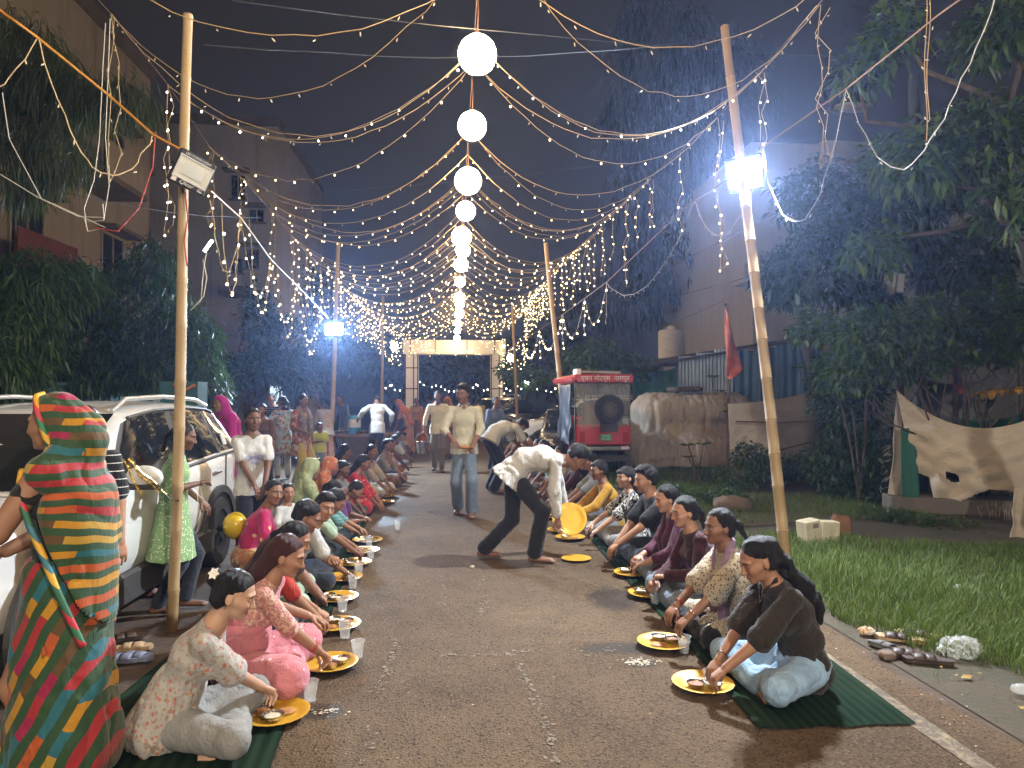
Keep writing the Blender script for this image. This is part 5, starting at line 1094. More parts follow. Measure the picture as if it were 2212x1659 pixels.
wire('loose_wire', 'bundle of white wires dangling below the small tube lamp', [P(448, 535, 5.6), P(440, 580, 5.6), P(434, 650, 5.6), P(412, 670, 5.6), P(440, 640, 5.6), P(447, 600, 5.6), P(438, 560, 5.6)], .0035, WIREC)
# curtain of bulbs over the gate
def curtain(label, boxes, n, size):
    t = thing('string_light', label, 'fairy lights', (0, GY - .2, 3.5), STR_GROUP); mb = MB(); V0 = np.array(BULB_ME['lit'].vertices and [v.co[:] for v in BULB_ME['lit'].vertices]); F0 = [list(p.vertices) for p in BULB_ME['lit'].polygons]
    for (xa, xb, ya, yb, Y, k) in boxes:
        for _ in range(k): c = P(random.uniform(xa, xb), ya + (yb - ya) * random.random() ** 1.2, Y); mb.add(V0 * size * random.uniform(.7, 1.2) + c, F0)
    o = mb.build('bulbs', MATS['bulb_warm'], t, fix=False); o['kind'] = 'stuff'
curtain('dense curtain of fairy lights draped over the gate beam and columns', [(845, 1085, 735, 770, GY - .3, 60), (1075, 1140, 730, 800, 32, 60), (840, 868, 735, 790, 33, 40), (1078, 1090, 745, 860, GY - .2, 30)], 300, .02)
for j, (xa, ya, xb, yb, Y) in enumerate(((820, 825, 870, 838, 50), (905, 822, 990, 840, 52), (1000, 828, 1060, 836, 52), (1090, 835, 1140, 828, 46), (1140, 828, 1200, 838, 44))): string(f'far white fairy lights along the road edge, {ORD[j]} from the left', [catena(P(xa, ya, Y), P((xa + xb) / 2, (ya + yb) / 2 - 3, Y), .35, 8), catena(P((xa + xb) / 2, (ya + yb) / 2 - 3, Y), P(xb, yb, Y), .35, 8)], 'cool', .34, .045, WIREC)
# ------------------------------------------------------------------ floodlights
BLK = mat('flood_housing', (.020, .021, .023), (.03, .03, .032), 8, .45); WHT = mat('print_white', (.75, .75, .75), None, 9, .6)
def text(body, name, size, m, parent, M, extrude=.0008, shear=0):
    c = bpy.data.curves.new(name, 'FONT'); c.body = body; c.size = size; c.align_x = 'CENTER'; c.align_y = 'CENTER'; c.extrude = extrude; c.shear = shear; o0 = bpy.data.objects.new(name, c); COL.objects.link(o0); bpy.context.view_layer.update()
    me = bpy.data.meshes.new_from_object(o0.evaluated_get(bpy.context.evaluated_depsgraph_get())); COL.objects.unlink(o0); bpy.data.objects.remove(o0)
    o = link(name, me, None, parent); me.materials.clear(); me.materials.append(m); o.matrix_basis = M; return o
def flood(c, aim, roll, wd, ht, label, on, power, bracket, tint=(.80, .89, 1.0)):
    c = np.array(c, float); n = unit(np.array(aim) - c); r = unit(np.cross(n, [0, 0, 1.0])) * -1; u = np.cross(n, r) * -1
    # frame: columns right, up, out as seen from the front
    rt_ = unit(np.cross([0, 0, 1.0], n)); up_ = np.cross(n, rt_); cr_, sr_ = math.cos(roll), math.sin(roll); rt2 = rt_ * cr_ + up_ * sr_; up2 = -rt_ * sr_ + up_ * cr_
    M3 = np.stack([rt2, up2, n], 1); t = thing('floodlight', label, 'floodlight', c)
    MB().box(c - n * .025, (wd, ht, .05), M3, .01).build('housing', BLK, t); mb = MB()
    for k in range(9): mb.box(c - n * .062 + rt2 * (wd * (k / 8 - .5) * .86), (.008, ht * .8, .025), M3)
    mb.build('heat_sink', BLK, t)
    pw, ph = wd * .84, ht * .60; pm = emit('flood_lit_%d_%d' % (int(power), int(tint[0] * 100)), tint, power) if on else mat('flood_reflector', (.62, .64, .60), (.52, .54, .50), 5, .35)
    MB().add([c + n * .004 + rt2 * a * pw / 2 + up2 * b * ph / 2 for a, b in ((-1, -1), (1, -1), (1, 1), (-1, 1))], [[0, 1, 2, 3]]).build('light_panel', pm, t, fix=False)
    if not on:
        MB().box(c + n * .0085, (pw * .66, ph * .62, .002), M3).build('inner_panel', mat('flood_led_board', (.50, .52, .49), None, 6, .5), t); mb = MB()
        for sx, sy, a, b in ((0, 1, pw + .02, .008), (0, -1, pw + .02, .008), (1, 0, .008, ph), (-1, 0, .008, ph)): mb.box(c + rt2 * sx * (pw / 2 + .004) + up2 * sy * (ph / 2 + .004) + n * .006, (a, b, .012), M3)
        mb.build('bezel', mat('bezel_grey', (.55, .55, .53), None, 8, .4), t)
        def TM(x, y): M = Matrix([[*rt2, 0], [*up2, 0], [*n, 0], [0, 0, 0, 1]]).transposed(); M.translation = Vector(rt2 * x + up2 * y + n * .004); return M
        text('LED FLOOD LIGHT', 'lettering', ht * .088, WHT, t, TM(0.0, ht * .405)); text('Qlear', 'lettering', ht * .17, WHT, t, TM(-.01, -ht * .40), shear=.35); text('200W', 'lettering', ht * .06, WHT, t, TM(wd * .34, -ht * .365)); text('IP66', 'lettering', ht * .08, WHT, t, TM(wd * .34, -ht * .435))
        MB().box(c + n * .003 - rt2 * wd * .37 - up2 * ht * .40, (.03, .028, .004), M3).build('badge', WHT, t)
    br = np.array(bracket); MB().tube([c - n * .03 + rt2 * wd * .52, c - n * .07 + rt2 * wd * .3 - up2 * .0, br], .012, 6).build('bracket', BLK, t); MB().tube([c - n * .03 - rt2 * wd * .52, c - n * .07 - rt2 * wd * .3, br], .012, 6).build('bracket', BLK, t)
    return t
flood(P(417, 372, 4.76), (1.2, .5, 1.9), R(-19), .24, .228, 'black unlit LED floodlight with white lettering tied to the bamboo pole', False, 0, P(405, 345, 4.89))
flood(P(1608, 376, 6.85), (-.6, 1.5, .6), R(3), .36, .34, 'lit blue-white floodlight on the leaning bamboo pole by the grass', True, FLOOD_POWER, P(1600, 360, 6.98))
flood(P(722, 711, 16.9), (1.2, 8, .3), R(4), .46, .42, 'distant lit blue-white floodlight above the standing women', True, FLOOD_POWER * .6, P(722, 705, 17.2), (.62, .80, 1.0))
for (bx_, by_, lb) in ((-2.45, -3.8, 'left'), (3.35, -5.0, 'right')):
    pole((bx_, by_, -.05), (bx_ + .05, by_, 5.2), .05, f'bamboo pole behind the viewpoint on the {lb} of the road, outside the picture')
    flood((bx_ + (.12 if bx_ < 0 else -.12), by_ + .12, 4.3), (.2, 9, .6) if bx_ < 0 else (5.5, 9, 1.4), 0, .36, .34, f'floodlight on the bamboo pole behind the viewpoint on the {lb}, outside the picture', True, FLOOD_POWER * (.20 if bx_ < 0 else .50), (bx_, by_, 4.35), (1.0, .90, .76))
c_ = P(450, 531, 5.7); tl = thing('tube_lamp', 'small bright cyan tube lamp dangling from wires by the pole', 'lamp', c_); MB().tube([c_ - [.03, 0, .045], c_ + [.03, 0, .045]], .012, 8).build('tube', emit('tube_glow', (.6, .9, 1.0), 25), tl, smooth=50)
c_ = P(1139, 824, 34); sl_ = thing('street_lamp', 'far street lamp glowing white right of the gate', 'lamp', (c_[0], 34, 0)); MB().sphere(c_, .14, 12, 8).build('lamp_globe', emit('street_glow', (.95, 1.0, .95), 60), sl_, smooth=60); MB().tube([(c_[0], 34.1, 0), (c_[0], 34.1, c_[2])], .05, 8).build('post', BLK, sl_)
# utility pole, lamp arm, coiled cable, meter box
up_ = thing('utility_pole', 'grey utility pole with a curved lamp arm in the right trees', 'pole', (7.6, 11.6, 0)); pb_ = P(1985, 640, 11.6); MB().tube([(pb_[0], 11.6, 0), (pb_[0] - .05, 11.6, 7.2)], [.11, .09], 10).build('shaft', mat('pole_steel', (.05, .047, .045), None, 6, .7), up_, smooth=50)
MB().tube([P(1880, 420, 9.3), P(1875, 300, 9.2), P(1840, 258, 9.0), P(1790, 235, 8.8)], .022, 8).build('lamp_arm', MATS['pole_steel'], up_, smooth=60); MB().sphere(P(1845, 232, 8.8), (.28, .12, .055), 14, 8).build('lamp_head', mat('lamp_cowl', (.28, .27, .26), None, 6, .5), up_, smooth=60)
cc = P(1955, 495, 9.2); mb = MB()
for k in range(4): a = np.linspace(0, 2 * math.pi, 30); mb.tube(np.stack([cc[0] + (.22 + .012 * k) * np.cos(a), cc[1] + .02 * k + 0 * a, cc[2] + (.25 + .01 * k) * np.sin(a)], 1), .008, 5)
tag(mb.build('cable_coil', mat('wire_black', (.03, .03, .03), None, 9, .6), None), 'loop of spare black cable hanging on the tree trunk', 'cable')
mb_ = P(1915, 612, 10.6); me_ = thing('meter_box', 'tilted cream meter box with a grille lid fixed to the tree trunk', 'box', mb_); Rr = rotz(-.3) @ roty(.12); MB().box(mb_, (.24, .12, .36), Rr, .01).build('box_body', CREAM, me_)
for i in range(6): MB().box(mb_ + Rr @ np.array([0, -.066, -.14 + i * .055]), (.22, .012, .018), Rr).build('louver', PL_R, me_)
MB().box(mb_ + Rr @ np.array([.2, .03, .02]), (.11, .10, .30), Rr, .01).build('side_box', mat('grey_plastic', (.3, .3, .3), None, 6, .5), me_); MB().box(mb_ + Rr @ np.array([.0, -.074, -.02]), (.09, .006, .09), Rr).build('notice', WHT, me_)
# ------------------------------------------------------------------ night haze
t_ = bpy.data.materials.new('haze'); t_.use_nodes = True; nt = t_.node_tree; nt.nodes.remove(nt.nodes['Principled BSDF']); pv = nt.nodes.new('ShaderNodeVolumePrincipled'); pv.inputs['Color'].default_value = (.38, .52, .92, 1); pv.inputs['Density'].default_value = HAZE_DENSITY; pv.inputs['Anisotropy'].default_value = .72; pv.inputs['Density Attribute'].default_value = ''; nt.links.new(pv.outputs[0], nt.nodes['Material Output'].inputs['Volume'])
hz = MB().box((5, 59, 8.5), (156, 148, 19.2)).build('haze', t_); hz['kind'] = 'stuff'
# ------------------------------------------------------------------ vehicles
def paint(name, c, rough=.28): return mat(name, c, tuple(q * .93 for q in c), 1.5, rough, coat=.6)
WHITEP = paint('car_paint_white', (.66, .645, .60)); BLACKP = paint('car_paint_black', (.012, .012, .014)); CLAD = mat('black_cladding', (.030, .029, .028), (.045, .042, .04), 12, .65, bump=.2); TYRE = mat('tyre_rubber', (.018, .018, .018), None, 20, .85, bump=.3); RIM = mat('wheel_rim', (.20, .20, .21), None, 6, .35, .9); CHROME = mat('chrome', (.7, .68, .64), None, 5, .15, 1.0)
t_ = NT('car_glass'); t_.set(color=(.010, .012, .013), rough=.05, spec=.9, coat=.5); CGLASS = t_.m; REDL = mat('tail_lamp', (.35, .015, .012), None, 5, .2, coat=.5)
def wheel(t, T, x, s, r, wd, nspoke=5, rim=RIM):
    """wheel as part: tyre, rim disc, spokes; axis along the car's x"""
    c = np.array(T((x, s, r))); ax = unit(np.array(T((x + 1, s, r))) - c); M3 = np.stack([unit(np.cross([0, 0, 1.0], ax)), np.array([0, 0, 1.0]), ax], 1)
    o = MB().lathe([(r * .62, -wd / 2), (r * .93, -wd / 2), (r, -wd * .3), (r, wd * .3), (r * .93, wd / 2), (r * .62, wd / 2), (r * .6, wd * .2), (r * .6, -wd * .2), (r * .62, -wd / 2)], c, 28, M3).build('wheel', TYRE, t, smooth=40)
    mb = MB().lathe([(0, -wd * .1), (r * .18, -wd * .1), (r * .18, wd * .38), (0, wd * .38)], c, 16, M3).lathe([(r * .52, -wd * .3), (r * .615, -wd * .3), (r * .615, wd * .45), (r * .56, wd * .46), (r * .52, wd * .3), (r * .52, -wd * .3)], c, 28, M3)
    sg = 1 if x > 0 else -1
    for k in range(nspoke):
        a = 2 * math.pi * k / nspoke; d = M3[:, 0] * math.cos(a) + M3[:, 1] * math.sin(a); p = np.cross(ax, d); mb.box(c + d * r * .36 + ax * wd * .30 * sg, (r * .42, r * .13, .03), np.stack([d, p, ax], 1))
    mb.build('rim', rim, o, smooth=35)
    MB().lathe([(0, 0), (r * .56, 0)], c - ax * wd * .12 * sg, 20, M3).build('brake_disc', CLAD, o); return o
def suv(name, label, front, head, pm, full=True, scale=1.0, sy=1.0, sz=1.0):
    """front: ground point under the middle of the nose; head: direction of travel angle (deg, 0 = +Y)"""
    front = np.array([front[0], front[1], 0.0]); Rz = rotz(R(head))
    T = lambda p: front + Rz @ (np.array([p[0], -p[1] * sy, p[2] * sz]) * scale)
    t = thing(name, label, 'car', front)
    ss = np.array([0, .06, .2, .45, .8, 1.1, 1.3, 1.7, 2.2, 2.7, 3.2, 3.6, 3.9, 4.12, 4.25, 4.3])
    wd = np.interp(ss, [0, .06, .2, .5, .9, 3.5, 3.95, 4.15, 4.3], [.62, .70, .79, .85, .875, .875, .845, .79, .66]); zt = np.interp(ss, [0, .06, .15, .5, 1.1, 1.3, 2.7, 3.6, 4.1, 4.3], [.70, .80, .86, .95, 1.02, 1.03, 1.06, 1.10, 1.12, 1.06]); zb = np.interp(ss, [0, .1, .5, 3.9, 4.2, 4.3], [.44, .40, .40, .40, .44, .5])
    G_ = []
    for s_, w_, a, b in zip(ss, wd, zt, zb):
        half = [(w_ * .95, b), (w_ * .99, b + .1), (w_ * 1.0, .70), (w_ * .985, .80), (w_ * .995, a - .12), (w_ * .97, a - .045), (w_ * .93, a - .01), (w_ * .5, a + .015), (0, a + .022)]
        G_.append([T((x, s_, z)) for x, z in half] + [T((-x, s_, z)) for x, z in half[::-1][1:]])
    mb = MB().grid(G_); n = len(G_[0]); mb.add(G_[0], [list(range(n))]); mb.add(G_[-1], [list(range(n))[::-1]]); mb.build('body', pm, t, smooth=42)
    zr_ = lambda s_: float(np.interp(s_, [1.12, 1.5, 1.95, 2.4, 3.0, 3.6, 3.95, 4.1, 4.22], [1.03, 1.30, 1.545, 1.60, 1.615, 1.59, 1.53, 1.40, 1.12])); zt_ = lambda s_: float(np.interp(s_, [1.1, 2.7, 3.6, 4.2], [1.02, 1.06, 1.10, 1.11])); wr_ = lambda s_: float(np.interp(s_, [1.1, 1.9, 3.3, 4.0, 4.22], [.80, .69, .68, .63, .72]))
    def side(s_, v, sg, off=0.0): zb_ = zt_(s_) - .015; ztop = max(zr_(s_) - .05, zb_ + .01); x = .838 + (wr_(s_) - .838) * v; return T((sg * (x + off), s_, zb_ + (ztop - zb_) * v + off * .3))
    gs = np.concatenate([np.linspace(1.12, 1.95, 7), np.linspace(2.1, 3.8, 10), np.linspace(3.92, 4.22, 5)]); GG = []
    for s_ in gs:
        z = zr_(s_); w_ = wr_(s_); half = [side(s_, 0, 1), side(s_, .5, 1), side(s_, 1, 1), T((w_ * .9, s_, z - .012)), T((w_ * .6, s_, z + .012)), T((0, s_, z + .02))]; hl = [side(s_, 0, -1), side(s_, .5, -1), side(s_, 1, -1), T((-w_ * .9, s_, z - .012)), T((-w_ * .6, s_, z + .012))]; GG.append(half + hl[::-1])
    MB().grid(GG).build('roof', pm, t, smooth=38)
    # glazing, set a few mm proud of the cabin
    for sg in (1, -1):
        for (a0, a1, b0, b1, nm) in ((1.42, 1.98, 2.62, 2.62, 'side_window'), (2.74, 2.74, 3.50, 3.44, 'side_window'), (3.58, 3.52, 4.02, 3.86, 'quarter_window')):
            V = []
            for v in np.linspace(.06, .97, 5): V.append([side(s_, v, sg, .007) for s_ in np.linspace(a0 + (a1 - a0) * v, b0 + (b1 - b0) * v, 6)])
            MB().grid(V).build(nm, CGLASS, t, smooth=60)
        if full:
            MB().tube([side(s_, 0, sg, .012) for s_ in np.linspace(1.35, 4.05, 12)], .012, 6).build('belt_trim', CLAD, t)
            for (a, b) in ((2.62, 2.74), (3.46, 3.56)):
                V = [[side(s_, v, sg, .004) for s_ in (a, b)] for v in np.linspace(.04, .98, 4)]; MB().grid(V).build('pillar_cover', CLAD, t)
            MB().grid([[side(s_, v, sg, .004) for s_ in np.linspace(1.3 + .62 * v, 1.44 + .58 * v, 2)] for v in np.linspace(.04, .98, 4)]).build('pillar_cover', CLAD, t)
            MB().tube([side(s_, 1.0, sg, .012) for s_ in np.linspace(2.0, 3.8, 9)], .014, 6).build('rain_visor', CLAD, t)
            MB().box(T((sg * .872, 2.2, .30)), (.06, 2.1 * sy, .22), Rz, .02).build('sill_cladding', CLAD, t)
            for s0 in (.86, 3.42):
                a = np.linspace(-.25, math.pi + .25, 16); V = [[T((sg * (.885 + .0), s0 + rr * math.cos(q), .36 + rr * math.sin(q))) for q in a] for rr in (.36, .43)]
                o = MB().grid(V).build('wheel_arch', CLAD, t); md = o.modifiers.new('thickness', 'SOLIDIFY'); md.thickness = .03; md.offset = 0
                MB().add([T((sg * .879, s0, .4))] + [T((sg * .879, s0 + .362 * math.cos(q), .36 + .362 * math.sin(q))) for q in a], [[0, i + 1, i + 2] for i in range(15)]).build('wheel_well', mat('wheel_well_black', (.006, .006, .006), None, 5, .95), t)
            MB().box(T((sg * .872, 2.67, .72)), (.012, .007, .56), Rz).build('door_seam', CLAD, t); MB().box(T((sg * .872, 1.52, .72)), (.012, .007, .52), Rz).build('door_seam', CLAD, t); MB().box(T((sg * .868, 3.62, .92)), (.012, .007, .30), Rz).build('door_seam', CLAD, t)
            for s_ in (2.42, 3.34): MB().box(T((sg * .892, s_, .93)), (.03, .19, .028), Rz, .01).build('door_handle', CHROME if s_ > 3 else pm, t)
            m_ = T((sg * 1.0, 1.62, 1.09)); o = MB().sphere((0, 0, 0), 1, 14, 10); o.v = [tuple(m_ + Rz @ (np.array(v) * np.array([.13, .07, .085]))) for v in o.v]; mo = o.build('wing_mirror', pm, t, smooth=60)
            MB().box(T((sg * .99, 1.60, 1.035)), (.22, .08, .05), Rz, .015).build('mirror_base', CLAD, mo); MB().box(T((sg * .875, 1.6, 1.06)), (.12, .06, .035), Rz).build('mirror_arm', CLAD, mo)
            rail = [T((sg * .60, 1.98, 1.555)), T((sg * .61, 2.15, 1.65)), T((sg * .61, 2.8, 1.672)), T((sg * .60, 3.5, 1.645)), T((sg * .585, 3.85, 1.575))]; MB().tube(rail, [.016, .02, .02, .02, .015], 8).build('roof_rail', mat('rail_silver', (.55, .54, .52), None, 6, .35, .5), t, smooth=60)
    V = [[T((x * (.80 + (wr_(s_) - .80) * .9), s_ - .015, zr_(s_) + .012)) for x in np.linspace(-.93, .93, 7)] for s_ in np.linspace(1.16, 1.92, 6)]; MB().grid(V).build('windscreen', CGLASS, t, smooth=60)
    V = [[T((x * .62, s_ + .016, zr_(s_) + .008)) for x in np.linspace(-.95, .95, 5)] for s_ in np.linspace(3.97, 4.2, 4)]; MB().grid(V).build('rear_window', CGLASS, t, smooth=60)
    for sg in (1, -1):
        MB().box(T((sg * .66, .13, .80)), (.26, .10, .09), Rz, .02).build('headlight', mat('headlamp_glass', (.55, .55, .55), None, 5, .1), t); MB().box(T((sg * .70, 4.24, .95)), (.2, .08, .14), Rz, .02).build('tail_light', REDL, t)
        for s_ in (.86, 3.42): wheel(t, T, sg * .80, s_, .335, .2)
    MB().box(T((0, .02, .62)), (.8, .06, .22), Rz, .02).build('grille', CLAD, t); MB().box(T((0, .06, .42)), (1.5, .12, .2), Rz, .03).build('front_bumper', CLAD, t); MB().box(T((0, 4.25, .45)), (1.5, .14, .24), Rz, .03).build('rear_bumper', CLAD, t); MB().box(T((0, 2.15, .32)), (1.5, 3.6, .12), Rz).build('underbody', CLAD, t)
    return t, T
CARX = -2.24 - .875
car_, CT = suv('parked_car', 'white SUV with roof rails and tinted windows parked behind the left diners', (CARX, 3.3), 180, WHITEP, sy=1.10, sz=.965)
# note: heading 180 -> nose towards the camera
stk = MB().box(CT((-.80, 3.72, 1.24)), (.01, .1, .13), roty(-.3)).build('window_sticker', mat('sticker', (.55, .55, .5), None, 20, .7), car_)
gr_ = thing('tinsel_ribbon', 'gold and black tinsel ribbons trailing from the car mirror', 'ribbon', CT((-1.0, 1.7, 1.0)))
for (a, b) in (((270, 992), (310, 1070)), ((285, 990), (385, 1085)), ((275, 990), (345, 1060))): p0, p1 = P(*a, 5.0), P(*b, 5.0); MB().tube(catena(p0, p1, .03, 9), .006, 5).build('strand', GOLD if a[0] != 285 else CHROME, gr_)
# red electric rickshaw
REDP = paint('rickshaw_red', (.42, .018, .022), .35); RY = 13.6; xa, xb = P(1237, 900, RY)[0], P(1366, 900, RY)[0]; RW = xb - xa; RX = (xa + xb) / 2; zt = P(1300, 812, RY)[2]; zb2 = P(1300, 975, RY)[2]; zm = P(1300, 920, RY)[2]
ri = thing('rickshaw', 'red electric rickshaw with clear plastic curtains and rear spare wheel', 'rickshaw', (RX, RY, 0)); pl = lambda z: P(1300, z, RY)[2]
MB().box((RX + .05, RY + 1.3, .42), (RW - .2, 2.4, .12)).build('chassis', CLAD, ri); MB().box((RX + .02, RY + .15, (pl(918) + pl(962)) / 2), (RW * .92, .3, pl(918) - pl(962)), None, .03).build('tailgate', REDP, ri); MB().box((RX + .02, RY + .9, .78), (RW * .9, 1.2, .5), None, .03).build('body', REDP, ri); MB().box((RX, RY + 2.6, .8), (RW * .6, .8, .8), None, .08).build('front_cowl', REDP, ri)
MB().box((RX + .02, RY - .03, pl(968)), (RW * .9, .1, .09), None, .01).build('bumper', CHROME, ri); ro = MB().box((RX - .02, RY + 1.2, pl(818)), (RW * 1.02, 2.7, .16), None, .05).build('roof', REDP, ri); MB().box((RX + .02, RY - .158, pl(818)), (RW * .92, .015, .13)).build('sign_board', REDP, ro)
def flat(n_): return Matrix.Rotation(R(90), 4, 'X')
M = Matrix.Rotation(R(90), 4, 'X'); M.translation = Vector((RX + .02, RY - .172, pl(818))) - Vector((RX, RY, 0)); tx = text('एवन मोटर्स  नागपुर', 'lettering', .13, WHT, ri, M)
MB().box((RX + .02, RY + .55, pl(803)), (RW * .66, .7, .05), roty(.02)).build('solar_panel', mat('panel_grey', (.30, .29, .27), None, 4, .5), ri); MB().box((RX - RW * .38, RY + .3, pl(805)), (.1, .4, .16), None, .01).build('roof_box', WHT, ri)
for sx in (-.46, .46):
    MB().tube([(RX + sx * RW, RY + .05, .6), (RX + sx * RW, RY + .03, pl(825))], .018, 8).build('corner_post', CHROME, ri); MB().tube([(RX + sx * RW, RY + 1.7, .6), (RX + sx * RW, RY + 1.7, pl(825))], .018, 8).build('corner_post', CHROME, ri)
for k in range(6): x = RX + RW * (-.3 + .12 * k); MB().tube([(x, RY + .09, pl(880)), (x, RY + .08, pl(828))], .008, 6).build('rear_bar', CHROME, ri)
MB().tube([(RX - RW * .45, RY + .02, pl(829)), (RX + RW * .45, RY + .02, pl(829))], .014, 8).build('top_rail', CHROME, ri)
t_ = NT('clear_vinyl'); v_ = t_.coord('Object', (9, 9, 2)); n_ = t_.noise(v_, 2.0, 4, .6, 2.5); t_.set(color=(.8, .8, .78), rough=.12, alpha=.16, spec=.8); t_.bump(n_, .9, .05); VINYL = t_.m
for (xa_, xb_, y0_, nm) in ((RX - RW * .47, RX + RW * .46, RY - .02, 'plastic_curtain'),): cloth_sheet(nm, [(xa_, y0_, pl(826)), (xb_, y0_, pl(826)), (xb_ - .05, y0_ + .02, pl(925)), (xa_ + .06, y0_ + .02, pl(925))], VINYL, ri, sag=0, fold=.02, billow=.03, wn_=9)
cloth_sheet('side_curtain', [(RX - RW * .52, RY + .05, pl(830)), (RX - RW * .52, RY + 1.6, pl(830)), (RX - RW * .53, RY + 1.6, .7), (RX - RW * .53, RY + .05, .62)], mat('navy_rexine', (.035, .037, .05), None, 5, .45), ri, sag=0, fold=.05, billow=.02, wn_=8)
MB().box((RX + .1, RY + .5, pl(900)), (RW * .7, .12, .55), None, .04).build('seat_back', mat('seat_rexine', (.16, .12, .09), None, 8, .5), ri)
c = P(1316, 884, RY - .1); TT = lambda p: np.array([c[0] + p[1], RY - .12 + p[0], c[2] + p[2]]); sw_ = MB().lathe([(.15, -.07), (.255, -.07), (.285, -.04), (.285, .04), (.255, .07), (.15, .07)], c, 28, rotx(R(90))).build('spare_wheel', TYRE, ri, smooth=40)
mb = MB().lathe([(0, .0), (.055, .0), (.055, .03), (0, .03)], c - [0, .05, 0], 14, rotx(R(90))).lathe([(.145, -.05), (.175, -.05), (.175, .065), (.145, .065)], c, 24, rotx(R(90)))
for k in range(10): a = 2 * math.pi * k / 10; mb.box(c + [.1 * math.cos(a), -.05, .1 * math.sin(a)], (.1, .02, .022), roty(-a))
mb.build('spare_rim', mat('dark_rim', (.12, .10, .08), None, 6, .35, .7), sw_); MB().lathe([(0, 0), (.15, 0)], c + [0, .0, 0], 20, rotx(R(90))).build('rim_back', CLAD, sw_)
MB().box((c[0] + .01, RY - .03, pl(915)), (.34, .06, .32)).build('wheel_carrier', CLAD, ri)
np_ = MB().box((RX + .06, RY - .012, pl(945)), (.235, .012, .12)).build('number_plate', mat('plate_green', (.02, .30, .12), None, 5, .4), ri)
for k, tx_ in enumerate(('MH 40', 'BG 2351')): M = Matrix.Rotation(R(90), 4, 'X'); M.translation = Vector((RX + .06, RY - .021, pl(945) + .03 - .055 * k)) - Vector((RX, RY, 0)); text(tx_, 'lettering', .05, WHT, ri, M)
for sx in (-1, 1): MB().box((RX + .02 + sx * RW * .36, RY - .015, pl(943)), (.1, .04, .2), None, .015).build('tail_light', REDL, ri)
MB().box((RX - RW * .28, RY - .084, pl(968)), (.16, .006, .06)).build('reflector', mat('amber_reflector', (.75, .42, .10), None, 5, .3), ri); MB().box((RX + RW * .36, RY - .084, pl(967)), (.16, .006, .06)).build('reflector', mat('pink_reflector', (.6, .5, .65), None, 5, .3), ri)
for (x, y) in ((-.42, .55), (.42, .55), (0, 2.5)): wheel(ri, lambda p, x=x, y=y: np.array([RX + p[0], RY + p[1], p[2]]), x * RW, y, .26, .12)
# car under a cloth cover, with a strap and folded cloth on its roof
CV = 16.6; cx0, cx1 = P(1372, 900, CV)[0], P(1600, 900, CV)[0]; cvr = thing('covered_car', 'car under a creased tan cloth cover beside the red rickshaw', 'car', ((cx0 + cx1) / 2, CV, 0)); zc = P(1450, 850, CV)[2]
F_ = Field((-.6, -1.3, -.02), (cx1 - cx0 + 1.6, 1.3, 2.0), .026); Lc = cx1 - cx0 + 1.0
F_.cone((.35, 0, .45), (Lc - .2, 0, .45), .55, .55, .2, right=(0, 1, 0), q=1.5); F_.cone((.35, 0, zc - .42), (Lc * .66, 0, zc - .40), .42, .42, .35, right=(0, 1, 0), q=1.5); F_.cone((.2, 0, .2), (Lc, 0, .2), .7, .7, .2, right=(0, 1, 0), q=1.35); F_.half((0, 0, .05), (0, 0, -1), lo=(-1, -2, -1), hi=(9, 2, 3)); F_.folds(.03, (5.5, 5.5, .6), 2); F_.folds(.02, (12, 12, 1.2), 5)
V, Q = F_.mesh(); me = np_mesh('cover', V + np.array([cx0 - (cx0 + cx1) / 2, 0, 0]), Q); link('cover', me, tarp_mat('cover_cloth', (.36, .30, .235), (.30, .245, .19), (.25, .20, .15)), cvr, smooth=True)
fc = P(1465, 846, CV); tag(MB().box(fc + [0, -.2, .05], (.6, .4, .1), rotz(.3), .04).box(fc + [.35, -.1, .06], (.4, .3, .12), rotz(-.5), .05).build('folded_cloth', mat('brown_rag', (.10, .065, .04), None, 9, .9, bump=.6), None, smooth=50), 'bundle of brown rag lying on the covered car roof', 'cloth')
# parked vehicles further back
jp, JT = suv('parked_jeep', 'white jeep nose with black wheel arch parked behind the red rickshaw', (P(1092, 930, 19.6)[0], 19.4), 96, WHITEP)
for k in range(5): MB().box(JT((0, .25 + k * 0, .86)) + np.array([0, .0, .02 * k * 0]), (.02, .02, .02)).build('badge', CHROME, jp) if k == 0 else None
bk, BT_ = suv('parked_car', 'black hatchback nose reflecting the lights left of the red rickshaw', (P(1238, 930, 15.0)[0], 14.9), 172, BLACKP, False, .85)
suv('parked_car', 'dark car parked beyond the gate column right of the road', (P(1130, 900, 27)[0] + .2, 25), 200, BLACKP, False); suv('parked_jeep', 'white jeep parked beyond the gateway', (P(1030, 880, 42)[0], 40), 150, WHITEP, False, 1.15)
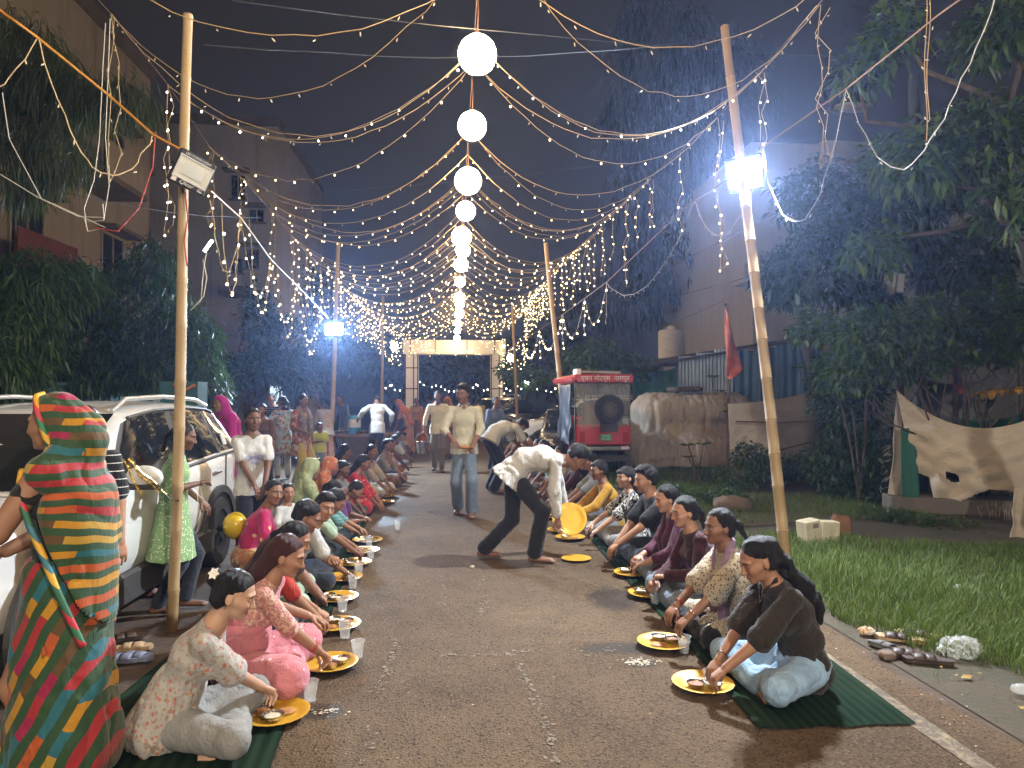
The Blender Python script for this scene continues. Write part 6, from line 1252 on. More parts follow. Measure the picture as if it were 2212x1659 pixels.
# ------------------------------------------------------------------ cloth
def cloth(name, c1, c2=None, pat=None, pc=(.8, .8, .8), scale=20, rough=.85, sheen=.15, rot=(0, 0, 0), w=.5):
    if name in MATS: return MATS[name]
    t = NT(name); v = t.coord('Object', rot=rot); n = t.noise(v, 7, 4, .6); f = t.noise(v, 260, 2, .5); c2 = c2 or tuple(q * .72 for q in c1)
    c = t.mix(t.ramp(n, [(.3, (0, 0, 0)), (.7, (1, 1, 1))]), c1, c2)
    if pat in ('dots', 'floral', 'sparse'):
        vo = t.node('TexVoronoi'); t.l(v, vo.inputs['Vector']); vo.inputs['Scale'].default_value = scale; d = vo.outputs['Distance']
        if pat == 'floral': d = t.math('ADD', d, t.math('MULTIPLY', t.math('SUBTRACT', t.noise(v, scale * 2.2, 3, .6), .5), .7))
        m = t.ramp(d, [(w * .8, (1, 1, 1)), (w, (0, 0, 0))]); cc = pc
        if pat == 'floral': cc = t.ramp(vo.outputs['Color'], [(.3, pc), (.55, (.45, .12, .08)), (.8, (.30, .22, .14))])
        if pat == 'sparse': bw = t.node('RGBToBW'); t.l(vo.outputs['Color'], bw.inputs[0]); m = t.math('MULTIPLY', m, t.math('GREATER_THAN', bw.outputs[0], .48))
        c = t.mix(m, c, cc)
    elif pat == 'squiggle':
        q = t.noise(v, scale, 2, .5, 1.5); c = t.mix(t.ramp(t.math('ABSOLUTE', t.math('SUBTRACT', q, .5)), [(.035, (1, 1, 1)), (.05, (0, 0, 0))]), c, pc)
    elif pat == 'stripes':
        X, Y, Z = t.sep(v); c = t.mix(t.math('LESS_THAN', t.math('FRACT', t.math('MULTIPLY', Z, scale)), w), c, pc)
    elif pat == 'blotch':
        q = t.noise(v, scale, 3, .6); q2 = t.noise(t.coord('Object', loc=(3, 1, 2)), scale * 1.4, 3, .6); c = t.mix(t.ramp(q, [(.5, (0, 0, 0)), (.56, (1, 1, 1))]), c, pc); c = t.mix(t.ramp(q2, [(.56, (0, 0, 0)), (.6, (1, 1, 1))]), c, (.45, .12, .03))
    t.set(color=c, rough=rough, spec=.2, sheen=sheen); wr_ = t.noise(t.coord('Object', (1, 1, .45)), 26, 4, .6, 1.4); t.bump(t.math('ADD', t.math('MULTIPLY', wr_, 1.0), t.math('MULTIPLY', f, .12)), .6, .024); MATS[name] = t.m; return t.m
def saree_mat(name, rot, u=14.0, b=17.0, dis=.16):
    t = NT(name); v0 = t.coord('Object', rot=rot); dn = t.node('TexNoise'); t.l(v0, dn.inputs['Vector']); dn.inputs['Scale'].default_value = 2.4
    va = t.node('VectorMath', operation='MULTIPLY_ADD'); t.l(dn.outputs['Color'], va.inputs[0]); va.inputs[1].default_value = (dis, dis, dis); t.l(v0, va.inputs[2]); X, Y, Z = t.sep(va.outputs[0])
    band = t.math('MULTIPLY', Z, b); bi = t.math('FLOOR', band); bf = t.math('FRACT', band); uu = t.math('ADD', t.math('MULTIPLY', t.math('ADD', t.math('ADD', t.math('MULTIPLY', X, .35), Y), t.math('MULTIPLY', Z, .3)), u), t.math('MULTIPLY', bi, 1.37)); ui = t.math('FLOOR', uu)
    wn = t.node('TexWhiteNoise', noise_dimensions='2D'); cx = t.node('CombineXYZ'); t.l(ui, cx.inputs[0]); t.l(bi, cx.inputs[1]); t.l(cx.outputs[0], wn.inputs['Vector'])
    c = t.ramp(wn.outputs['Value'], [(0, (.33, .025, .03)), (.2, (.40, .08, .02)), (.34, (.44, .21, .015)), (.48, (.02, .12, .15)), (.64, (.10, .055, .02)), (.80, (.28, .015, .06)), (.93, (.40, .24, .03))], 'CONSTANT')
    n = t.noise(v0, 30, 4, .7); c = t.mix(t.math('MULTIPLY', n, .35), c, t.mix(1.0, c, (.55, .5, .45), 'MULTIPLY'))
    c = t.mix(t.math('LESS_THAN', bf, .5), c, (.022, .058, .024)); t.set(color=c, rough=.7, spec=.25, sheen=.2); t.bump(t.noise(t.coord('Object', (1, 1, .4)), 22, 4, .6, 1.2), .4, .016); return t.m
def jeans(name, c): return cloth(name, c, tuple(q * .66 for q in c), None, scale=8)
C = dict(white=cloth('cloth_white', (.52, .51, .48), (.44, .43, .40)), cream=cloth('cloth_cream', (.58, .54, .40), (.45, .42, .30), 'squiggle', (.48, .45, .32), 24), black=cloth('cloth_black', (.012, .012, .014), (.02, .02, .022)), navy=cloth('cloth_navy', (.014, .017, .026)), brownblack=cloth('cloth_brownblack', (.028, .021, .017), (.02, .015, .012)), maroon=cloth('cloth_maroon', (.060, .014, .020), (.04, .01, .014)), plum=cloth('cloth_plum', (.10, .022, .05), (.065, .016, .034)), pinkhot=cloth('cloth_hotpink', (.40, .02, .10), None, 'sparse', (.6, .4, .2), 14, w=.35), skirt=cloth('cloth_ornate', (.45, .22, .06), (.32, .05, .03), 'floral', (.6, .5, .25), 26, w=.6), teal=cloth('cloth_teal', (.12, .26, .25), (.09, .2, .19), 'stripes', (.16, .32, .3), 30), mint=cloth('cloth_mint', (.40, .50, .36), (.3, .4, .28)), purple=cloth('cloth_purple', (.17, .06, .20)), greenveil=cloth('veil_green', (.30, .33, .17), (.23, .26, .13), rough=.6), orange=cloth('cloth_orange', (.45, .14, .05), (.33, .08, .04), 'floral', (.5, .3, .1), 20, w=.4), red=cloth('cloth_red', (.45, .03, .035), (.33, .02, .03), 'sparse', (.7, .5, .4), 26, w=.3), grey=cloth('cloth_grey', (.22, .22, .21), (.16, .16, .155)), khaki=cloth('cloth_khaki', (.15, .12, .085), (.11, .088, .06)), mustard=cloth('cloth_mustard', (.48, .26, .03), (.36, .18, .02)), jeansl=jeans('jeans_light', (.30, .45, .62)), jeansm=jeans('jeans_mid', (.20, .25, .31)), jeansd=jeans('jeans_dark', (.035, .045, .065)), greypants=cloth('cloth_greypants', (.25, .245, .23), (.19, .185, .175)), floral=cloth('cloth_floral', (.40, .375, .335), (.34, .32, .285), 'floral', (.30, .28, .26), 46, w=.42), leopard=cloth('cloth_leopard', (.46, .39, .29), (.48, .43, .34), 'dots', (.035, .03, .028), 62, w=.36), bw=cloth('cloth_bw', (.014, .013, .013), None, 'squiggle', (.55, .52, .46), 17), stripe=cloth('cloth_stripe', (.012, .012, .015), None, 'stripes', (.6, .6, .6), 22, w=.10), greenk=cloth('cloth_greenkurta', (.26, .42, .19), (.20, .34, .14), 'sparse', (.7, .75, .55), 60, w=.4), pinks=cloth('saree_pink', (.56, .21, .23), (.46, .15, .18), 'sparse', (.75, .55, .52), 20, w=.20), pinkb=cloth('blouse_pink', (.48, .20, .18), (.40, .16, .15), 'squiggle', (.62, .42, .30), 22), yellowp=cloth('cloth_yellow', (.46, .36, .08), (.36, .27, .06)), orangek=cloth('kurta_orange', (.30, .10, .04), (.10, .06, .05), 'blotch', (.40, .30, .24), 12), shawlg=cloth('shawl_printed', (.32, .28, .25), (.22, .19, .17), 'squiggle', (.1, .08, .07), 24), lime=cloth('cloth_lime', (.50, .52, .10)), bluew=cloth('cloth_bluewhite', (.42, .46, .48), (.2, .26, .3), 'floral', (.08, .12, .18), 16, w=.5), blue=cloth('cloth_blue', (.12, .16, .26)), lilac=cloth('scarf_lilac', (.30, .20, .30), (.24, .15, .24), rough=.6), peach=cloth('cloth_peach', (.45, .26, .18), (.36, .18, .12)), magenta=cloth('veil_magenta', (.45, .02, .22)), brown=cloth('cloth_brown', (.16, .08, .045)), redp=cloth('cloth_redpatch', (.50, .05, .03)))
def T_(m, **k): return dict(mat=C[m], **k)
METAL_G = mat('gold', (.75, .48, .16), None, 8, .25, 1.0); RED_B = mat('bangle_red', (.42, .02, .02), None, 8, .3)
def torus(name, c, n, r, rr, m, parent, k=18):
    n = unit(n); a = unit(np.cross(n, [0.3, .1, 1.0])); b = np.cross(n, a); t = np.linspace(0, 2 * math.pi, k); pts = np.array(c)[None] + r * (np.cos(t)[:, None] * a + np.sin(t)[:, None] * b)
    mb = MB(); mb.tube(pts, rr, 5, cap=False); me = bpy.data.meshes.new(name); me.from_pydata(mb.v, [], mb.f); return link(name, me, m, parent, True)
def bangles(i, m=RED_B, k=2):
    def f(body, B, s, em, fl):
        d = unit(B['el'][i] - B['wr'][i])
        for j in range(k): torus('bangle', (B['wr'][i] + d * (.035 + .012 * j)) * s, d, .031 * s, .0032, m, body)
    return f
def earring(body, B, s, em, fl):
    for sg in (1, -1): torus('earring', (B['hc'] + B['Rh'] @ np.array([sg * .079, -.012, -.05])) * s, B['Rh'] @ np.array([0, 1.0, 0]), .011 * s, .002, METAL_G, body, 12)
def both(*fs):
    def f(*a):
        for q in fs: q(*a)
    return f
def W(x, y, Y): return ('w', *P(x, y, Y))
def px(x, Y): return float(P(x, 860, Y)[0]) - (.09 if (545 <= x <= 880 and 4 < Y < 12) else 0) + (.06 if (1300 <= x <= 1600 and 4 < Y < 9) else 0)
# ------------------------------------------------------------------ left row, nearest first
def flower(body, B, s, em, fl):
    earring(body, B, s, em, fl); c = B['hc'] + B['Rh'] @ np.array([.045, -.13, .075]); mb = MB(); n = B['Rh'] @ np.array([.8, -.5, .3]); n = unit(n); a = unit(np.cross(n, [0, 0, 1.0])); b = np.cross(n, a)
    for k in range(6):
        t = k * math.pi / 3; d = a * math.cos(t) + b * math.sin(t); e = np.cross(n, d); q = [c, c + d * .018 + e * .011 + n * .006, c + d * .034 + n * .004, c + d * .018 - e * .011 + n * .006]; mb.add([p * s for p in q], [[0, 1, 2, 3]])
    mb.sphere(tuple((c + n * .006) * s), .006, 8, 6); me = bpy.data.meshes.new('hair_flower'); me.from_pydata(mb.v, [], mb.f); link('hair_flower', me, mat('flower_white', (.78, .76, .70), None, 9, .4), body)
    f = fl(); f.cone(B['p1'] - B['fw'] * .0, B['pel'] - np.array([0, .05, .02]), .125, .155, .05, right=(1, 0, 0), q=1.3); f.half((0, 0, .03), (0, 0, -1), lo=(-1, -1, -1), hi=(1, 1, 1)); f.folds(.012, (20, 20, 3), 4); em(f, 'peplum', C['floral'], body)
make_person('woman in off-shoulder floral blouse with a white flower in her bun, nearest on left', (px(380, 3.45), 3.42), -84, h=1.54, lean=27, head=(0, -22, 0), hands=[W(570, 1488, 3.62), W(520, 1478, 3.72)], skin='f', hair='bun', tail='none', top=T_('floral', sleeve=.95, flare=.030, neck=.118, scoop=.0, fold=.009), bottom=T_('greypants', loose=.020, fold=.008), vox=.0058, curl=(.75, .9), extra=flower, palm=[(0, .2, -1), (.3, .2, -1)])
def pallu(body, B, s, em, fl):
    both(earring, bangles(0))(body, B, s, em, fl)
    f = fl(); f.cone(B['sh'][1] + B['upv'] * .01, B['p1'] + B['rt'] * .05 + B['fw'] * .07, .062, .10, .05, right=B['rt'], q=1.2); f.cone(B['sh'][1], B['p2'] - B['fw'] * .06, .06, .09, .05); f.cone(B['p2'] - B['fw'] * .05, B['pel'], .11, .135, .05, right=(1, 0, 0), q=1.35); f.half((0, 0, .02), (0, 0, -1), lo=(-1, -1, -1), hi=(1, 1, 1)); f.folds(.011, (6, 6, 22), 4); em(f, 'saree_drape', C['pinks'], body)
make_person('woman in pink saree reaching to her plate with red bangles', (px(545, 4.12), 4.12), -86, h=1.60, lean=27, head=(-6, -20, 0), hands=[W(707, 1425, 4.22), W(665, 1330, 4.5)], skin='b', hair='long', tail='long', hairmat=HAIR_BROWN, eyes=.0, top=T_('pinkb', sleeve=.98, flare=.008), bottom=T_('pinks', kind='skirt', fold=.012, ff=(10, 10, 16)), vox=.0060, curl=(1.0, .6), extra=pallu, fat=1.1)
make_person('person in maroon with a red collar bent over between pink saree and maroon shirt', (px(565, 4.75), 4.75), -80, h=1.56, lean=30, head=(-10, -25, 0), hands=[W(690, 1338, 4.85), W(685, 1318, 4.95)], skin='b', hair='pony', tail='pony', top=T_('redp', sleeve=.8), bottom=T_('jeansd'), vox=.008, curl=(.9, .9))
make_person('broad man in maroon T-shirt leaning forward with short dark hair', (px(575, 5.45), 5.45), -82, h=1.70, lean=36, head=(0, -28, 0), fem=False, hands=[W(695, 1300, 5.55), W(690, 1282, 5.65)], skin='c', hair='crop', top=T_('maroon', sleeve=.7, flare=.02, loose=.02), bottom=T_('mint'), vox=.008, curl=(.8, .8))
make_person('smiling boy in white T-shirt turning to look at the camera', (px(642, 6.1), 6.1), -80, h=1.58, lean=34, head=(-62, -8, -14), fem=False, hands=[W(745, 1235, 6.15), W(715, 1205, 6.0)], skin='b', eyes=1.0, facial=0, hair='short', top=T_('white', sleeve=.75, flare=.022, loose=.018), bottom=T_('jeansd', loose=.02), vox=.0075, curl=(.5, 1.0))
make_person('boy in mint green shirt with head bowed low over his plate', (px(660, 6.85), 6.85), -85, h=1.55, lean=36, head=(0, -40, 0), fem=False, hands=[W(770, 1195, 6.9), W(765, 1180, 7.0)], skin='c', hair='crop', top=T_('mint', sleeve=.8), bottom=T_('jeansd', loose=.02), vox=.0085)
make_person('girl in teal striped shirt looking down beside the bowed boy', (px(690, 7.6), 7.6), -95, h=1.45, lean=26, head=(-25, -30, 0), hands=[W(770, 1150, 7.7), W(775, 1140, 7.8)], skin='b', hair='pony', top=T_('teal', sleeve=1.2), bottom=T_('jeansd'), vox=.009)
make_person('child in purple top bent forward behind the teal shirt girl', (px(718, 8.25), 8.25), -92, h=1.42, lean=40, head=(0, -40, 0), hands=[W(775, 1125, 8.3), W(785, 1118, 8.4)], skin='c', hair='crop', top=T_('purple', sleeve=.7), bottom=T_('jeansd'), vox=.0095)
make_person('girl in hot pink top and ornate gold skirt crouching and looking back', (px(558, 6.35), 6.35), -78, h=1.48, lean=24, head=(-58, -4, -12), hands=[(.12, .38, .25), (-.1, .4, .2)], skin='c', eyes=1.0, hair='pony', top=T_('pinkhot', sleeve=1.0, flare=.02), bottom=T_('skirt', kind='skirt', fold=.01), vox=.0075, z0=.10)
make_person('small child in white T-shirt smiling behind the pink girl', (px(628, 6.95), 6.95), -110, h=1.22, lean=12, head=(-45, 0, 0), hands=[(.2, .35, .35), (-.05, .35, .3)], skin='b', eyes=1.0, hair='pony', top=T_('white', sleeve=.7), bottom=T_('jeansd'), vox=.009, z0=.12)
make_person('woman under a pale green veil sitting behind the children', (px(668, 8.15), 8.15), -60, h=1.55, lean=10, head=(0, -15, 0), hands=[(.1, .35, .2), (-.1, .35, .2)], skin='c', hair='none', veil=dict(mat=C['greenveil'], open=.03), top=T_('white', sleeve=1), bottom=T_('mint', kind='skirt'), vox=.0095, z0=.06)
make_person('woman in orange veil resting behind the boy in grey', (px(706, 9.1), 9.1), -75, h=1.55, lean=12, head=(0, -12, 0), hands=[(.15, .3, .45), (-.1, .35, .2)], skin='c', hair='none', veil=dict(mat=C['orange'], open=.04), top=T_('purple', sleeve=1), bottom=T_('brown', kind='skirt'), vox=.011)
make_person('boy in grey shirt facing the road beside the red dress', (px(738, 9.45), 9.45), -100, h=1.42, lean=12, head=(-8, -8, 0), fem=False, hands=[(.1, .45, .12), (-.1, .45, .12)], skin='d', eyes=1.0, hair='boy', top=T_('grey', sleeve=.8), bottom=T_('jeansd'), vox=.0105)
make_person('girl in bright red dress with long dark hair eating', (px(762, 10.1), 10.1), -95, h=1.55, lean=24, head=(0, -22, 0), hands=[(.1, .5, .12), (-.1, .5, .12)], skin='c', hair='long', tail='long', top=T_('red', sleeve=1.4), bottom=T_('red', kind='skirt'), vox=.011)
make_person('person with dark hair in navy sitting back from the row', (px(742, 11.4), 11.4), -60, h=1.58, lean=10, head=(0, -10, 0), hands=[(.1, .4, .15), (-.1, .4, .15)], skin='c', hair='long', tail='long', top=T_('navy', sleeve=1), bottom=T_('jeansd'), vox=.012)
make_person('woman in white and red print looking towards the camera', (px(795, 11.6), 11.6), -110, h=1.58, lean=18, head=(-15, -5, 0), hands=[(.1, .5, .15), (-.1, .5, .15)], skin='c', eyes=1, hair='pony', top=T_('floral', sleeve=1.2), bottom=T_('white', kind='skirt'), vox=.012)
make_person('elder in grey printed shawl raising a hand to the mouth', (px(820, 13.0), 13.0), -100, h=1.58, lean=14, head=(-10, -5, 0), hands=[(.12, .25, .55), (-.1, .45, .15)], skin='c', hair='pony', top=T_('shawlg', sleeve=1.2), bottom=T_('brown', kind='skirt'), vox=.013)
far = [('child in peach clothes hunched over a plate far down the left row', 'peach', 'pony', 836, 14.2), ('diner in brown far down the left row past the child in peach', 'brown', 'crop', 843, 15.3), ('diner in white with mint cloth before the women in orange', 'white', 'pony', 850, 16.5), ('diner in blue shirt near the end of the left row', 'blue', 'crop', 858, 17.8), ('diner in lime shirt at the far end of the left row', 'lime', 'crop', 866, 19.4), ('last diner of the left row in maroon beside the bucket man', 'maroon', 'crop', 873, 21.2)]
for i, (lb, c, hr, x, Y) in enumerate(far): make_person(lb, (px(x - 12, Y), Y), -90 + (i * 37 % 25), h=1.5 + .06 * (i % 3), lean=18 + 5 * (i % 4), head=(-10 + 8 * (i % 3), -15, 0), hands=[(.1, .5, .12), (-.1, .5, .12)], skin='cdcb'[i % 4], hair=hr, top=T_(c, sleeve=.8 + .3 * (i % 2)), bottom=T_(('jeansd', 'brown', 'grey')[i % 3]), vox=.016)
# ------------------------------------------------------------------ right row, nearest first
def hang_earring(body, B, s, em, fl):
    both(earring, bangles(0, mat('bracelet_dark', (.02, .02, .02), None, 9, .3), 1))(body, B, s, em, fl); c = B['nb'] + B['fw'] * .085 - B['upv'] * .04; pts = np.array([c + [.02, 0, .05], c + [.012, .01, -.02], c + [0, .014, -.045], c + [-.012, .01, -.02], c + [-.016, 0, .05]]) * s; mb = MB(); mb.tube(pts, .0022, 5); me = bpy.data.meshes.new('necklace'); me.from_pydata(mb.v, [], mb.f); link('necklace', me, CHROME, body)
WAVY = [((0, -.10, .045), (.01, -.16, .0), .036, .040), ((.01, -.16, .0), (.015, -.215, -.12), .042, .050), ((.015, -.215, -.12), (.0, -.27, -.27), .050, .048), ((.0, -.27, -.27), (.01, -.30, -.40), .046, .022)]
make_person('woman in black-brown shirt and pale jeans with long wavy hair, nearest on right', (px(1735, 3.8), 3.80), 96, h=1.62, lean=26, head=(0, -24, 0), hands=[W(1532, 1462, 3.72), W(1560, 1452, 3.62)], skin='b', hair='pony', tail='wavy', top=T_('brownblack', sleeve=1.0, flare=.022, loose=.016, collar=True, fold=.010), bottom=T_('jeansl', loose=.018, fold=.008), vox=.0058, curl=(.7, .75), extra=hang_earring)
make_person('woman in spotted cream kurta with lilac scarf gazing along the row', (px(1590, 4.55), 4.58), 92, h=1.60, lean=16, head=(6, -6, 0), hands=[W(1450, 1322, 4.55), W(1480, 1342, 4.3)], skin='c', eyes=.8, hair='pony', tail=[((0, -.105, .02), (0, -.15, -.02), .026, .024), ((0, -.15, -.02), (0, -.22, -.16), .024, .012)], top=T_('leopard', sleeve=1.05, flare=.03, kurta=True, fold=.008), bottom=T_('black'), vox=.0062, curl=(.7, .8), extra=both(earring, bangles(0, RED_B, 1), bangles(1, METAL_G, 1)), shawl=dict(mat=C['lilac'], w=.028))
def specs(body, B, s, em, fl):
    earring(body, B, s, em, fl); mb = MB(); Rh = B['Rh']
    for sg in (1, -1):
        t = np.linspace(0, 2 * math.pi, 14); mb.tube(np.array([B['hc'] + Rh @ np.array([sg * .032 + .02 * math.cos(a), .098, -.003 + .017 * math.sin(a)]) for a in t]) * s, .0018, 4, cap=False); mb.tube(np.array([B['hc'] + Rh @ np.array([sg * .053, .094, .002]), B['hc'] + Rh @ np.array([sg * .078, .0, .005])]) * s, .0018, 4)
    me = bpy.data.meshes.new('spectacles'); me.from_pydata(mb.v, [], mb.f); link('spectacles', me, mat('spec_frame', (.25, .08, .04), None, 9, .3), body)
make_person('woman in dark maroon with spectacles and tied hair holding her hands together', (px(1512, 5.3), 5.3), 92, h=1.58, lean=18, head=(8, -10, 0), hands=[W(1420, 1252, 5.35), W(1440, 1245, 5.15)], skin='a', eyes=.7, hair='pony', top=T_('maroon', sleeve=1.9), bottom=T_('jeansm', loose=.02), vox=.007, extra=specs, curl=(.9, .9))
make_person('woman in plum dupatta seated behind the woman with spectacles', (px(1470, 5.95), 5.98), 90, h=1.58, lean=16, head=(6, -14, 0), hands=[W(1385, 1200, 6.0), W(1395, 1215, 5.8)], skin='a', hair='pony', top=T_('plum', sleeve=1.6, kurta=True), bottom=T_('jeansm'), vox=.0078, shawl=dict(mat=C['plum'], w=.04))
make_person('young man in black T-shirt and dark jeans with swept hair', (px(1432, 6.7), 6.75), 96, h=1.76, lean=20, head=(4, -8, 0), fem=False, hands=[W(1318, 1192, 6.8), W(1330, 1180, 6.5)], skin='a', eyes=.6, facial=2, hair='short', top=T_('black', sleeve=.72, flare=.024, loose=.02), bottom=T_('jeansd', loose=.022), vox=.0070, curl=(.5, .5))
make_person('long haired woman in black and white printed shirt beside the young man', (px(1368, 7.5), 7.5), 90, h=1.58, lean=14, head=(14, -2, 0), hands=[W(1265, 1145, 7.6), W(1285, 1150, 7.35)], skin='f', eyes=.8, hair='fringe', tail='long', top=T_('bw', sleeve=.95, flare=.02), bottom=T_('greypants'), vox=.0082)
make_person('person in mustard yellow shirt with spectacles beyond the long haired woman', (px(1318, 8.25), 8.3), 92, h=1.60, lean=18, head=(10, -8, 0), hands=[W(1232, 1110, 8.4), W(1245, 1112, 8.1)], skin='c', hair='boy', fem=False, top=T_('mustard', sleeve=1.7), bottom=T_('greypants'), vox=.0095)
make_person('person in dark clothes with short hair behind the bending server', (px(1300, 9.1), 9.1), 88, h=1.66, lean=14, head=(0, -10, 0), fem=False, hands=[W(1210, 1090, 9.2), W(1220, 1092, 8.95)], skin='c', hair='crop', top=T_('grey', sleeve=.8), bottom=T_('jeansm'), vox=.0105)
far = [('woman in maroon half hidden behind the bending server', 'maroon', 'pony', 1255, 10.0, 'b'), ('diner in white T-shirt further up the right row', 'white', 'crop', 1232, 11.0, 'c'), ('diner in mint top near the jeep wheel', 'mint', 'pony', 1195, 12.4, 'c'), ('girl in red sitting before the jeep wheel', 'red', 'pony', 1178, 13.4, 'c'), ('diner in green dupatta with face turned to the camera', 'greenveil', 'long', 1165, 14.2, 'b'), ('child in white printed shirt with face turned up', 'floral', 'boy', 1150, 15.0, 'b'), ('woman with long hair in navy at the far right row', 'navy', 'long', 1140, 15.9, 'a'), ('last diner of the right row in brown', 'brown', 'crop', 1124, 17.2, 'c')]
for i, (lb, c, hr, x, Y, sk) in enumerate(far): make_person(lb, (px(x, Y), Y), 92 + (i * 41 % 30), h=1.52 + .06 * (i % 3), lean=14 + 4 * (i % 3), head=(10 + 10 * (i % 3), -8, 0), hands=[(.1, .5, .13), (-.1, .5, .12)], skin=sk, eyes=i % 2, hair=hr, tail='long' if hr == 'long' else None, top=T_(c, sleeve=.9), bottom=T_(('jeansd', 'greypants', 'brown')[i % 3]), vox=.0135)
# ------------------------------------------------------------------ standing figures
def drape(body, B, s, em, fl):
    """pallu edge: a patterned border band from head over the back to the hip"""
    earring(body, B, s, em, fl)
    f = fl(); f.cone(B['sh'][0] + np.array([0, 0, .02]), B['p1'] + np.array([.12, -.02, 0]), .06, .13, .05); f.cone(B['p2'] - B['fw'] * .085, B['pel'] - np.array([0, .06, .30]), .125, .145, .06, right=(1, 0, 0), q=1.3);  f.cone(B['p2'] - B['fw'] * .05, B['p1'], .12, .13, .05, right=(1, 0, 0), q=1.4)
    f.folds(.012, (9, 9, 7), 14); nn = unit([0, 1.0, -.45]); f.half((0, .085, 1.33), nn, lo=(-1, -1, -1), hi=(1, 1, 2)); em(f, 'saree_drape', SAREE_A, body)
    edge = [B['hc'] + B['Rh'] @ np.array(q) for q in ((.02, .05, .130), (-.05, .035, .118), (-.092, .008, .07), (-.105, -.012, .01), (-.102, -.03, -.06), (-.09, -.045, -.12))]
    edge2 = [np.array(q) for q in ((-.12, .115, 1.375), (-.17, .09, 1.33), (-.212, .05, 1.24), (-.222, .0, 1.13), (-.222, -.05, 1.02), (-.225, -.10, .90), (-.215, -.15, .78), (-.19, -.19, .66))]
    for e in (edge, edge2):
        mb = MB(); e = np.array(e); d = np.r_[0, np.cumsum(np.linalg.norm(np.diff(e, axis=0), axis=1))]; n = 40; pts = np.stack([np.interp(np.linspace(0, d[-1], n), d, e[:, i]) for i in range(3)], 1) * s; mb.tube(pts, .0135, 6); me = bpy.data.meshes.new('border'); me.from_pydata(mb.v, [], mb.f); link('border', me, BORDER, body, True)
SAREE_A = saree_mat('saree_patch', (0, 0, 0)); SAREE_B = saree_mat('saree_patch_skirt', (R(64), 0, 0), 13, 14, .08); BORDER = NT('saree_border'); _v = BORDER.coord('Object'); _X, _Y, _Z = BORDER.sep(_v); _wn = BORDER.node('TexWhiteNoise', noise_dimensions='1D'); BORDER.l(BORDER.math('FLOOR', BORDER.math('MULTIPLY', BORDER.math('SUBTRACT', _Z, _Y), 30)), _wn.inputs['W']); BORDER.set(color=BORDER.ramp(_wn.outputs['Value'], [(0, (.02, .10, .05)), (.25, (.45, .03, .05)), (.45, (.6, .33, .03)), (.6, (.03, .14, .18)), (.78, (.03, .16, .08))], 'CONSTANT'), rough=.6); BORDER = BORDER.m
make_person('standing woman in patchwork green saree with covered head at the left edge', (-1.61, 3.12), 86, pose='stand', h=1.57, lean=3, head=(0, -4, 0), hands=[(.06, .30, 1.0), (-.16, .34, .98)], skin='b', eyes=.6, hair='long', tail='x', veil=dict(mat=SAREE_A, open=-.012, fold=.010, arm=False, cav=(.088, .14, .125), back=.06), top=dict(mat=C['black'], sleeve=.35, hem=0), bottom=dict(mat=SAREE_B, kind='skirt', loose=.035, fold=.014, ff=(16, 16, 2.5)), vox=.0062, extra=drape, fat=1.25, elbows=[None, (-.8, -.5, -.5)])
make_person('girl in black striped T-shirt half hidden behind the green saree', (px(182, 4.2), 4.2), -150, pose='stand', h=1.52, lean=2, head=(-4, 0, 0), hands=[(.2, .15, .82), (-.2, .1, .80)], skin='a', eyes=1, hair='pony', top=T_('stripe', sleeve=.75, flare=.02, loose=.018, hem=.15), bottom=T_('black'), vox=.0078)
make_person('girl in sequinned light green kurta leaning on the car beside the pole', (px(376, 5.55), 5.55), -75, pose='stand', h=1.38, lean=4, head=(0, -14, 0), hands=[W(425, 1045, 5.5), (-.16, .22, .95)], skin='d', hair='pony', top=T_('greenk', sleeve=1.2, hem=.42, aline=.16, loose=.018), bottom=T_('jeansd'), vox=.0078, feet=[((.08, -.12, .075), (.1, .03, .03)), ((-.08, .10, .075), (-.06, .25, .03))])
make_person('girl in white T-shirt with blue print standing at the car rear', (px(566, 6.75), 6.75), -152, pose='stand', h=1.47, lean=2, head=(2, 0, 0), hands=[(.03, .26, .92), (-.06, .30, .86)], skin='d', eyes=1, hair='pony', top=T_('white', sleeve=.7, flare=.02, loose=.010, hem=.10, aline=0), bottom=T_('navy'), vox=.0075, elbows=[(.9, -.1, -.5), (-.9, -.1, -.5)])
SH = BLUEP = mat('print_blue', (.10, .12, .42), None, 30, .8)
make_person('woman in orange printed kurta and yellow trousers standing in profile', (px(652, 13.3), 13.3), -125, pose='stand', h=1.63, lean=0, head=(10, -4, 0), hands=[(.12, .22, 1.0), None], skin='c', eyes=.6, hair='pony', tail='long', top=T_('orangek', sleeve=1.0, hem=.34, aline=.1, loose=.016), bottom=T_('yellowp', loose=.035, flare=.02), vox=.0115, shawl=dict(mat=C['shawlg'], w=.04))
make_person('person in blue and white print with a dark red scarf turned away', (px(612, 14.4), 14.4), 20, pose='stand', h=1.60, lean=2, head=(50, -5, 0), hands=[(.3, .1, 1.05), (-.2, .2, 1.1)], skin='c', hair='pony', top=T_('bluew', sleeve=1.1, hem=.4, aline=.1), bottom=T_('white'), vox=.0125, shawl=dict(mat=C['maroon'], w=.05, sides=(1,)))
make_person('man in striped grey shirt behind the women', (px(598, 16.5), 16.5), 160, pose='stand', h=1.70, fem=False, head=(0, 0, 0), skin='c', eyes=.5, hair='crop', top=T_('stripe', sleeve=.8), bottom=T_('black'), vox=.016)
make_person('woman with a magenta veil showing above the car roof', (px(500, 10.6), 10.6), 150, pose='stand', h=1.62, skin='c', hair='none', veil=dict(mat=C['magenta'], open=.04), top=T_('magenta', sleeve=1), bottom=T_('magenta', kind='skirt'), vox=.015)
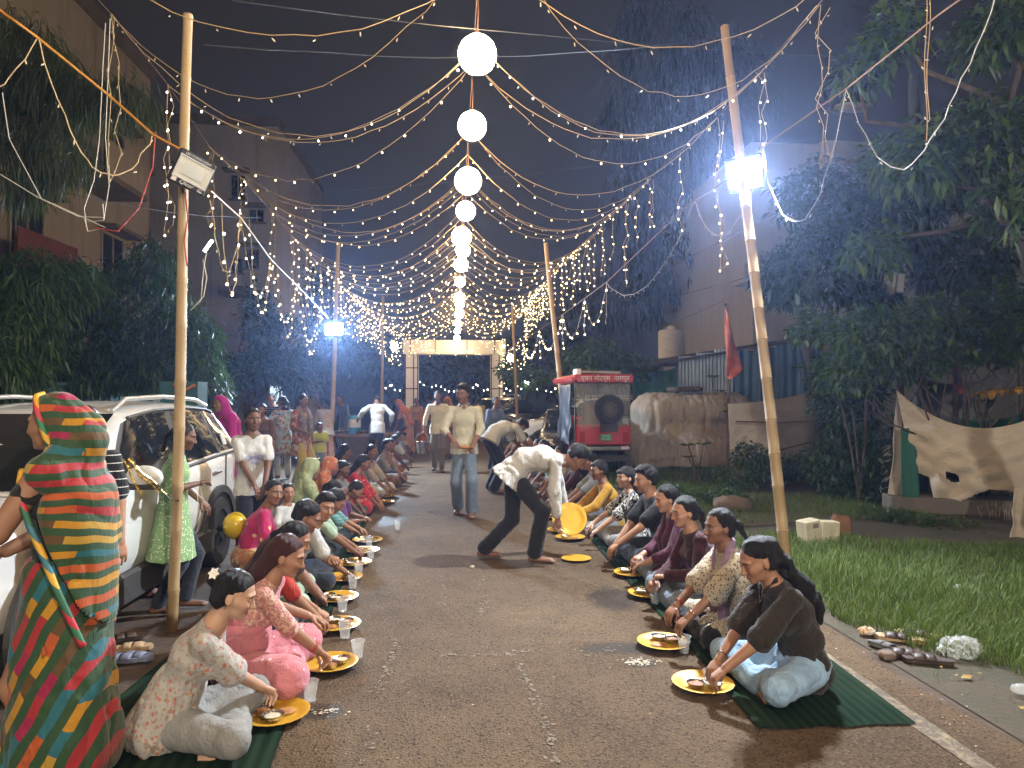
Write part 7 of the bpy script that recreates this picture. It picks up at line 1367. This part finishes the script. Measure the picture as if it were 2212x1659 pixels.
make_person('woman with dark hair looking out from behind the white T-shirt girl', (px(577, 12.0), 12.0), 170, pose='stand', h=1.50, skin='c', eyes=1, hair='pony', top=T_('brown', sleeve=1), bottom=T_('black'), vox=.015)
make_person('small boy in lime yellow T-shirt standing by the far pole', (px(690, 14.3), 14.3), -165, pose='stand', h=1.12, fem=False, head=(20, 0, 0), hands=[(.0, .2, 1.1), None], skin='d', hair='boy', top=T_('lime', sleeve=.7, loose=.02, hem=.1), bottom=T_('jeansm', len=.4), vox=.0115)
make_person('woman in white floral top bending by the food cart behind the pole', (px(705, 17.6), 17.6), 30, pose='stand', h=1.58, lean=24, head=(20, -15, 0), hands=[(.1, .4, .9), (-.1, .4, .9)], skin='c', hair='pony', top=T_('floral', sleeve=1.2, hem=.2), bottom=T_('peach', kind='skirt'), vox=.0145)
make_person('man in blue shirt standing in the floodlight haze by the water cooler', (px(745, 20.5), 20.5), 150, pose='stand', h=1.70, fem=False, head=(0, -5, 0), skin='c', hair='crop', top=T_('blue', sleeve=1.5, hem=.12), bottom=T_('grey'), vox=.016)
make_person('man in dark clothes beside the blue shirt man', (px(725, 21.5), 21.5), 170, pose='stand', h=1.72, fem=False, skin='d', hair='crop', top=T_('navy', sleeve=1.5, hem=.12), bottom=T_('black'), vox=.018)
make_person('man in white shirt seen from behind bending over the cart', (px(815, 17.5), 17.5), 12, pose='stand', h=1.70, fem=False, lean=14, head=(0, -55, 0), hands=[(.34, .18, .98), (-.42, .08, 1.08)], skin='c', hair='crop', top=T_('white', sleeve=1.75, hem=.18, loose=.018, aline=0), bottom=T_('black'), vox=.0125)
make_person('woman in orange saree stooping beside the gate column', (px(882, 20.0), 20.0), 80, pose='stand', h=1.58, lean=28, head=(0, -20, 0), hands=[(.1, .4, .7), (-.1, .4, .7)], skin='d', hair='none', veil=dict(mat=C['orange'], open=.05), top=T_('peach', sleeve=.8), bottom=T_('peach', kind='skirt'), vox=.016)
make_person('second woman in orange saree bending to the right of the first', (px(915, 21.0), 21.0), -70, pose='stand', h=1.58, lean=40, head=(0, -20, 0), hands=[(.1, .5, .6), (-.1, .5, .6)], skin='d', hair='none', veil=dict(mat=C['orange'], open=.05), top=T_('redp', sleeve=.8), bottom=T_('orange', kind='skirt'), vox=.016)
make_person('woman watching from behind the stooping orange sarees', (px(900, 23.5), 23.5), 180, pose='stand', h=1.60, skin='d', hair='pony', top=T_('peach', sleeve=1), bottom=T_('brown', kind='skirt'), vox=.02)
mb_ = make_person('man in cream shirt walking with a steel bucket in his hand', (px(946, 15.7), 15.7), 176, pose='stand', h=1.72, fem=False, lean=2, head=(6, -6, 0), hands=[(.34, .10, .66), (-.24, .12, .74)], skin='d', eyes=.3, hair='crop', top=T_('cream', sleeve=1.5, hem=.12, loose=.012, flare=.006, aline=0), bottom=T_('khaki', loose=.012), vox=.0115, feet=[((.08, -.10, .075), (.1, .04, .03)), ((-.1, .20, .075), (-.12, .35, .03))], curl=(1.2, .4))
mw_ = make_person('barefoot man in patterned cream shirt and jeans walking towards the camera', (px(1003, 9.72), 9.72), 176, pose='stand', h=1.74, fem=False, lean=1, head=(-24, -6, 0), hands=[W(978, 950, 9.45), W(1024, 958, 9.42)], skin='c', eyes=.6, facial=1, hair='short', top=T_('cream', sleeve=1.35, hem=.10, loose=.012, collar=True, flare=.006, fold=.008, aline=0, ff=(20, 20, 9)), bottom=T_('jeansm', loose=.020, flare=.012), vox=.0082, feet=[((.09, -.18, .09), (.10, -.04, .03)), ((-.10, .12, .075), (-.11, .27, .03))], curl=(.5, .8), elbows=[(.8, -.3, -.6), (-.8, -.3, -.6)])
make_person('woman in orange behind the two walking men', (px(968, 19.0), 19.0), 175, pose='stand', h=1.62, skin='d', hair='none', veil=dict(mat=C['orange'], open=.05), top=T_('orange', sleeve=1), bottom=T_('brown', kind='skirt'), vox=.018)
make_person('person in yellow top far behind the bending white T-shirt man', (px(1038, 25), 25), 10, pose='stand', h=1.6, skin='d', hair='pony', top=T_('yellowp', sleeve=1), bottom=T_('black'), vox=.022)
make_person('dark haired man in blue standing behind the bending white T-shirt man', (px(1066, 15.5), 15.5), -150, pose='stand', h=1.60, fem=False, lean=10, skin='d', hair='crop', top=T_('blue', sleeve=1.5), bottom=T_('navy'), vox=.0145)
make_person('man in white T-shirt and black trousers bending towards the right row', (px(1062, 12.0), 12.0), -62, pose='stand', h=1.72, fem=False, lean=74, head=(0, -70, 0), hands=[(.12, .78, .55), (-.12, .75, .6)], skin='c', hair='short', top=T_('white', sleeve=.75, hem=.06, loose=.026, flare=.02), bottom=T_('black', loose=.024, flare=.02), vox=.0102, pelvis=(0, -.02, .86), feet=[((.12, -.04, .075), (.15, .12, .03)), ((-.14, .06, .075), (-.17, .21, .03))])
sv = make_person('barefoot server in white shirt and black trousers bending to set a yellow plate', (.66, 6.98), -97, pose='stand', h=1.70, fem=False, lean=86, head=(-4, -52, 0), hands=[W(1205, 1158, 6.75), W(1222, 1105, 7.3)], skin='c', hair='short', top=T_('white', sleeve=1.85, hem=.10, loose=.022, flare=.006, fold=.010, collar=True, aline=.3, ff=(20, 14, 12)), bottom=T_('black', loose=.016, flare=.012), vox=.0072, pelvis=(0, -.06, .84), feet=[((.10, .14, .075), (.11, .30, .03)), ((-.10, -.36, .075), (-.13, -.22, .03))], curl=(.6, 1.0), elbows=[(.5, -.6, .2), (-.5, -.6, .2)], twist=0)
# ------------------------------------------------------------------ plates, bowls, cups and small things
def plate_mat():
    t = NT('plate_paper'); v = t.coord('Object'); n = t.noise(v, 14, 4, .6); t.set(color=t.mix(n, (.62, .36, .03), (.50, .26, .02)), rough=.4, spec=.5, metal=.25); return t.m
PLM = plate_mat(); FOIL = mat('foil', (.72, .72, .72), (.6, .6, .6), 40, .18, 1.0, bump=.5, bscale=60); CURRY = mat('curry', (.22, .07, .02), (.30, .12, .03), 30, .35, bump=.6); RICE = mat('rice', (.62, .55, .42), (.5, .4, .25), 60, .8, bump=.8); BREAD = mat('fried_bread', (.42, .19, .05), (.3, .12, .03), 14, .6, bump=.5)
n_ = 56
def fl_(a, r, z): return .012 * math.cos(a * 28) if r > .105 else 0.0
_m = MB().lathe([(0, .006), (.085, .006), (.10, .009), (.115, .016), (.135, .021), (.14, .0205), (.137, .017), (.116, .011), (.10, .004), (.0, .0025)], (0, 0, 0), n_, None, lambda a, r, z: (.010 * math.cos(a * 28) * (1 if r > .112 else 0)))
_o = _m.build('plate', PLM, None, smooth=50); PLATE_ME = _o.data; bpy.data.objects.remove(_o)
def bowl_me(name, fill):
    o = MB().lathe([(0, .003), (.030, .003), (.036, .012), (.043, .026), (.047, .027), (.044, .025), (.037, .010), (.031, .0), (0, 0)], (0, 0, 0), 20, None, lambda a, r, z: .03 * math.cos(a * 10) if r > .035 else 0).build(name, FOIL, None, smooth=60); me = o.data; bpy.data.objects.remove(o)
    f = MB().lathe([(0, .020), (.02, .021), (.036, .017), (.037, .012)], (0, 0, 0), 14, None, lambda a, r, z: .06 * math.sin(a * 3)).build('food', fill, None, smooth=60); fm = f.data; bpy.data.objects.remove(f); return me, fm
BOWL_C = bowl_me('bowl', CURRY); BOWL_R = bowl_me('bowl', RICE)
_o = MB().sphere((0, 0, 0), (.05, .045, .006), 14, 6).build('bread', BREAD, None, smooth=60); BREAD_ME = _o.data; bpy.data.objects.remove(_o)
def inst(name, me, loc, parent=None, rot=0, sc=1): o = bpy.data.objects.new(name, me); COL.objects.link(o); o.parent = parent; o.location = loc; o.rotation_euler = (0, 0, rot); o.scale = (sc, sc, sc); return o
def meal(c, who, near, empty=False, z=.016):
    c = np.array([c[0], c[1], z]); tag(inst('plate', PLATE_ME, c, None, random.uniform(0, 3), 1.2), f'yellow paper plate in front of {who}', 'plate', 'yellow paper plates')
    if empty: return
    a = random.uniform(0, 6.3)
    if near:
        for k, (bm, nm) in enumerate(((BOWL_C, 'curry'), (BOWL_R, 'rice'))):
            q = c + [.065 * math.cos(a + k * 1.6), .065 * math.sin(a + k * 1.6), .008]; o = tag(inst('foil_bowl', bm[0], q, None, 0, 1.15), f'foil bowl of {nm} on the plate of {who}', 'bowl', 'foil bowls'); inst('food', bm[1], (0, 0, 0), o)
        q = c + [.05 * math.cos(a + 3.6), .05 * math.sin(a + 3.6), .013]; tag(inst('bread', BREAD_ME, q), f'piece of fried bread on the plate of {who}', 'bread', 'fried breads')
    else: q = c + [.04 * math.cos(a), .04 * math.sin(a), .007]; o = tag(inst('foil_bowl', BOWL_R[0], q, None, 0, 1.2), f'foil bowl on the plate of {who}', 'bowl', 'foil bowls'); inst('food', BOWL_R[1], (0, 0, 0), o)
for (x, y, who) in ((595, 1553, 'the floral blouse woman'), (712, 1443, 'the pink saree woman'), (727, 1358, 'the red collar diner'), (728, 1298, 'the maroon T-shirt man'), (742, 1254, 'the smiling boy'), (765, 1222, 'the bowed boy'), (785, 1195, 'the teal shirt girl'), (794, 1172, 'the purple top child')): meal(G(x, y), who, True)
for (x, y, who) in ((828, 1088, 'the grey shirt boy'), (833, 1075, 'the boy next to the red dress'), (838, 1062, 'the red dress girl'), (842, 1048, 'the navy diner'), (846, 1036, 'the white and red print woman'), (852, 1022, 'the shawled elder'), (856, 1010, 'the peach child'), (862, 1000, 'the brown diner'), (868, 990, 'the white and mint diner'), (872, 981, 'the blue shirt diner'), (880, 972, 'the lime shirt diner')): meal(G(x, y), who, False)
for (x, y, who) in ((1518, 1487, 'the black-brown shirt woman'), (1433, 1397, 'the spotted kurta woman'), (1402, 1289, 'the spectacled woman'), (1366, 1244, 'the plum dupatta woman'), (1232, 1166, 'the black T-shirt man'), (1212, 1150, 'the long haired woman')): meal(G(x, y), who, True)
for (x, y, who) in ((1195, 1120, 'the mustard shirt diner'), (1185, 1098, 'the short haired right row diner'), (1170, 1070, 'the maroon woman up the right row')): meal(G(x, y), who, False)
g_ = G(1245, 1210); tag(inst('plate', PLATE_ME, (g_[0], g_[1], .004), None, 0, 1.05), 'empty yellow plate just set down by the bending server', 'plate', 'yellow paper plates')
# the stack of plates the server holds, tilted
c = P(1230, 1122, 7.15); Rt_ = Euler((R(58), R(12), R(-15)))
for k in range(4): o = inst('plate', PLATE_ME, c + np.array(Rt_.to_matrix() @ Vector((0, 0, -.006 * k))), None, 0, 1.25); o.rotation_euler = Rt_; tag(o, ('front', 'second', 'third', 'rearmost')[k] + ' yellow plate of the tilted stack held by the server', 'plate', 'yellow paper plates')
bd = P(1004, 966, 9.35); tag(MB().sphere(bd, (.075, .05, .03), 14, 8).build('bread', BREAD, None, smooth=60), 'brown leaf bowl held by the walking man', 'bowl')
# clear plastic cups
t_ = NT('clear_plastic'); t_.set(color=(.85, .88, .9), rough=.06, alpha=.20, spec=.9); CLEAR = t_.m; t_ = NT('water'); t_.set(color=(.75, .8, .82), rough=.02, alpha=.12, spec=.9); WATER = t_.m
_o = MB().lathe([(0, .002), (.025, .002), (.0255, .004), (.036, .088), (.039, .090), (.039, .092), (.0345, .091), (.0345, .088), (.0245, .006), (0, .006)], (0, 0, 0), 24).build('cup', CLEAR, None, smooth=50); CUP = _o.data; bpy.data.objects.remove(_o); _o = MB().lathe([(0, .007), (.0240, .007), (.0315, .062), (0, .062)], (0, 0, 0), 20).build('water', WATER, None, smooth=40); WTR = _o.data; bpy.data.objects.remove(_o)
def cup(x, y, who, sc=1.0, fill=True):
    g_ = G(x, y); o = tag(inst('plastic_cup', CUP, (g_[0], g_[1], .004), None, 0, sc), f'clear plastic cup of water beside the plate of {who}' if fill else f'clear plastic cup {who}', 'cup', 'clear plastic cups')
    if fill: inst('water', WTR, (0, 0, 0), o)
for (x, y, who) in ((670, 1516, 'the floral blouse woman'), (773, 1422, 'the pink saree woman'), (745, 1380, 'the red collar diner'), (740, 1322, 'the maroon T-shirt man'), (762, 1272, 'the smiling boy'), (775, 1243, 'the bowed boy'), (801, 1208, 'the teal shirt girl'), (797, 1180, 'the purple top child'), (1478, 1412, 'the spotted kurta woman'), (1415, 1306, 'the spectacled woman')): cup(x, y, who, 1.15)
cup(858, 1145, 'fallen empty on the road by the puddle', 1.1, False); cup(1535, 1490, 'held in the hands of the black-brown shirt woman', 1.1, False)
# bucket of the walking man, cart, cooler, balloon
bp = P(912, 966, 15.6); bk_ = thing('bucket', 'steel bucket carried by the man in cream shirt', 'bucket', bp); STEEL = mat('steel', (.55, .55, .54), None, 8, .25, 1.0); MB().lathe([(0, -.14), (.10, -.14), (.14, .12), (.148, .125), (.135, .12), (.096, -.13), (0, -.13)], bp, 24).build('pail', STEEL, bk_, smooth=50); a = np.linspace(0, math.pi, 12); MB().tube(np.stack([bp[0] + .14 * np.cos(a), bp[1] + 0 * a, bp[2] + .12 + .2 * np.sin(a)], 1), .006, 5).build('handle', STEEL, bk_)
ct = P(735, 935, 18.2); cz = 0.62; cart = thing('food_cart', 'wooden food cart with trays behind the left diners', 'cart', (ct[0], 18.2, 0)); WOOD = mat('cart_wood', (.16, .085, .045), (.10, .055, .03), 7, .8, bump=.5, stretch=(1, 6, 1)); zc_ = P(735, 940, 18.2)[2]; MB().box((ct[0] + .3, 18.4, zc_), (2.1, 1.1, .08), None, .01).build('cart_top', WOOD, cart)
for sx in (-.6, .6): wheel(cart, lambda p: np.array([ct[0] + .3 + p[0], 18.4 + p[1], p[2]]), sx * .9, -.45, .3, .05, 8, WOOD)
for sx in (-.9, .9):
    for sy in (-.4, .4): MB().tube([(ct[0] + .3 + sx, 18.4 + sy, 0), (ct[0] + .3 + sx, 18.4 + sy, zc_)], .03, 6).build('leg', WOOD, cart)
for k in range(3): tag(MB().lathe([(0, .0), (.2, .0), (.23, .06), (.24, .06), (.21, .0)], (ct[0] - .4 + .45 * k, 18.3, zc_ + .042), 20).build('tray', STEEL, None, smooth=50), f'round steel tray on the food cart, {ORD[k] if k else "first"} from the left', 'tray', 'steel trays')
cw_ = P(766, 925, 18.25); co = thing('water_cooler', 'blue and white insulated water cooler on the food cart', 'cooler', (cw_[0], 18.25, zc_ + .04)); BLU = mat('cooler_blue', (.05, .25, .42), None, 5, .45); rC = .155; zz = zc_ + .04; hC = P(766, 897, 18.25)[2] - zz; MB().lathe([(0, 0), (rC, 0), (rC * 1.03, hC * .3), (rC * 1.03, hC * .34)], (cw_[0], 18.25, zz), 24).build('base', BLU, co, smooth=40); MB().lathe([(rC * 1.0, hC * .34), (rC * 1.0, hC * .78)], (cw_[0], 18.25, zz), 24).build('body', WHT, co, smooth=40); MB().lathe([(rC * 1.03, hC * .78), (rC * 1.04, hC * .92), (rC * .9, hC), (0, hC * 1.02)], (cw_[0], 18.25, zz), 24).build('lid', BLU, co, smooth=40)
dr = G(668, 1035); dt = thing('steel_drum', 'large steel pot standing by the yellow trousered woman', 'pot', (dr[0], dr[1], 0)); MB().lathe([(0, 0), (.22, 0), (.24, .1), (.24, .40), (.28, .42), (.27, .43), (.22, .41), (.22, .02), (0, .02)], (dr[0], dr[1], 0), 26).build('pot', STEEL, dt, smooth=50)
bl = P(508, 1135, 6.55); ba = thing('balloon', 'yellow balloon under the car beside the pink girl', 'balloon', (bl[0], bl[1], .1)); MB().sphere(bl, (.105, .105, .12), 20, 14).build('skin', mat('balloon_yellow', (.62, .42, .02), None, 3, .3), ba, smooth=80); MB().lathe([(.012, 0), (.004, .02)], bl - [0, 0, .138], 8).build('knot', MATS['balloon_yellow'], ba)
# footwear
LEATH = mat('sandal_leather', (.055, .032, .022), (.035, .02, .014), 12, .5, bump=.3); SOLE = mat('cork_sole', (.40, .28, .16), (.33, .22, .12), 20, .8); FELT = mat('grey_felt', (.14, .14, .145), None, 30, .9, bump=.4); RUBB = mat('pink_clog', (.42, .20, .17), None, 8, .5)
def shoe(x, y, rot, label, strap=LEATH, sole=SOLE, kind='sandal', roll=0, sc=1.0, closed=False):
    g_ = G(x, y); t = thing('sandal', label, 'sandal', (g_[0], g_[1], 0)); M = rotz(R(rot)) @ roty(R(roll)); out = [(-.030, -.125), (-.036, -.06), (-.030, 0), (-.044, .07), (-.036, .12), (0, .138), (.034, .12), (.044, .07), (.034, 0), (.036, -.06), (.030, -.125), (0, -.135)]
    V = [M @ (np.array([a, b, z]) * sc) + g_ for z in (.004, .028) for a, b in out]; n = len(out); MB().add(V, [list(range(n))[::-1], [n + i for i in range(n)]] + [[i, (i + 1) % n, n + (i + 1) % n, n + i] for i in range(n)]).build('sole', sole, t)
    for (b0, b1) in (((.02, .085), (-.035, .015)) if not closed else ((-.03, .12),)):
        a = np.linspace(0, math.pi, 9); V = [[M @ (np.array([.044 * math.cos(q), b, .024 + (.040 if closed else .026) * math.sin(q) * (1 - .35 * (b > .08))]) * sc) + g_ for q in a] for b in np.linspace(b0, b1, 4)]; o = MB().grid(V).build('strap', strap, t, smooth=60); md = o.modifiers.new('thickness', 'SOLIDIFY'); md.thickness = .004
shoe(1945, 1385, 60, 'brown strapped sandal with tan footbed lying in the grass edge', sc=1.1); shoe(1985, 1378, 55, 'second brown strapped sandal beside its pair in the grass edge', sc=1.1); shoe(1918, 1405, 20, 'grey felt slipper lying on the road shoulder', FELT, FELT, roll=10); shoe(1960, 1420, 65, 'dark brown leather sandal beside the grey slipper', LEATH, LEATH, sc=1.05); shoe(2005, 1432, 70, 'dark leather sandal nearest the clear plastic wrapper', LEATH, LEATH, sc=1.05)
shoe(318, 1285, -110, 'pink rubber clog by the green kurta girl', RUBB, RUBB, closed=True, sc=.95); shoe(262, 1385, -60, 'dark slipper on the dirt behind the floral blouse woman', LEATH, LEATH); shoe(280, 1405, -80, 'tan slipper lying on the dirt by the dark one', SOLE, SOLE); shoe(255, 1430, -90, 'blue grey slipper nearest the green saree', mat('slipper_blue', (.16, .18, .26), None, 9, .7), MATS['slipper_blue']); shoe(285, 1425, -100, 'second blue grey slipper beside its pair', MATS['slipper_blue'], MATS['slipper_blue'])
# litter
def wrapper(x, y, r, label, m=None, seed=1):
    g_ = G(x, y); F_ = Field((-r * 1.5, -r * 1.5, -.01), (r * 1.5, r * 1.5, r * 1.3), r / 11); F_.ell((0, 0, r * .35), (r, r * .75, r * .5)); F_.folds(r * .32, (5 / r, 5 / r, 5 / r), seed); F_.rough(r * .12, (9 / r, 9 / r, 9 / r), seed + 3); V, Q = F_.mesh(); V[:, 2] = np.maximum(V[:, 2], .002); o = link('plastic_wrapper', np_mesh('plastic_wrapper', V, Q), m or FILM, None); o.location = (g_[0], g_[1], .01); return tag(o, label, 'litter')
t_ = NT('plastic_film'); t_.set(color=(.75, .78, .78), rough=.15, alpha=.28, spec=.9); FILM = t_.m
wrapper(2075, 1418, .11, 'crumpled clear plastic wrapper on the verge beside the sandals', None, 2); wrapper(1872, 1372, .045, 'small crumpled wrapper with orange print by the sandals', mat('wrapper_orange', (.55, .30, .10), (.7, .7, .68), 20, .25), 5); wrapper(2070, 1275, .035, 'tiny clear wrapper lying in the grass', None, 7); wrapper(2205, 1500, .05, 'clear plastic cup litter at the right frame edge', None, 9); wrapper(1020, 1228, .02, 'tiny orange scrap on the road by the server foot', mat('wrapper_orange', (.5, .2, .05)), 3)
def spill(x, y, rx, ry, n, label):
    g_ = G(x, y); flecks('spilled_food', [(g_[0] + random.gauss(0, rx), g_[1] + random.gauss(0, ry)) for _ in range(n)], .010, RICE, .006, label)
spill(1385, 1432, .045, .03, 90, 'spilled yellow rice grains on the wet road patch'); spill(705, 1540, .05, .025, 30, 'spilled food by the near plate')
tl_ = G(2075, 1468); lf = thing('fallen_leaf', 'single yellow fallen leaf on the road shoulder', 'leaf', tl_); V, F = leaves_at(np.array([tl_ + [0, 0, .01]]), np.array([[1.0, .2, .05]]), np.array([.09]), np.array([.045]), .0); link('blade', np_mesh('blade', V - tl_, F), mat('dry_leaf', (.35, .24, .05)), lf)
# stool-like rope on the mat, thread held by the green kurta girl
wire('thread', 'thin white thread hanging from the hand of the green kurta girl', [P(425, 1050, 5.45), P(428, 1085, 5.43), P(415, 1110, 5.4), P(395, 1112, 5.4)], .002, WHT)
# lettering on the white T-shirt
for o in [q for q in COL.objects if q.get('label', '').startswith('girl in white T-shirt with blue')]:
    s_ = 1.47 / 1.65
    for k, (tx, sz, z) in enumerate((('CANDY', .05, 1.19), ('vibes', .042, 1.14))):
        M = Matrix.Rotation(R(180), 4, 'Z') @ Matrix.Rotation(R(90), 4, 'X'); M.translation = Vector((0, .172 * s_, z * s_)); text(tx, 'print', sz, BLUEP, o, M, .001)
